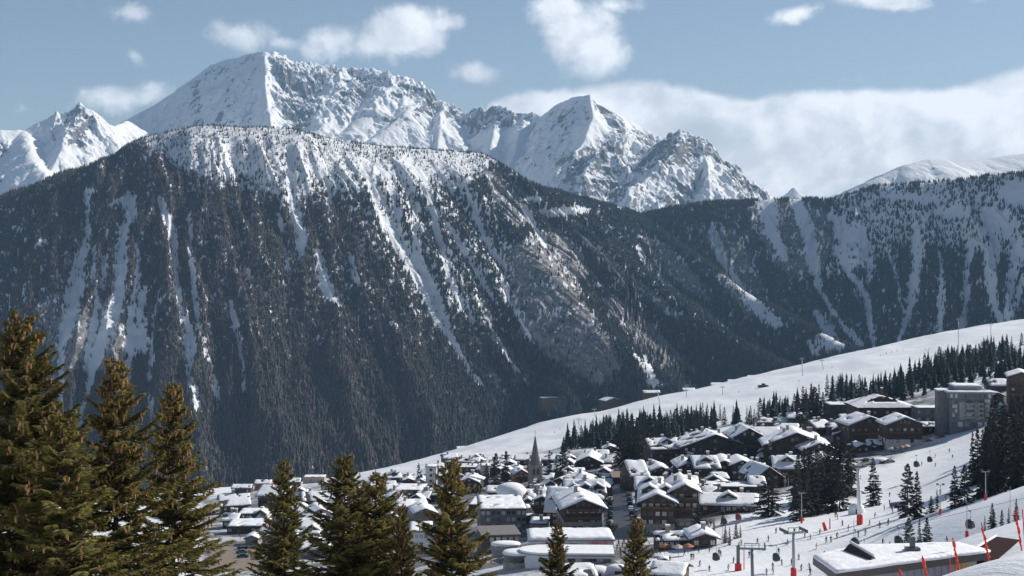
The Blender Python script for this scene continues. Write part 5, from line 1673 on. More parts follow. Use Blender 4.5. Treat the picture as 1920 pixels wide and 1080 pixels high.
# -- the round building under its cap of snow
def round_building():
    p, s = at(958, 958, 440)
    t = empty('round_building', p, 0)
    tag(t, 'dark rounded building bulging under a dome of snow beside the church', 'building')
    r = 29 / s
    prof = [(r * 0.72, -6), (r * 0.80, 0), (r * 0.97, r * 0.35), (r * 1.0, r * 0.75), (r * 0.93, r * 1.12), (r * 0.84, r * 1.28)]
    mb = MB()
    mb.lathe(prof, 28, 0, (0, r, 0))
    body = mb.build('wall', [SLATE], t, True)
    rng = random.Random(3)
    cap = []
    nn_ = 32
    V, F = [], []
    rings = [(1.0, 0.92), (0.99, 1.08), (0.93, 1.28), (0.80, 1.45), (0.55, 1.58), (0.28, 1.64)]
    for q, (rr, zz) in enumerate(rings):
        for k in range(nn_):
            th = 2 * math.pi * k / nn_
            j = (fbm(np.array([k * 0.9]), np.array([q * .7]), 3, 8)[0] * 0.34) if q == 0 else 0.0
            V.append((math.cos(th) * r * (rr + 0.02), r + math.sin(th) * r * (rr + 0.02), r * (zz + j + 0.10 * math.sin(th * 2 + 1) * (q < 2))))
    V.append((0, r, r * 1.66))
    for q in range(len(rings) - 1):
        for k in range(nn_):
            k2 = (k + 1) % nn_
            F.append((q * nn_ + k, q * nn_ + k2, (q + 1) * nn_ + k2, (q + 1) * nn_ + k))
    e = (len(rings) - 1) * nn_
    for k in range(nn_):
        F.append((e + k, e + (k + 1) % nn_, len(V) - 1))
    cb = MB()
    cb.add(V, F)
    cb.build('roof_snow', [ROOFSNOW], t, True)
    for k in range(9):
        th = R(200 + k * 17)
        rr = r * 0.985
        add_window(t, math.cos(th) * rr, r + math.sin(th) * rr, r * (0.45 + 0.25 * (k % 2)), 1.2, 1.1, th + R(90), 2)


round_building()


# -- hotel with a snowy frame of roof round a sunken row of dormers
def frame_hotel():
    p, s = at(1664, 808, 640)
    t = empty('hotel', p, R(2))
    tag(t, 'big hotel whose snowy roof frames a sunken dark row of dormers', 'hotel')
    w, h, dep = 106 / s, 41 / s, 24.0
    mb = MB()
    mb.box(-w / 2, w / 2, 0, dep, -6, h, 0)
    mb.build('wall', [WINE], t)
    # roof: four slopes up to a wide flat, with a well let into it
    tp = 0.66
    zf = lambda X, Y: h + 0.4 + tp * np.minimum.reduce([(X + w / 2 + 1.4) * 0.45, (w / 2 + 1.4 - X) * 0.45, (Y + 1.6), (dep + 1.0 - Y) * 2.0, np.full_like(X, 13.0)])
    X, Y = np.meshgrid(np.linspace(-w / 2 - 1.4, w / 2 + 1.4, 40), np.linspace(-1.6, dep + 1.0, 30))
    Z = zf(X, Y)
    well = np.hypot(X / (w * 0.31), (Y - dep * 0.24) / (dep * 0.15)) < 1.0
    Zr = np.where(well, Z - 1.8, Z)
    rb = MB()
    rb.box(-w / 2 - 1.4, w / 2 + 1.4, -1.6, dep + 1.0, h, h + 0.35, 0)
    rf = rb.build('roof', [ROOFDARK], t)
    V = np.stack([X, Y, np.where(well, Zr, Z + 0.55 + 0.2 * fbm(X / 3, Y / 3, 3, 9))], -1).reshape(-1, 3)
    F = grid_faces(*X.shape)
    fm = well.reshape(-1)[F].sum(1) > 1
    rim = []
    me = raw_mesh('roof_snow', V, F, [ROOFSNOW, ROOFDARK], False, fmat=fm.astype(int))
    link(bpy.data.objects.new('roof_snow', me), rf)
    for k in range(4):
        cx = (-0.19 + 0.13 * k) * w
        zc = float(zf(np.array([cx]), np.array([dep * 0.24]))[0]) - 2.0
        db = MB()
        dw = w * 0.055
        y_ = dep * 0.22
        V = [(cx - dw, y_, zc - 1), (cx + dw, y_, zc - 1), (cx + dw, y_, zc + 1.5), (cx, y_, zc + 3.0), (cx - dw, y_, zc + 1.5)]
        V += [(v[0], y_ + 4, v[2]) for v in V]
        db.add(V, [(0, 1, 2, 3, 4), (9, 8, 7, 6, 5), (1, 6, 7, 2), (0, 4, 9, 5), (2, 7, 8, 3), (4, 3, 8, 9)], 0)
        dm_ = db.build('dormer', [WINE], rf)
        add_window(dm_, cx, y_ - 0.01, zc + 0.9, 1.4, 1.2)
    for cx in (-0.16, 0.12):
        cb = MB()
        cb.box(cx * w - 0.5, cx * w + 0.5, dep * 0.86, dep * 0.86 + 1.2, h + 2, h + 8.4, 0)
        cb.box(cx * w - 0.6, cx * w + 0.6, dep * 0.86 - .1, dep * 0.86 + 1.3, h + 8.4, h + 8.8, 1)
        cb.build('chimney', [WOOD, ROOFSNOW], rf)
    for r_ in range(3):
        for c in range(9):
            add_window(t, -w / 2 + w * (c + 0.5) / 9, -0.004, h * (r_ + 0.5) / 3, 1.5, 1.5)
        bb = MB()
        z = h * r_ / 3 + 0.5
        bb.box(-w / 2, w / 2, -1.2, -0.08, z, z + 0.14, 0)
        bb.box(-w / 2, w / 2, -1.25, -1.15, z + 0.2, z + 0.9, 0)
        for c in range(10):
            xq = -w / 2 + w * c / 9
            bb.box(xq - 0.08, xq + 0.08, -1.14, -1.0, z + 0.14, z + 0.95, 0)
        bb.build('balcony', [WOOD], t)


frame_hotel()


# -- grey apartment block with recessed loggias
def grey_block():
    p, s = at(1819, 806, 640)
    t = empty('apartment_block', p, R(-4))
    tag(t, 'grey six floor apartment block with pale panels and a flat snowy roof', 'building')
    w, h, dep = 76 / s, 74 / s, 18.0
    mb = MB()
    mb.box(-w / 2, w / 2, 0, dep, -6, h * 0.80, 0)
    mb.box(-w / 2 - 1.0, w / 2 + 0.6, -0.8, dep, h * 0.80, h * 0.93, 0)
    mb.build('wall', [GREYWALL], t)
    rb = MB()
    rb.box(-w / 2 - 2.0, w / 2 + 1.6, -1.8, dep + 1, h * 0.93, h * 0.93 + 0.5)
    rb.box(-w / 2 + 3, w / 2 - 3, 4, dep - 3, h * 0.93 + 0.5, h * 0.93 + 2.8)
    rf = rb.build('roof', [METAL], t)
    Vs, Fs = snow_sheet(-w / 2 - 1.8, w / 2 + 1.4, -1.6, 3.8, lambda X, Y: np.zeros_like(X) + h * 0.93 + 0.5, 0.5, 77)
    link(bpy.data.objects.new('roof_snow', raw_mesh('roof_snow', Vs, Fs, [ROOFSNOW], True)), rf)
    Vs, Fs = snow_sheet(-w / 2 + 2.7, w / 2 - 2.7, 3.9, dep - 2.7, lambda X, Y: np.zeros_like(X) + h * 0.93 + 2.8, 0.5, 78)
    link(bpy.data.objects.new('roof_snow', raw_mesh('roof_snow', Vs, Fs, [ROOFSNOW], True)), rf)
    tw = MB()
    tw.box(-w / 2 - 4.6, -w / 2 - 0.02, 3, 9, -6, h * 0.97, 0)
    tw.box(-w / 2 - 4.9, -w / 2 + 0.2, 2.7, 9.3, h * 0.97, h * 0.97 + 0.5, 1)
    tw.build('stair_tower', [GREYWALL, ROOFSNOW], t)
    for (a, c) in ((-0.26, -0.10), (0.12, 0.24), (0.30, 0.33)):
        pb = MB()
        pb.box(a * w, c * w, -0.12, -0.003, h * 0.26, h * 0.70)
        pb.build('pale_panel', [CREAM], t)
    for r_ in range(4):
        z = h * (0.30 + 0.115 * r_)
        for a in (-0.02, 0.27, 0.42):
            lb = MB()
            lb.box(a * w - 2.0, a * w + 2.0, -1.3, -0.01, z - 0.15, z, 0)
            lb.box(a * w - 2.0, a * w + 2.0, -1.4, -1.28, z, z + 0.9, 0)
            lb.build('balcony', [METAL], t)
            add_window(t, a * w, -0.004, z + 1.5, 2.4, 1.6, 0, 2)
        for a in (-0.40, -0.34):
            add_window(t, a * w, -0.004, z + 1.2, 1.0, 1.5, 0, 2)
    for c in range(9):
        add_window(t, (-0.46 + 0.115 * c) * w, -0.804, h * 0.865, 1.1, 1.9, 0, 2)
    for c in range(6):
        add_window(t, (-0.40 + 0.16 * c) * w, -0.004, h * 0.14, 2.0, 2.0, 0, 2)


grey_block()


# -- long building with pink printed panels
def pink_building():
    p, s = at(1072, 1036, 380)
    t = empty('long_building', p, R(2))
    tag(t, 'long building with a thick white roof and pink printed panels at its right half', 'building')
    w, h, dep = 158 / s, 22 / s, 14.0
    mb = MB()
    mb.box(-w / 2, w / 2, 0, dep, -5, h, 0)
    mb.build('wall', [WHITEWALL], t)
    rb = MB()
    rb.box(-w / 2 - 0.4, w / 2 + 0.4, -0.8, dep + 0.4, h, h + 0.4)
    rf = rb.build('roof', [METAL], t)
    Vs, Fs = snow_sheet(-w / 2 - 0.3, w / 2 + 0.3, -0.7, dep + 0.3, lambda X, Y: np.zeros_like(X) + h + 0.4, 0.75, 91, edge=0.8)
    link(bpy.data.objects.new('roof_snow', raw_mesh('roof_snow', Vs, Fs, [ROOFSNOW], True)), rf)
    pm, g, b = new_mat('printed_panel')
    tcn = g.new('ShaderNodeTexCoord')
    n = g.noise(tcn.outputs['Object'], 0.32, 4, 0.6, 1.2)
    c = g.mix(g.smooth(n, 0.35, 0.65), (0.72, 0.20, 0.27), (0.80, 0.52, 0.56))
    g.l.new(g.mix(g.smooth(g.noise(g.mapping(tcn.outputs['Object'], (5, 2, 1)), 0.7, 4, 0.7), 0.60, 0.68, 0, 0.9), c, (0.06, 0.05, 0.07)), b.inputs['Base Color'])
    b.inputs['Roughness'].default_value = 0.5
    for (a, c) in ((0.18, 0.32), (0.33, 0.495)):
        pb = MB()
        pb.box(a * w, c * w, -0.12, -0.003, 0.3, h - 0.3)
        pb.build('printed_panel', [pm], t)
    for k in range(9):
        add_window(t, (-0.47 + 0.07 * k) * w, -0.004, h * 0.5, 2.2, h * 0.55, 0, 1)


pink_building()


# -- long white building with a rounded left end, in front of it
def white_building():
    p, s = at(1062, 1060, 355)
    t = empty('long_building', p, R(-2))
    tag(t, 'low white building with a rounded left end in front of the pink panelled one', 'building')
    w, h, dep = 178 / s, 17 / s, 11.0
    n = 10
    out = [(w / 2, 0), (w / 2, dep)] + [(-w / 2 + dep / 2 * 1.6 - math.sin(a) * dep / 2 * 1.6, dep / 2 + math.cos(a) * dep / 2) for a in np.linspace(0, math.pi, n)]
    def prism(mb, grow, z0, z1, mat=0):
        k = len(out)
        cx = sum(q[0] for q in out) / k
        pts_ = [(q[0] + grow * (1 if q[0] > cx else -1), q[1] + grow * (1 if q[1] > dep / 2 else -1)) for q in out]
        V = [(x, y, z0) for x, y in pts_] + [(x, y, z1) for x, y in pts_]
        F = [tuple(range(k))[::-1], tuple(range(k, 2 * k))] + [(i, (i + 1) % k, k + (i + 1) % k, k + i) for i in range(k)]
        mb.add(V, F, mat)
    mb = MB()
    prism(mb, 0, -5, h)
    mb.build('wall', [WHITEWALL], t)
    rb = MB()
    prism(rb, 0.25, h, h + 0.3)
    rf = rb.build('roof', [METAL], t)
    sb = MB()
    prism(sb, 0.12, h + 0.3, h + 0.85)
    sb.build('roof_snow', [ROOFSNOW], rf)
    for k in range(10):
        add_window(t, (-0.25 + 0.075 * k) * w, -0.004, h * 0.55, 2.2, 0.9, 0, 2)


white_building()


# -- oval building
def oval_building():
    p, s = at(972, 1068, 350)
    t = empty('oval_building', p, 0)
    tag(t, 'oval glass pavilion with a flat disc of snow for a roof', 'pavilion')
    r = 32 / s
    mb = MB()
    mb.lathe([(r * 0.9, -4), (r * 0.9, 1.6)], 32, 0, (0, r * 0.9, 0), 1.0, 0.9)
    mb.build('wall', [STONE], t)
    gb = MB()
    gb.lathe([(r * 0.86, 1.6), (r * 0.86, 3.3)], 32, 0, (0, r * 0.9, 0), 1.0, 0.9)
    gb.build('glazing', [GLASSM], t)
    rb = MB()
    rb.lathe([(r * 0.98, 3.3), (r * 1.0, 3.5), (r * 0.98, 3.65)], 36, 0, (0, r * 0.9, 0), 1.0, 0.9)
    rf = rb.build('roof', [METAL], t)
    sb = MB()
    sb.lathe([(r * 0.95, 3.65), (r * 0.94, 4.0), (r * 0.88, 4.25), (r * 0.5, 4.4), (r * 0.1, 4.45)], 36, 0, (0, r * 0.9, 0), 1.0, 0.9)
    sb.build('roof_snow', [ROOFSNOW], rf, True)
    p2, s2 = at(948, 1042, 370)
    t2 = empty('oval_building', p2, 0)
    tag(t2, 'half hidden round terrace roof behind the oval glass pavilion', 'pavilion')
    r = 22 / s2
    mb = MB()
    mb.lathe([(r * 0.92, -4), (r * 0.92, 2.6)], 28, 0, (0, r, 0), 1.3, 0.9)
    mb.build('wall', [STONE], t2)
    sb = MB()
    sb.lathe([(r * 0.98, 2.6), (r * 1.0, 2.9), (r * 0.93, 3.25), (r * 0.4, 3.4), (r * .05, 3.42)], 30, 0, (0, r, 0), 1.3, 0.9)
    sb.build('roof_snow', [ROOFSNOW], t2, True)


oval_building()


# -- snow covered tents and a bare roof at the lower edge
def bulge(label, px, py, rpx, hpx, mat, cat='igloo', sx=1.0, ring=False):
    p, s = at(px, py, 300)
    t = empty('snow_dome', p, 0)
    tag(t, label, cat)
    r, h = rpx / s, hpx / s
    mb = MB()
    mb.lathe([(r, -1.5), (r, h * 0.15), (r * 0.95, h * 0.45), (r * 0.78, h * 0.75), (r * 0.5, h * 0.93), (r * 0.1, h)], 22, 0, (0, 0, 0), sx, 0.9)
    mb.build('shell', [mat], t, True)
    db = MB()
    db.box(-r * 0.3, r * 0.3, -r * 0.9 - 0.35, -r * 0.9 + 0.5, -1.0, h * 0.5)
    db.build('entrance', [ROOFDARK], t)


bulge('smooth white snow dome left of the slim spruce at the lower edge', 1118, 1078, 26, 17, ROOFSNOW, 'dome', 1.3)
bulge('second snow dome half behind the nearest spruce top', 1158, 1074, 22, 16, ROOFSNOW, 'dome', 1.1)
bulge('snow buried shelter with a curved glazed front beside the thick white pylon', 1606, 963, 14, 20, ROOFSNOW, 'shelter', 1.1)
bulge('flat snow mound with a cover by the parked cars left of the lone spruce', 1650, 868, 16, 10, ROOFSNOW, 'dome', 1.4)
B('brown roofed building at the lower edge right of the last spruce top', 'building', 1250, 1098, 54, 20, 10, -18, 'side', 18, 'wood2', None, 1, 4, 0.45, 0.08, 1.0, (), 0, dmin=300, win=False)
B('snow heaped roof at the lower edge left of the snow domes', 'building', 1090, 1096, 50, 16, 10, 10, 'side', 18, 'wood', None, 1, 4, 0.6, 0.05, 1.0, (), 0, dmin=300, win=False)

# -- street, car park
ASPH = flat_mat('wet_asphalt', (0.045, 0.047, 0.052), 0.5, 0.3, 0.4)
def road(name, label, pxs, width, mat, lift=0.06):
    pts_ = [ray_ground(x, y, 330) for x, y in pxs]
    V, F = drape([(q.x, q.y) for q in pts_], width, lift)
    o = link(bpy.data.objects.new(name, raw_mesh(name, V, F, [mat], True)))
    tag(o, label, name, kind='structure')


road('street', 'dark cleared street running up through the village', [(1168, 1010), (1166, 985), (1160, 950), (1158, 925), (1158, 905)], 11.5, ASPH)
road('parking_ground', 'bare tan parking ground at the left of the village', [(430, 1072), (440, 1045), (452, 1025)], 20, TAN)
road('path', 'trodden grey way up to the big hotels', [(1596, 880), (1620, 872), (1640, 862)], 8, TAN, 0.05)

# -- cars
def car_mesh(name, col):
    mb = MB()
    prof = [(-2.15, 0.35), (-2.2, 0.75), (-2.05, 0.95), (-1.2, 1.02), (-0.75, 1.5), (0.9, 1.52), (1.55, 1.05), (2.1, 0.9), (2.2, 0.6), (2.15, 0.35)]
    V = [(x, -0.88, z) for x, z in prof] + [(x, 0.88, z) for x, z in prof]
    V = [(x, y * (0.82 if z > 1.2 else 1), z) for x, y, z in V]
    n = len(prof)
    mb.add(V, [tuple(range(n)), tuple(range(2 * n - 1, n - 1, -1))] + [(i, n + i, n + (i + 1) % n, (i + 1) % n) for i in range(n)])
    return mb.mesh(name, [col])


CARCOL = [flat_mat(n_, c, 0.3, 0.05, 1, 0.3, 0.5) for n_, c in (('black_car_paint', (0.012, 0.012, 0.014)), ('grey_car_paint', (0.11, 0.115, 0.12)), ('white_car_paint', (0.7, 0.7, 0.7)), ('blue_car_paint', (0.03, 0.05, 0.11)))]
CARB = [car_mesh('body', m) for m in CARCOL]
wmb = MB()
wmb.tube([(0, -0.11, 0), (0, 0.11, 0)], 0.33, 12)
TYRE = flat_mat('tyre_rubber', (0.02, 0.02, 0.02), 0.8, 0.1)
WHEEL = wmb.mesh('wheel', [TYRE])
wmb = MB()
wmb.add([(-1.15, -0.87, 1.05), (0.0 + 1.45, -0.87, 1.07), (0.9, -0.75, 1.46), (-0.72, -0.75, 1.45)], [(0, 1, 2, 3)])
wmb.add([(-1.15, 0.87, 1.05), (1.45, 0.87, 1.07), (0.9, 0.75, 1.46), (-0.72, 0.75, 1.45)], [(3, 2, 1, 0)])
CARGLASS = wmb.mesh('side_window', [GLASSM])


def car(px, py, rz, col, label, group=None, dmin=330):
    p, s = at(px, py, dmin)
    t = empty('parked_car', p + Vector((0, 0, 0.08)), R(rz))
    tag(t, label, 'car', group)
    link(bpy.data.objects.new('body', CARB[col]), t)
    link(bpy.data.objects.new('side_window', CARGLASS), t)
    for sx in (-1.35, 1.35):
        for sy in (-0.8, 0.8):
            o = link(bpy.data.objects.new('wheel', WHEEL), t)
            o.location = (sx, sy, 0.33)


for (px, py, rz, c, lab) in [
    (455, 1030, 12, 0, 'black car parked farthest back in the tan parking ground'),
    (453, 1038, 10, 1, 'grey car second in the parked line on the tan ground'),
    (455, 1046, 8, 3, 'dark blue car nearest in the parked line on the tan ground'),
    (484, 1048, 80, 2, 'white van like car parked apart right of the dark parked line'),
    (1624, 866, 8, 0, 'black car left of the snow mound near the close spruce stand'),
    (1668, 868, 20, 1, 'grey car right of the snow mound by the path'),
]:
    car(px, py, rz, c, lab)
k_ = 0
for y_ in range(930, 1000, 9):
    for sx in (-1, 1):
        q = ray_ground(1161 + (y_ - 930) * 0.09, y_, 380)
        car(1161 + (y_ - 930) * 0.09 + sx * 17 * (1 + (y_ - 930) / 200), y_, 84, [0, 1, 2, 3, 0][k_ % 5], 'car in the line parked along the dark village street', 'cars along the village street')
        k_ += 1
# ------------------------------------------------------------------ people, lifts and lamps on the runs
SKIN = flat_mat('skin', (0.48, 0.29, 0.21), 0.6, 0.05)
PANTS = flat_mat('dark_ski_trousers', (0.018, 0.019, 0.024), 0.7, 0.1)
SKI = flat_mat('ski', (0.10, 0.10, 0.11), 0.35, 0.2)
CLOTH = [flat_mat(n_, c, 0.75, 0.1) for n_, c in (('black_jacket', (0.016, 0.017, 0.02)), ('navy_jacket', (0.02, 0.03, 0.07)), ('red_jacket', (0.34, 0.03, 0.03)), ('grey_jacket', (0.12, 0.125, 0.135)))]


def person_mesh(pose, cloth):
    """one continuous body grown over a skeleton; parts of the body take the clothing's colours"""
    bm_v, edges, rad = [], [], []
    def J(p, r):
        bm_v.append(p)
        rad.append(r)
        return len(bm_v) - 1
    ski = pose == 'ski'
    walk = pose == 'walk'
    c = 0.10 if ski else 0.0
    hip = J((0, 0.06 * ski, 0.92 - c), 0.135)
    waist = J((0, -0.01, 1.10 - c), 0.13)
    chest = J((0, -0.08 * ski, 1.34 - c), 0.155)
    neck = J((0, -0.12 * ski, 1.50 - c), 0.06)
    headc = J((0, -0.14 * ski - 0.01, 1.62 - c), 0.098)
    top = J((0, -0.14 * ski, 1.74 - c), 0.075)
    edges += [(hip, waist), (waist, chest), (chest, neck), (neck, headc), (headc, top)]
    nose = J((0, -0.14 * ski - 0.12, 1.62 - c), 0.018)
    edges.append((headc, nose))
    for s in (-1, 1):
        st = (0.20 * s if walk else 0.0)
        sh = J((0.19 * s, -0.07 * ski, 1.42 - c), 0.075)
        el = J((0.30 * s, -0.05 - 0.12 * ski - st * .5, 1.16 - c), 0.052)
        wr_ = J((0.27 * s, -0.28 * ski - 0.10 - st, 0.98 + 0.06 * ski - c), 0.036)
        pl = J((0.27 * s, -0.36 * ski - 0.12 - st, 0.91 + 0.08 * ski - c), 0.04)
        edges += [(chest, sh), (sh, el), (el, wr_), (wr_, pl)]
        bx, by, bz = bm_v[pl]
        for k, L in enumerate((0.060, 0.068, 0.065, 0.052)):
            f1 = J((bx + (k - 1.5) * 0.019, by - 0.035, bz - L * 0.5), 0.0095)
            f2 = J((bx + (k - 1.5) * 0.021, by - 0.03, bz - L), 0.008)
            edges += [(pl, f1), (f1, f2)]
        th = J((bx - 0.04 * s, by - 0.03, bz - 0.015), 0.011)
        edges.append((pl, th))
        hj = J((0.10 * s, 0.05 * ski, 0.86 - c), 0.098)
        kn = J((0.12 * s, -0.13 * ski - st * 0.7, 0.49 - c * 0.5), 0.070)
        an = J((0.12 * s, 0.03 + (0.04 if not walk else st * -1.1), 0.10), 0.058)
        toe = J((0.13 * s, -0.16 + (0 if not walk else st * -1.1), 0.055), 0.05)
        edges += [(hip, hj), (hj, kn), (kn, an), (an, toe)]
    me = bpy.data.meshes.new('body_cage')
    me.from_pydata(bm_v, edges, [])
    ob = link(bpy.data.objects.new('body_cage', me))
    sk = ob.modifiers.new('skin', 'SKIN')
    for i, r in enumerate(rad):
        me.skin_vertices[0].data[i].radius = (r, r)
    me.skin_vertices[0].data[hip].use_root = True
    sub = ob.modifiers.new('sub', 'SUBSURF')
    sub.levels = sub.render_levels = 1
    dg = bpy.context.evaluated_depsgraph_get()
    out = bpy.data.meshes.new_from_object(ob.evaluated_get(dg))
    bpy.data.objects.remove(ob)
    bpy.data.meshes.remove(me)
    out.name = 'person'
    out.materials.clear()
    for m in (cloth, PANTS, SKIN):
        out.materials.append(m)
    for f in out.polygons:
        z = f.center.z
        f.material_index = 1 if z < 0.90 - c and abs(f.center.x) < 0.23 else (2 if 1.50 - c < z < 1.68 - c and f.center.y < -0.02 else 0)
        f.use_smooth = True
    mb = MB()
    mb.lathe([(0.108, 1.64 - c), (0.118, 1.70 - c), (0.09, 1.77 - c), (0.02, 1.80 - c)], 10, 0, (0, -0.14 * ski, 0))
    helmet = mb.mesh('helmet', [PANTS])
    gear = None
    if ski:
        mb = MB()
        for s in (-1, 1):
            mb.box(0.13 * s - 0.045, 0.13 * s + 0.045, -0.95, 0.80, 0.0, 0.02)
            mb.add([(0.13 * s - 0.045, -0.95, 0.0), (0.13 * s + 0.045, -0.95, 0.0), (0.13 * s, -1.10, 0.09)], [(0, 1, 2), (2, 1, 0)])
            mb.tube([(0.27 * s, -0.46, 0.88), (0.36 * s, 0.10, 0.02)], 0.010, 5)
        gear = mb.mesh('skis', [SKI])
    return out, helmet, gear


PEOPLE = [person_mesh(p_, CLOTH[c_]) for p_, c_ in (('ski', 0), ('ski', 1), ('walk', 0), ('stand', 1), ('ski', 2), ('stand', 3))]


def person(px, py, var, rz, label, group=None, dmin=300, k=1.0, d=None):
    if d:
        p = px2w(px, py, d)
        p.z = gz(p.x, p.y)
    else:
        p, s = at(px, py, dmin)
    bme, hme, gme = PEOPLE[var]
    t = link(bpy.data.objects.new('person', bme))
    t.location = p
    t.rotation_euler = (0, 0, R(rz))
    t.scale = (k, k, k)
    tag(t, label, 'person', group)
    link(bpy.data.objects.new('helmet', hme), t)
    if gme:
        link(bpy.data.objects.new('skis', gme), t)
    return t


def people(label, group, lst, vs=(0, 1, 0, 4), dmin=300):
    for i, (x, y) in enumerate(lst):
        person(x, y, vs[i % len(vs)], random.uniform(0, 360), label, group, dmin, random.uniform(0.95, 1.12))


people('small dark skier on the upper run beside the tall right hand spruces', 'skiers on the upper run', [(1780, 848), (1786, 859), (1753, 858), (1754, 875), (1728, 873), (1668, 931), (1763, 927), (1774, 938)])
people('skier waiting in the cluster by the purple net behind the piste spruces', 'skiers by the purple net', [(1658, 957), (1673, 958), (1674, 964), (1671, 955), (1688, 956), (1692, 956), (1699, 954), (1668, 946), (1680, 953), (1684, 957)], (3, 2, 5, 3))
people('skier crossing the run around the foot of the thick white pylon', 'skiers around the white pylon', [(1567, 970), (1571, 974), (1569, 964), (1537, 1002), (1549, 1018), (1558, 1017), (1569, 1010), (1609, 1008), (1608, 978), (1590, 996), (1580, 986), (1630, 985), (1640, 972), (1622, 1004), (1650, 990), (1595, 1022), (1665, 985)])
people('skier on the wide run around the two lift pylons at the lower edge', 'skiers around the lift pylons', [(1434, 1032), (1441, 1015), (1509, 1007), (1466, 1060), (1449, 1067), (1450, 1077), (1438, 1078), (1484, 1060), (1502, 1070), (1518, 1068), (1519, 1079), (1530, 1030), (1476, 1022), (1545, 1046), (1405, 1046), (1420, 1020), (1390, 1022), (1455, 1000), (1490, 1000), (1520, 1012), (1375, 1056), (1365, 1070), (1330, 1072), (1312, 1062), (1460, 1040), (1498, 1050)])
people('person on foot in the snow before the log terrace huts', 'people before the terrace huts', [(1283, 1042), (1296, 1050), (1300, 1050), (1348, 1042), (1351, 1044), (1224, 1040), (1232, 1040), (1238, 1040), (1256, 1055), (1262, 1072), (1330, 1036), (1310, 1038)], (2, 3, 5, 2))
people('person in the crowd on the plaza at the end of the pink panelled building', 'crowd by the pink panels', [(1160, 1024), (1163, 1037), (1167, 1027), (1172, 1036), (1170, 1022), (1176, 1030), (1164, 1044), (1178, 1042), (1157, 1032), (1181, 1024), (1185, 1036), (1174, 1046)], (2, 3, 5, 3))
people('distant skier dot in the line on the long upper piste', 'skiers on the long piste', [(1662, 664), (1672, 661), (1682, 659), (1693, 657), (1735, 657), (1742, 656), (1651, 668), (1560, 690), (1498, 716), (1385, 737), (1340, 762), (1112, 788), (1108, 793), (1050, 806), (1040, 812)], (0, 1), 900)
people('skier low on the snow slope behind the flat snowy roof', 'skiers behind the flat roof', [(1668, 1030), (1776, 1020), (1655, 1022)], (0, 1), 250)

POLE = flat_mat('galvanised_pole', (0.42, 0.43, 0.44), 0.5, 0.1, 1, 0.3, 0.4)
DARKPOLE = flat_mat('dark_steel', (0.10, 0.11, 0.115), 0.5, 0.1, 1, 0.3, 0.4)
GREENPOLE = flat_mat('grey_green_steel', (0.17, 0.22, 0.215), 0.5, 0.1, 1, 0.2, 0.4)
REDPAD = flat_mat('red_crash_pad', (0.62, 0.035, 0.035), 0.6, 0.12, 2.0)
WHITEPOLE = flat_mat('white_pole', (0.72, 0.73, 0.74), 0.5, 0.05, 1, 0.0, 0.4)


def pad(t, r, h):
    mb = MB()
    mb.lathe([(r, -0.4), (r * 1.05, 0.1), (r, h * 0.95), (r * 0.8, h)], 10)
    mb.build('crash_pad', [REDPAD], t)


def lamp_post(px, py, hpx, label, red=True, heads=2, r=0.09, cat='lamp post', name='lamp_post', dmin=200, d=None, mat=None):
    p, s = at(px, py, dmin)
    h = hpx / s
    t = empty(name, p)
    tag(t, label, cat)
    mb = MB()
    mb.tube([(0, 0, -1), (0, 0, h)], [r * 1.5, r], 8)
    mb.build('pole', [mat or POLE], t)
    if heads:
        mb = MB()
        mb.box(-0.9, 0.9, -0.05, 0.05, h - 0.15, h)
        mb.build('crossbar', [POLE], t)
        for k in range(heads):
            x = -0.75 + 1.5 * k / max(1, heads - 1)
            mb = MB()
            mb.box(x - 0.28, x + 0.28, -0.22, 0.12, h, h + 0.34)
            mb.build('floodlight', [DARKPOLE], t)
    if red:
        pad(t, 0.33, min(2.4, h * 0.2))
    return t


lamp_post(1503, 981, 57, 'floodlight post with a red padded foot right of the close spruce stand')
lamp_post(1848, 938, 54, 'floodlight post with a red foot before the tall right hand spruces')
lamp_post(1601, 1036, 64, 'thin mast with a red foot beside a hanging gondola near the flat roof', True, 0, 0.06)
lamp_post(1813, 1008, 62, 'thin mast with a broad red foot on the snow beyond the young spruces', True, 0, 0.06)
lamp_post(1763, 965, 56, 'lamp mast with a red foot behind the piste spruces', True, 2, 0.07)
lamp_post(1894, 968, 56, 'thin bare mast on the near snow bank before the right hand spruces', False, 0, 0.05)
lamp_post(1472, 928, 40, 'left of the pale posts at the gap between the dark chalets and the stand', False, 2, 0.08)
lamp_post(1478, 926, 30, 'short pale post standing between two taller ones at the chalet gap', False, 0, 0.08)
lamp_post(1493, 918, 30, 'pale lamp post closest to the dark close stand of spruces', False, 2, 0.08)
lamp_post(1355, 1014, 34, 'thin red mast by the terrace hut under the gondola cabins', False, 0, 0.06, 'pole', 'pole', mat=REDPAD)
lamp_post(1395, 1068, 40, 'slim red post beside the tall sign board on the run', False, 0, 0.09, 'pole', 'pole', mat=REDPAD)
lamp_post(1556, 992, 20, 'short red post left of the white pylon, the straight one', False, 0, 0.14, 'pole', 'pole', mat=REDPAD)


def tilted_pad(px, py, label):
    p, s = at(px, py)
    mb = MB()
    mb.tube([(0.3, 0, -0.3), (-0.5, 0, 2.3)], [0.55, 0.4], 10)
    o = mb.build('crash_pad', [REDPAD])
    o.location = p
    tag(o, label, 'crash pad')


tilted_pad(1547, 995, 'leaning red crash pad left of the straight red post')


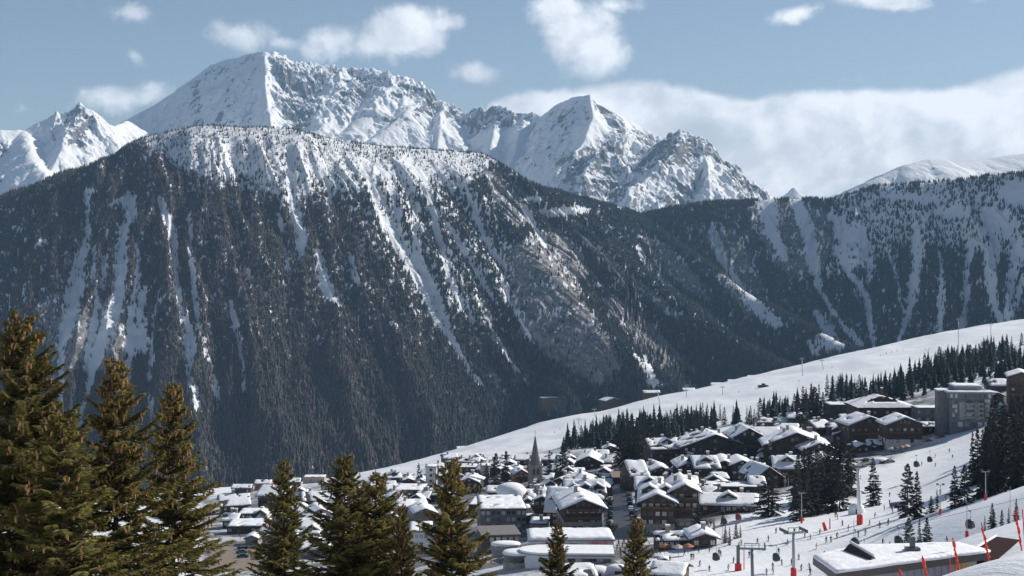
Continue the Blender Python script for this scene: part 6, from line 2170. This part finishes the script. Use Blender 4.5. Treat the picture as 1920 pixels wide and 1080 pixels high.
def white_pylon():
    p, s = at(1612, 984)
    h = 108 / s
    t = empty('lift_pylon', p)
    tag(t, 'thick white lift pylon with a tall red foot by the snow shelter', 'lift pylon')
    mb = MB()
    mb.tube([(0, 0, -1), (-0.5, 0, h)], [0.62, 0.42], 14)
    mb.build('pole', [WHITEPOLE], t, True)
    mb = MB()
    mb.box(-2.3, 1.4, -0.25, 0.25, h - 0.1, h + 0.3)
    mb.box(-2.6, -1.9, -1.6, 1.6, h + 0.3, h + 0.55)
    mb.box(0.9, 1.6, -1.6, 1.6, h + 0.3, h + 0.55)
    mb.build('crossarm', [DARKPOLE], t)
    pad(t, 0.85, 3.0)


white_pylon()


def t_pylon(px, py, hpx, mat, label, arm=1.0, padded=True, rz=0, lean=0.0, r=0.42, d=None, dmin=200, simple=False):
    if d:
        p = px2w(px, py, d)
        p.z = gz(p.x, p.y)
        s = FPX / d
    else:
        p, s = at(px, py, dmin)
    h = hpx / s
    t = empty('lift_pylon', p, R(rz))
    tag(t, label, 'lift pylon')
    mb = MB()
    mb.tube([(0, 0, -2), (lean * h, 0, h)], [r, r * 0.8], 12)
    mb.build('pole', [mat], t, True)
    a = 3.0 * arm
    mb = MB()
    mb.box(lean * h - a, lean * h + a, -0.2, 0.2, h - 0.1, h + 0.35)
    mb.box(lean * h - a * 0.6, lean * h + a * 0.6, -0.12, 0.12, h + 1.2, h + 1.35)
    for e in (-0.55, 0, 0.55):
        mb.box(lean * h + e * a - 0.07, lean * h + e * a + 0.07, -0.08, 0.08, h + 0.35, h + 1.2)
    mb.build('crossarm', [mat], t)
    if not simple:
        for e in (-1, 1):
            rb = MB()
            rb.box(lean * h + e * a - 0.12, lean * h + e * a + 0.12, -2.2, 2.2, h + 0.36, h + 0.62)
            rb.build('roller_beam', [DARKPOLE], t)
            for k in range(6):
                wb = MB()
                y = -2.0 + 0.8 * k
                wb.tube([(lean * h + e * a - 0.11, y, h + 0.86), (lean * h + e * a + 0.11, y, h + 0.86)], 0.24, 10)
                wb.build('roller', [DARKPOLE], t)
    if padded:
        pad(t, r * 1.6, 2.8)
    return t


t_pylon(1488, 1088, 88, POLE, 'grey lift pylon with roller arms and a red padded foot at the lower edge', 0.8, True, 14)
t_pylon(1412, 1102, 72, GREENPOLE, 'grey green lift pylon with a wide roller head cut by the lower edge', 0.95, False, -8, -0.03)
for (px, py, hp, ln, lab) in [
    (1797, 652, 52, 0.0, 'tallest distant lift pylon standing high on the upper long piste'), (1858, 640, 32, 0, 'distant lift pylon at the right end of the long piste crest'),
    (1505, 705, 32, -0.05, 'distant white lift pylon on the middle of the long piste crest'), (1545, 692, 16, -0.3, 'small leaning lift pylon right of the distant white one'),
    (1238, 756, 20, -0.25, 'leaning dark lift pylon over the far roof beyond the piste'), (1287, 744, 20, 0.0, 'distant lift pylon left of the far roofs in a line'),
    (1086, 804, 18, -0.05, 'dark short lift pylon on the lower long piste above the church'), (1117, 782, 14, -0.2, 'small leaning lift pylon on the piste below the forest hotels'),
    (1355, 740, 14, 0, 'thin small lift pylon halfway along the long piste')]:
    t_pylon(px, py, hp, POLE, lab, 0.8, False, 10, ln, 0.35, None, 900, True)


def sign_board():
    p, s = at(1384, 1070)
    t = empty('sign_board', p)
    tag(t, 'tall narrow dark sign board on a red base beside the green pylon', 'sign')
    mb = MB()
    mb.box(-0.42, 0.42, -0.08, 0.08, 1.7, 6.2)
    mb.build('board', [DARKPOLE], t)
    mb = MB()
    mb.box(-0.3, 0.3, -0.10, -0.085, 2.0, 5.9)
    mb.build('panel', [GREYWALL], t)
    mb = MB()
    mb.box(-0.75, 0.75, -0.55, 0.55, -0.6, 1.7)
    mb.build('base', [REDPAD], t)


sign_board()

CABG, g, b = new_mat('cabin_glass')
b.inputs['Base Color'].default_value = (0.05, 0.055, 0.06, 1)
b.inputs['Roughness'].default_value = 0.08
CABDARK = flat_mat('dark_cabin_shell', (0.05, 0.052, 0.06), 0.4, 0.1)
CABRED = flat_mat('red_cabin_shell', (0.30, 0.045, 0.04), 0.4, 0.1)


def cabin_meshes(mat):
    sh = MB()
    sh.lathe([(0.55, -2.45), (0.86, -2.30), (0.98, -1.85), (0.98, -1.55)], 14, 0, (0, 0, 0), 1.0, 1.0)
    sh.lathe([(0.92, -0.72), (0.82, -0.42), (0.5, -0.25), (0.1, -0.2)], 14)
    for k in range(6):
        a = R(30 + 60 * k)
        sh.tube([(math.cos(a) * 0.96, math.sin(a) * 0.96, -1.56), (math.cos(a) * 0.92, math.sin(a) * 0.92, -0.7)], 0.06, 5)
    gl = MB()
    gl.lathe([(0.95, -1.55), (0.93, -1.1), (0.89, -0.72)], 14)
    ha = MB()
    ha.tube([(0, 0, -0.22), (0.25, 0, 0.3), (0.25, 0, 1.3), (0, 0, 1.75)], 0.06, 6)
    ha.box(-0.16, 0.16, -0.45, 0.45, 1.72, 1.98)
    sk_ = MB()
    sk_.box(0.95, 1.12, -0.5, 0.5, -2.2, -1.2)
    return sh.mesh('cabin', [mat], True), gl.mesh('window_band', [CABG], True), ha.mesh('hanger', [DARKPOLE]), sk_.mesh('ski_rack', [DARKPOLE])


CAB = {'dark': cabin_meshes(CABDARK), 'red': cabin_meshes(CABRED)}
grips = {}


def gondola(px, py, gy, kind, line, label, k=1.0):
    """px, py: middle of the cabin; gy: row of the ground right below it"""
    q, s = at(px, gy)
    p = px2w(px, py, q.y)
    t = empty('gondola', p + Vector((0, 0, 1.35 * k)), R(random.uniform(-20, 20)))
    tag(t, label, 'gondola')
    for m in CAB[kind]:
        link(bpy.data.objects.new(m.name.split('.')[0], m), t)
    k *= 0.88
    t.scale = (k, k, k)
    grips.setdefault(line, []).append(t.location + Vector((0, 0, 1.85 * k)))


gondola(1718, 871, 900, 'dark', 'a', 'dark gondola cabin over the upper run, lower of two close together', 1.15)
gondola(1743, 862, 890, 'dark', 'a', 'dark gondola cabin over the upper run, higher of two close together', 1.1)
gondola(1603, 1017, 1040, 'dark', 'b', 'gondola cabin hanging beside the thin red footed mast by the flat roof', 1.0)
gondola(1455, 1046, 1072, 'dark', 'b', 'gondola cabin between the grey and the green lift pylons', 1.0)
gondola(1342, 1045, 1066, 'dark', 'b', 'round dark gondola cabin lowest on the run left of the sign board', 1.0)
gondola(1684, 1014, 1034, 'dark', 'c', 'gondola cabin left of the three thin spruces beyond the flat roof', 0.95)
gondola(1818, 984, 1003, 'dark', 'c', 'gondola cabin right of the mast with the broad red foot', 0.9)
gondola(1384, 970, 1000, 'red', 'd', 'upper of the two reddish gondola cabins over the snow by the terrace', 1.0)
gondola(1357, 978, 1006, 'dark', 'd', 'lower dark gondola cabin beside the reddish one by the terrace', 1.05)
gondola(1620, 1033, 1050, 'dark', 'c', 'small grey gondola cabin just behind the dark wedge of the flat roof', 0.85)
for ln, gs in grips.items():
    gs = sorted(gs, key=lambda v: v.x)
    if len(gs) > 1:
        a, c = gs[0], gs[-1]
        e0, e1 = a + (a - gs[1]) * 1.2, c + (c - gs[-2]) * 1.2
        mb = MB()
        mb.tube([e0] + gs + [e1], 0.035, 5)
        o = mb.build('lift_cable', [DARKPOLE])
        tag(o, {'a': 'thin lift cable carrying the two close dark gondolas', 'b': 'thin lift cable passing the pylons at the lower edge', 'c': 'thin lift cable over the snow behind the flat roof', 'd': 'thin lift cable with the reddish gondola'}[ln], 'cable')

# purple net by the ski school, umbrellas of the terraces, a groomer far up
PURPLE = flat_mat('purple_net', (0.22, 0.14, 0.30), 0.8, 0.2)
mb = MB()
pa, _ = at(1668, 951)
pb, _ = at(1700, 947)
for k in range(9):
    q = pa.lerp(pb, k / 8)
    q.z = gz(q.x, q.y)
    mb.box(q.x - 0.05, q.x + 0.05, q.y - 0.05, q.y + 0.05, q.z - 0.3, q.z + 1.6)
    if k < 8:
        q2 = pa.lerp(pb, (k + 1) / 8)
        q2.z = gz(q2.x, q2.y)
        mb.add([(q.x, q.y - 0.06, q.z + 0.1), (q2.x, q2.y - 0.06, q2.z + 0.1), (q2.x, q2.y - 0.06, q2.z + 1.4), (q.x, q.y - 0.06, q.z + 1.4), (q.x, q.y - 0.09, q.z + 0.1), (q2.x, q2.y - 0.09, q2.z + 0.1), (q2.x, q2.y - 0.09, q2.z + 1.4), (q.x, q.y - 0.09, q.z + 1.4)], [(0, 3, 2, 1), (4, 5, 6, 7), (0, 1, 5, 4), (3, 7, 6, 2)])
o = mb.build('safety_net', [PURPLE])
tag(o, 'purple net fence behind the waiting skiers on the piste', 'fence')

um = MB()
um.lathe([(1.7, 2.25), (1.72, 2.35), (0.9, 2.8), (0.06, 3.15)], 8)
UMB_D = [um.mesh('canopy', [m_]) for m_ in (REDWOOD, WOOD, PLASTER)]
us = MB()
us.tube([(0, 0, -0.5), (0, 0, 2.6)], 0.05, 6)
UMB_P = us.mesh('pole', [DARKPOLE])
for i, (x, y) in enumerate([(1733, 838), (1741, 836), (1749, 833), (1757, 831), (1766, 829), (1700, 846), (1690, 848), (1680, 850), (1672, 851), (1246, 1040), (1258, 1041), (1272, 1042), (1290, 1040)]):
    p, s = at(x, y)
    t = empty('parasol', p)
    grp = ('terrace parasol under the grey block', 'parasols under the grey block') if i < 5 else (('terrace parasol before the right brown gable', 'parasols before the brown gables') if i < 9 else ('terrace parasol before the log huts', 'parasols before the log huts'))
    tag(t, grp[0], 'parasol', grp[1])
    link(bpy.data.objects.new('canopy', UMB_D[i % 3]), t)
    link(bpy.data.objects.new('pole', UMB_P), t)

p, s = at(1430, 726, 900)
t = empty('snow_groomer', p, R(12))
tag(t, 'dark snow groomer working on the middle of the long piste', 'snow groomer')
mb = MB()
mb.box(-4.0, 4.0, -2.2, -1.0, 0, 1.3)
mb.box(-4.0, 4.0, 1.0, 2.2, 0, 1.3)
mb.build('tracks', [TYRE], t)
mb = MB()
mb.box(-3.6, 3.4, -1.6, 1.6, 1.0, 2.0)
mb.build('body', [DARKPOLE], t)
mb = MB()
mb.add([(-0.5, -1.4, 2.0), (2.2, -1.4, 2.0), (1.6, -1.2, 3.4), (-0.4, -1.2, 3.4), (-0.5, 1.4, 2.0), (2.2, 1.4, 2.0), (1.6, 1.2, 3.4), (-0.4, 1.2, 3.4)], [(0, 1, 2, 3), (7, 6, 5, 4), (1, 5, 6, 2), (4, 0, 3, 7), (3, 2, 6, 7)])
mb.build('cab', [GLASSM], t)
mb = MB()
mb.box(4.3, 4.8, -2.7, 2.7, 0.1, 1.7)
mb.build('blade', [METAL], t)

# ------------------------------------------------------------------ the flat roofed lift station at the lower right
ZR = -27.4


def rp(px, py, dz=0.0):
    d = ZR * FPX / (HY - py)
    v = px2w(px, py, d)
    v.z += dz
    return v


st = empty('lift_station', rp(1640, 1050))
tag(st, 'modern flat roofed lift station with a dark wedge in its snowy roof', 'building')
A_, B_, C_, D_, E_ = rp(1524, 1046), rp(1566, 1076), rp(1858, 1036), rp(1800, 1021), rp(1600, 1026)
org = st.location.copy()
poly = [v - org for v in (A_, B_, C_, D_, E_)]


def prism_poly(mb, pts_, z0, z1, mat=0):
    k = len(pts_)
    V = [(v.x, v.y, z0) for v in pts_] + [(v.x, v.y, z1) for v in pts_]
    mb.add(V, [tuple(range(k))[::-1], tuple(range(k, 2 * k))] + [(i, (i + 1) % k, k + (i + 1) % k, k + i) for i in range(k)], mat)


def inset(pts_, a):
    c = sum(pts_, Vector()) / len(pts_)
    return [v + (c - v).normalized() * a for v in pts_]


FASCIA = flat_mat('brown_grey_fascia', (0.085, 0.075, 0.075), 0.5, 0.1)
mb = MB()
prism_poly(mb, poly, -0.58, 0.0)
rf = mb.build('roof', [FASCIA], st)
# snow: a triangulated polygon laid over the roof, rounded at the rim
def snow_poly(pts_, z, th, name='roof_snow'):
    ins = inset(pts_, 0.5)
    k = len(pts_)
    fine_ = []
    rings = [(inset(pts_, 0.05), z + 0.01), (inset(pts_, 0.0), z + th * 0.5), (inset(pts_, 0.25), z + th * 0.9), (ins, z + th), (inset(pts_, 2.2), z + th * 1.08)]
    V, F = [], []
    sub = 14
    for ring, zz in rings:
        for i in range(k):
            for q in range(sub):
                v = ring[i].lerp(ring[(i + 1) % k], q / sub)
                V.append((v.x, v.y, zz + 0.10 * float(fbm(np.array([v.x / 2.5]), np.array([v.y / 2.5]), 3, 4)[0])))
    n = k * sub
    for r_ in range(len(rings) - 1):
        for i in range(n):
            F.append((r_ * n + i, r_ * n + (i + 1) % n, (r_ + 1) * n + (i + 1) % n, (r_ + 1) * n + i))
    F.append(tuple(range((len(rings) - 1) * n, len(rings) * n)))
    mb = MB()
    mb.add(V, F)
    return mb.build(name, [ROOFSNOW], rf, True)


snow_poly(poly, 0.0, 0.32)
# wedge: two bare dark slopes rising from the snow with a pale ridge cap
w0, w1, w2, w3 = rp(1577, 1040) - org, rp(1628, 1060) - org, rp(1646, 1053) - org, rp(1612, 1033) - org
top0, top1 = (w0 + w3) / 2, (w1 + w2) / 2
mb = MB()
z_ = 0.45
mb.add([(w0.x, w0.y, z_ - 0.3), (w1.x, w1.y, z_ - 0.3), (top1.x, top1.y, z_ + 0.2), (top0.x, top0.y, z_ + 0.45), (w2.x, w2.y, z_ - 0.3), (w3.x, w3.y, z_ - 0.3)], [(0, 1, 2, 3), (4, 5, 3, 2), (1, 4, 2), (5, 0, 3)])
mb.build('roof_wedge', [ROOFDARK], rf)
mb = MB()
mb.tube([(top0.x, top0.y, z_ + 0.5), (top1.x, top1.y, z_ + 0.25)], 0.13, 6)
mb.build('ridge_cap', [WHITEPOLE], rf)
# walls and glazing under the eave
wl = [v for v in inset(poly, 1.3)]
mb = MB()
prism_poly(mb, wl, -6.5, -0.59)
mb.build('wall', [CREAM], st)
YEL = flat_mat('yellow_wood', (0.48, 0.30, 0.11), 0.6, 0.15)
LILAC, g, b = new_mat('pale_glazing')
b.inputs['Base Color'].default_value = (0.22, 0.23, 0.29, 1)
b.inputs['Roughness'].default_value = 0.1
a_, c_ = wl[1], wl[2]
dirv = (c_ - a_)
nv = Vector((dirv.y, -dirv.x, 0)).normalized()
for k in range(16):
    t0, t1 = 0.10 + 0.052 * k, 0.10 + 0.052 * (k + 1) - 0.004
    p0, p1 = a_ + dirv * t0 + nv * 0.06, a_ + dirv * t1 + nv * 0.06
    mb = MB()
    mb.add([(p0.x, p0.y, -4.6), (p1.x, p1.y, -4.6), (p1.x, p1.y, -0.65), (p0.x, p0.y, -0.65)], [(0, 1, 2, 3)])
    mb.build('glass_panel', [LILAC if k < 14 else YEL], st)
mb = MB()
tn = rp(1712, 1040) - org
mb.box(tn.x - 0.2, tn.x + 0.2, tn.y, tn.y + 0.4, 0.4, 1.5)
mb.box(tn.x - 0.6, tn.x + 0.6, tn.y - 0.2, tn.y + 0.6, 0.35, 0.6)
mb.build('roof_vent', [DARKPOLE], rf)

# the dark roof behind it, red lens flare put into its colour
FLARE_RED = flat_mat('flare_red_roof', (0.022, 0.008, 0.010), 1.0, 0.15, 0.8, 0.0, 0.08)
t = empty('shed', px2w(1865, 1040, 140))
tag(t, 'dark roofed building, reddened by lens flare, below the near snow bank', 'building')
og = t.location.copy()
q0, q1, q2, q3 = px2w(1808, 1042, 132) - og, px2w(1868, 1006, 150) - og, px2w(1912, 1012, 152) - og, px2w(1862, 1056, 134) - og
mb = MB()
V = [q0, q3, q2, q1]
mb.add([tuple(v) for v in V] + [(v.x, v.y, v.z - 0.4) for v in V], [(0, 1, 2, 3), (7, 6, 5, 4), (0, 4, 5, 1), (1, 5, 6, 2), (2, 6, 7, 3), (3, 7, 4, 0)])
mb.build('roof', [FLARE_RED], t)
mb = MB()
mb.tube([tuple(q0 + Vector((0, 0, 0.1))), tuple(q1 + Vector((0, 0, 0.1)))], 0.12, 6)
mb.build('snow_rim', [ROOFSNOW], t)
mb = MB()
V = [q0.lerp(q2, 0.06), q3.lerp(q1, 0.06), q2.lerp(q0, 0.06), q1.lerp(q3, 0.06)]
mb.add([(v.x, v.y, v.z - 0.41) for v in V] + [(v.x, v.y, -9) for v in V], [(0, 1, 2, 3), (0, 4, 5, 1), (1, 5, 6, 2), (2, 6, 7, 3), (3, 7, 4, 0)])
mb.build('wall', [WOOD], t)


# red padded poles with rolled safety net
NETRED = flat_mat('red_net', (0.70, 0.05, 0.03), 0.7, 0.3, 3.0)


def net_pole(px0, py0, px1, py1, d, label, net=True):
    top, foot = px2w(px0, py0, d), px2w(px1, py1, d)
    foot2 = foot + (foot - top) * 0.15
    t = empty('net_pole', foot)
    tag(t, label, 'net pole')
    a, c = foot2 - foot, top - foot
    mb = MB()
    mb.tube([tuple(a), tuple(c)], [0.05, 0.035], 8)
    mb.build('pole', [REDPAD], t)
    if net:
        mb = MB()
        rng = random.Random(int(px0))
        n = 16
        pts_ = [a.lerp(c, 0.10 + 0.80 * i / (n - 1)) for i in range(n)]
        mb.tube([tuple(q + Vector((rng.uniform(-.03, .03), 0, 0))) for q in pts_], [rng.uniform(0.04, 0.115) for _ in range(n)], 7)
        mb.build('rolled_net', [NETRED], t)


net_pole(1786, 1008, 1799, 1072, 92, 'tilted red pole with rolled net rising left of the flare reddened roof')
net_pole(1840, 980, 1853, 1043, 92, 'tall red net pole crossing the flare reddened roof')
net_pole(1903, 953, 1914, 1022, 92, 'highest red net pole at the right end by the young spruces')
net_pole(1729, 1042, 1738, 1082, 92, 'red net pole before the glazed wall of the flat roofed station')
net_pole(1686, 1066, 1691, 1086, 92, 'lowest red net pole, only its tip over the lower edge')
net_pole(1781, 1046, 1784, 1076, 94, 'straight short red net pole right of the glazed wall', False)
net_pole(1917, 955, 1921, 1008, 96, 'bare red pole cut by the right edge', False)


# bare winter trees and bushes between the houses
TWIG = flat_mat('bare_twigs', (0.075, 0.055, 0.042), 0.9, 0.3, 2.0)


def bare_tree_mesh(seed, H):
    rng = random.Random(seed)
    mb = MB()
    def grow(p, d, L, r, lev):
        q = p + d * L
        mb.tube([tuple(p), tuple(p.lerp(q, 0.5) + Vector((rng.uniform(-.05, .05), rng.uniform(-.05, .05), 0)) * L), tuple(q)], [r, r * 0.8, r * 0.6], 4, cap=False)
        if lev < 4:
            for _ in range(4 if lev else 6):
                nd = (d + Vector((rng.uniform(-.8, .8), rng.uniform(-.8, .8), rng.uniform(-.1, .5)))).normalized()
                grow(p.lerp(q, rng.uniform(0.5, 1.0)), nd, L * rng.uniform(0.5, 0.75), max(0.03, r * 0.55), lev + 1)
    grow(Vector((0, 0, -0.3)), Vector((0, 0, 1)), H * 0.36, 0.16, 0)
    return mb.mesh('bare_tree', [TWIG])


BARE = [bare_tree_mesh(k, 8) for k in range(3)]
for i, (x, y) in enumerate([(560, 965), (578, 990), (625, 1005), (665, 985), (700, 1000), (735, 1010), (520, 1000), (548, 1012), (450, 1012), (500, 985), (715, 965), (640, 965), (820, 935), (838, 925), (860, 950), (893, 940), (1010, 1020), (1025, 1015), (990, 1015), (1140, 960), (1145, 935), (1120, 915), (1045, 925), (1190, 985), (1195, 945), (1240, 925), (1298, 940), (1345, 945), (1420, 940), (1290, 905), (900, 905), (870, 900), (1150, 1015), (1330, 1000), (1300, 1005)]):
    p, s = at(x, y, 330)
    o = link(bpy.data.objects.new('bare_tree', BARE[i % 3]))
    o.location = p
    k = random.uniform(0.6, 1.15)
    o.scale = (k, k, k)
    o.rotation_euler = (0, 0, random.uniform(0, 6))
    tag(o, 'leafless brown tree standing between the snowy village houses', 'tree', 'bare trees between the houses')
# ------------------------------------------------------------------ the big spruces close to the viewer
CONE_ME = cone_mesh()
BIG = []
for k, (Ht, Rm, sh, dr_) in enumerate([(23, 5.6, 0.66, 0.66), (20, 4.7, 0.74, 0.64), (19, 4.5, 0.80, 0.60), (17, 4.3, 0.74, 0.60)]):
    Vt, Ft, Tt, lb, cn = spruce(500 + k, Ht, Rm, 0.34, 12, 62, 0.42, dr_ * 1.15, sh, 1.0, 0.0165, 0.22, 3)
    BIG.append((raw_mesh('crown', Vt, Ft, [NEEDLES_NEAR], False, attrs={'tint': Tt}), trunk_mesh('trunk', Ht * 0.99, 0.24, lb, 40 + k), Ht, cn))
    print('big spruce', k, len(Ft), len(cn))


def near_tree(px, py_top, d, kind, label, rz=0.0, wide=1.0, k=1.0, cones=300):
    cm, tm, Ht, cn = BIG[kind]
    top = px2w(px, py_top, d)
    t = empty('spruce_tree', (top.x, top.y, top.z - (Ht + 0.25) * k), rz)
    tag(t, label, 'tree', 'tall spruces in front of the village')
    crown = link(bpy.data.objects.new('crown', cm), t)
    link(bpy.data.objects.new('trunk', tm), t)
    t.scale = (k * wide, k * wide, k)
    rng = np.random.default_rng(int(px))
    idx = rng.permutation(len(cn))[:cones]
    # the hundred that show largest: those towards the viewer and inside the picture
    c_, s_ = math.cos(rz), math.sin(rz)
    def key(i):
        x, y, z = cn[i]
        wy = s_ * x + c_ * y
        low = 1000 if t.location.z + z * k < (HY - 1075) / FPX * d else 0
        return wy + low
    idx = sorted(idx, key=key)
    for i in idx[:100]:
        c = bpy.data.objects.new('spruce_cone', CONE_ME)
        c.location = cn[i]
        c.rotation_euler = (rng.normal(0, 0.25), rng.normal(0, 0.25), 0)
        q = rng.uniform(0.8, 1.3)
        c.scale = (q, q, q)
        link(c, crown)
    if len(idx) > 100:
        src = np.array([v.co for v in CONE_ME.vertices])
        fs = [tuple(p.vertices) for p in CONE_ME.polygons]
        quads = np.array([f for f in fs if len(f) == 4])
        rest = np.array([cn[i] for i in idx[100:]])
        V = (rest[:, None] + src[None] * rng.uniform(0.8, 1.3, (len(rest), 1, 1))).reshape(-1, 3)
        F = (np.arange(len(rest))[:, None, None] * len(src) + quads[None]).reshape(-1, 4)
        o = link(bpy.data.objects.new('spruce_cones', raw_mesh('spruce_cones', V, F, [CONE], True)), crown)
        o['kind'] = 'stuff'
    return t


near_tree(38, 572, 44, 0, 'broadest green spruce filling the left edge, its twin top high up', 0.3, 1.0, 1.0, 722)
near_tree(118, 742, 42, 3, 'greener spruce with few cones between the left edge giant and its neighbour', 1.9, 1.15, 1.0, 285)
near_tree(217, 655, 47, 1, 'second tall spruce from the left edge, heavy with brown cones', 2.4, 1.0, 1.0, 798)
near_tree(326, 705, 50, 2, 'narrow pointed cone hung spruce, third tall one from the left edge', 4.0, 1.05, 1.0, 798)
near_tree(532, 852, 62, 2, 'thin spruce with a see through crown before the parking area', 1.2, 0.95, 1.0, 304)
near_tree(645, 838, 57, 1, 'dense dark spruce with a stout pointed top near the picture middle', 5.1, 1.15, 1.0, 228)
near_tree(705, 868, 60, 3, 'pale green spruce leaning on the dense dark one, right side', 3.3, 1.1, 1.0, 247)
near_tree(752, 935, 58, 2, 'low coppery spruce full of cones left of the tall one before the flat roofs', 0.9, 0.7, 1.0, 494)
near_tree(847, 846, 58, 1, 'tall cone laden spruce before the flat roofed hotel', 0.2, 1.0, 1.0, 798)
near_tree(1046, 972, 66, 2, 'slim spruce top before the long white building', 2.2, 0.9, 1.0, 380)
near_tree(1195, 962, 62, 2, 'slim cone covered spruce top right of the pink panelled building', 3.7, 0.9, 1.0, 494)
# ------------------------------------------------------------------ the air
hb = bmesh.new()
bmesh.ops.create_cube(hb, size=1.0)
for v in hb.verts:
    v.co = Vector((v.co.x * 15000, 5600 + v.co.y * 11900, (-700 if v.co.z < 0 else 1420)))
me = bpy.data.meshes.new('haze')
hb.to_mesh(me)
hb.free()
hm = bpy.data.materials.new('haze')
hm.use_nodes = True
for nd in list(hm.node_tree.nodes):
    if nd.type != 'OUTPUT_MATERIAL':
        hm.node_tree.nodes.remove(nd)
pv = hm.node_tree.nodes.new('ShaderNodeVolumePrincipled')
pv.inputs['Color'].default_value = (0.42, 0.68, 1.0, 1)
pv.inputs['Density'].default_value = 4.8e-5
pv.inputs['Anisotropy'].default_value = 0.0
hm.node_tree.links.new(pv.outputs[0], [x for x in hm.node_tree.nodes if x.type == 'OUTPUT_MATERIAL'][0].inputs['Volume'])
hm.cycles.homogeneous_volume = True
me.materials.append(hm)
o = link(bpy.data.objects.new('haze', me))
tag(o, 'thin blue mountain haze filling the whole valley', 'haze', kind='stuff')
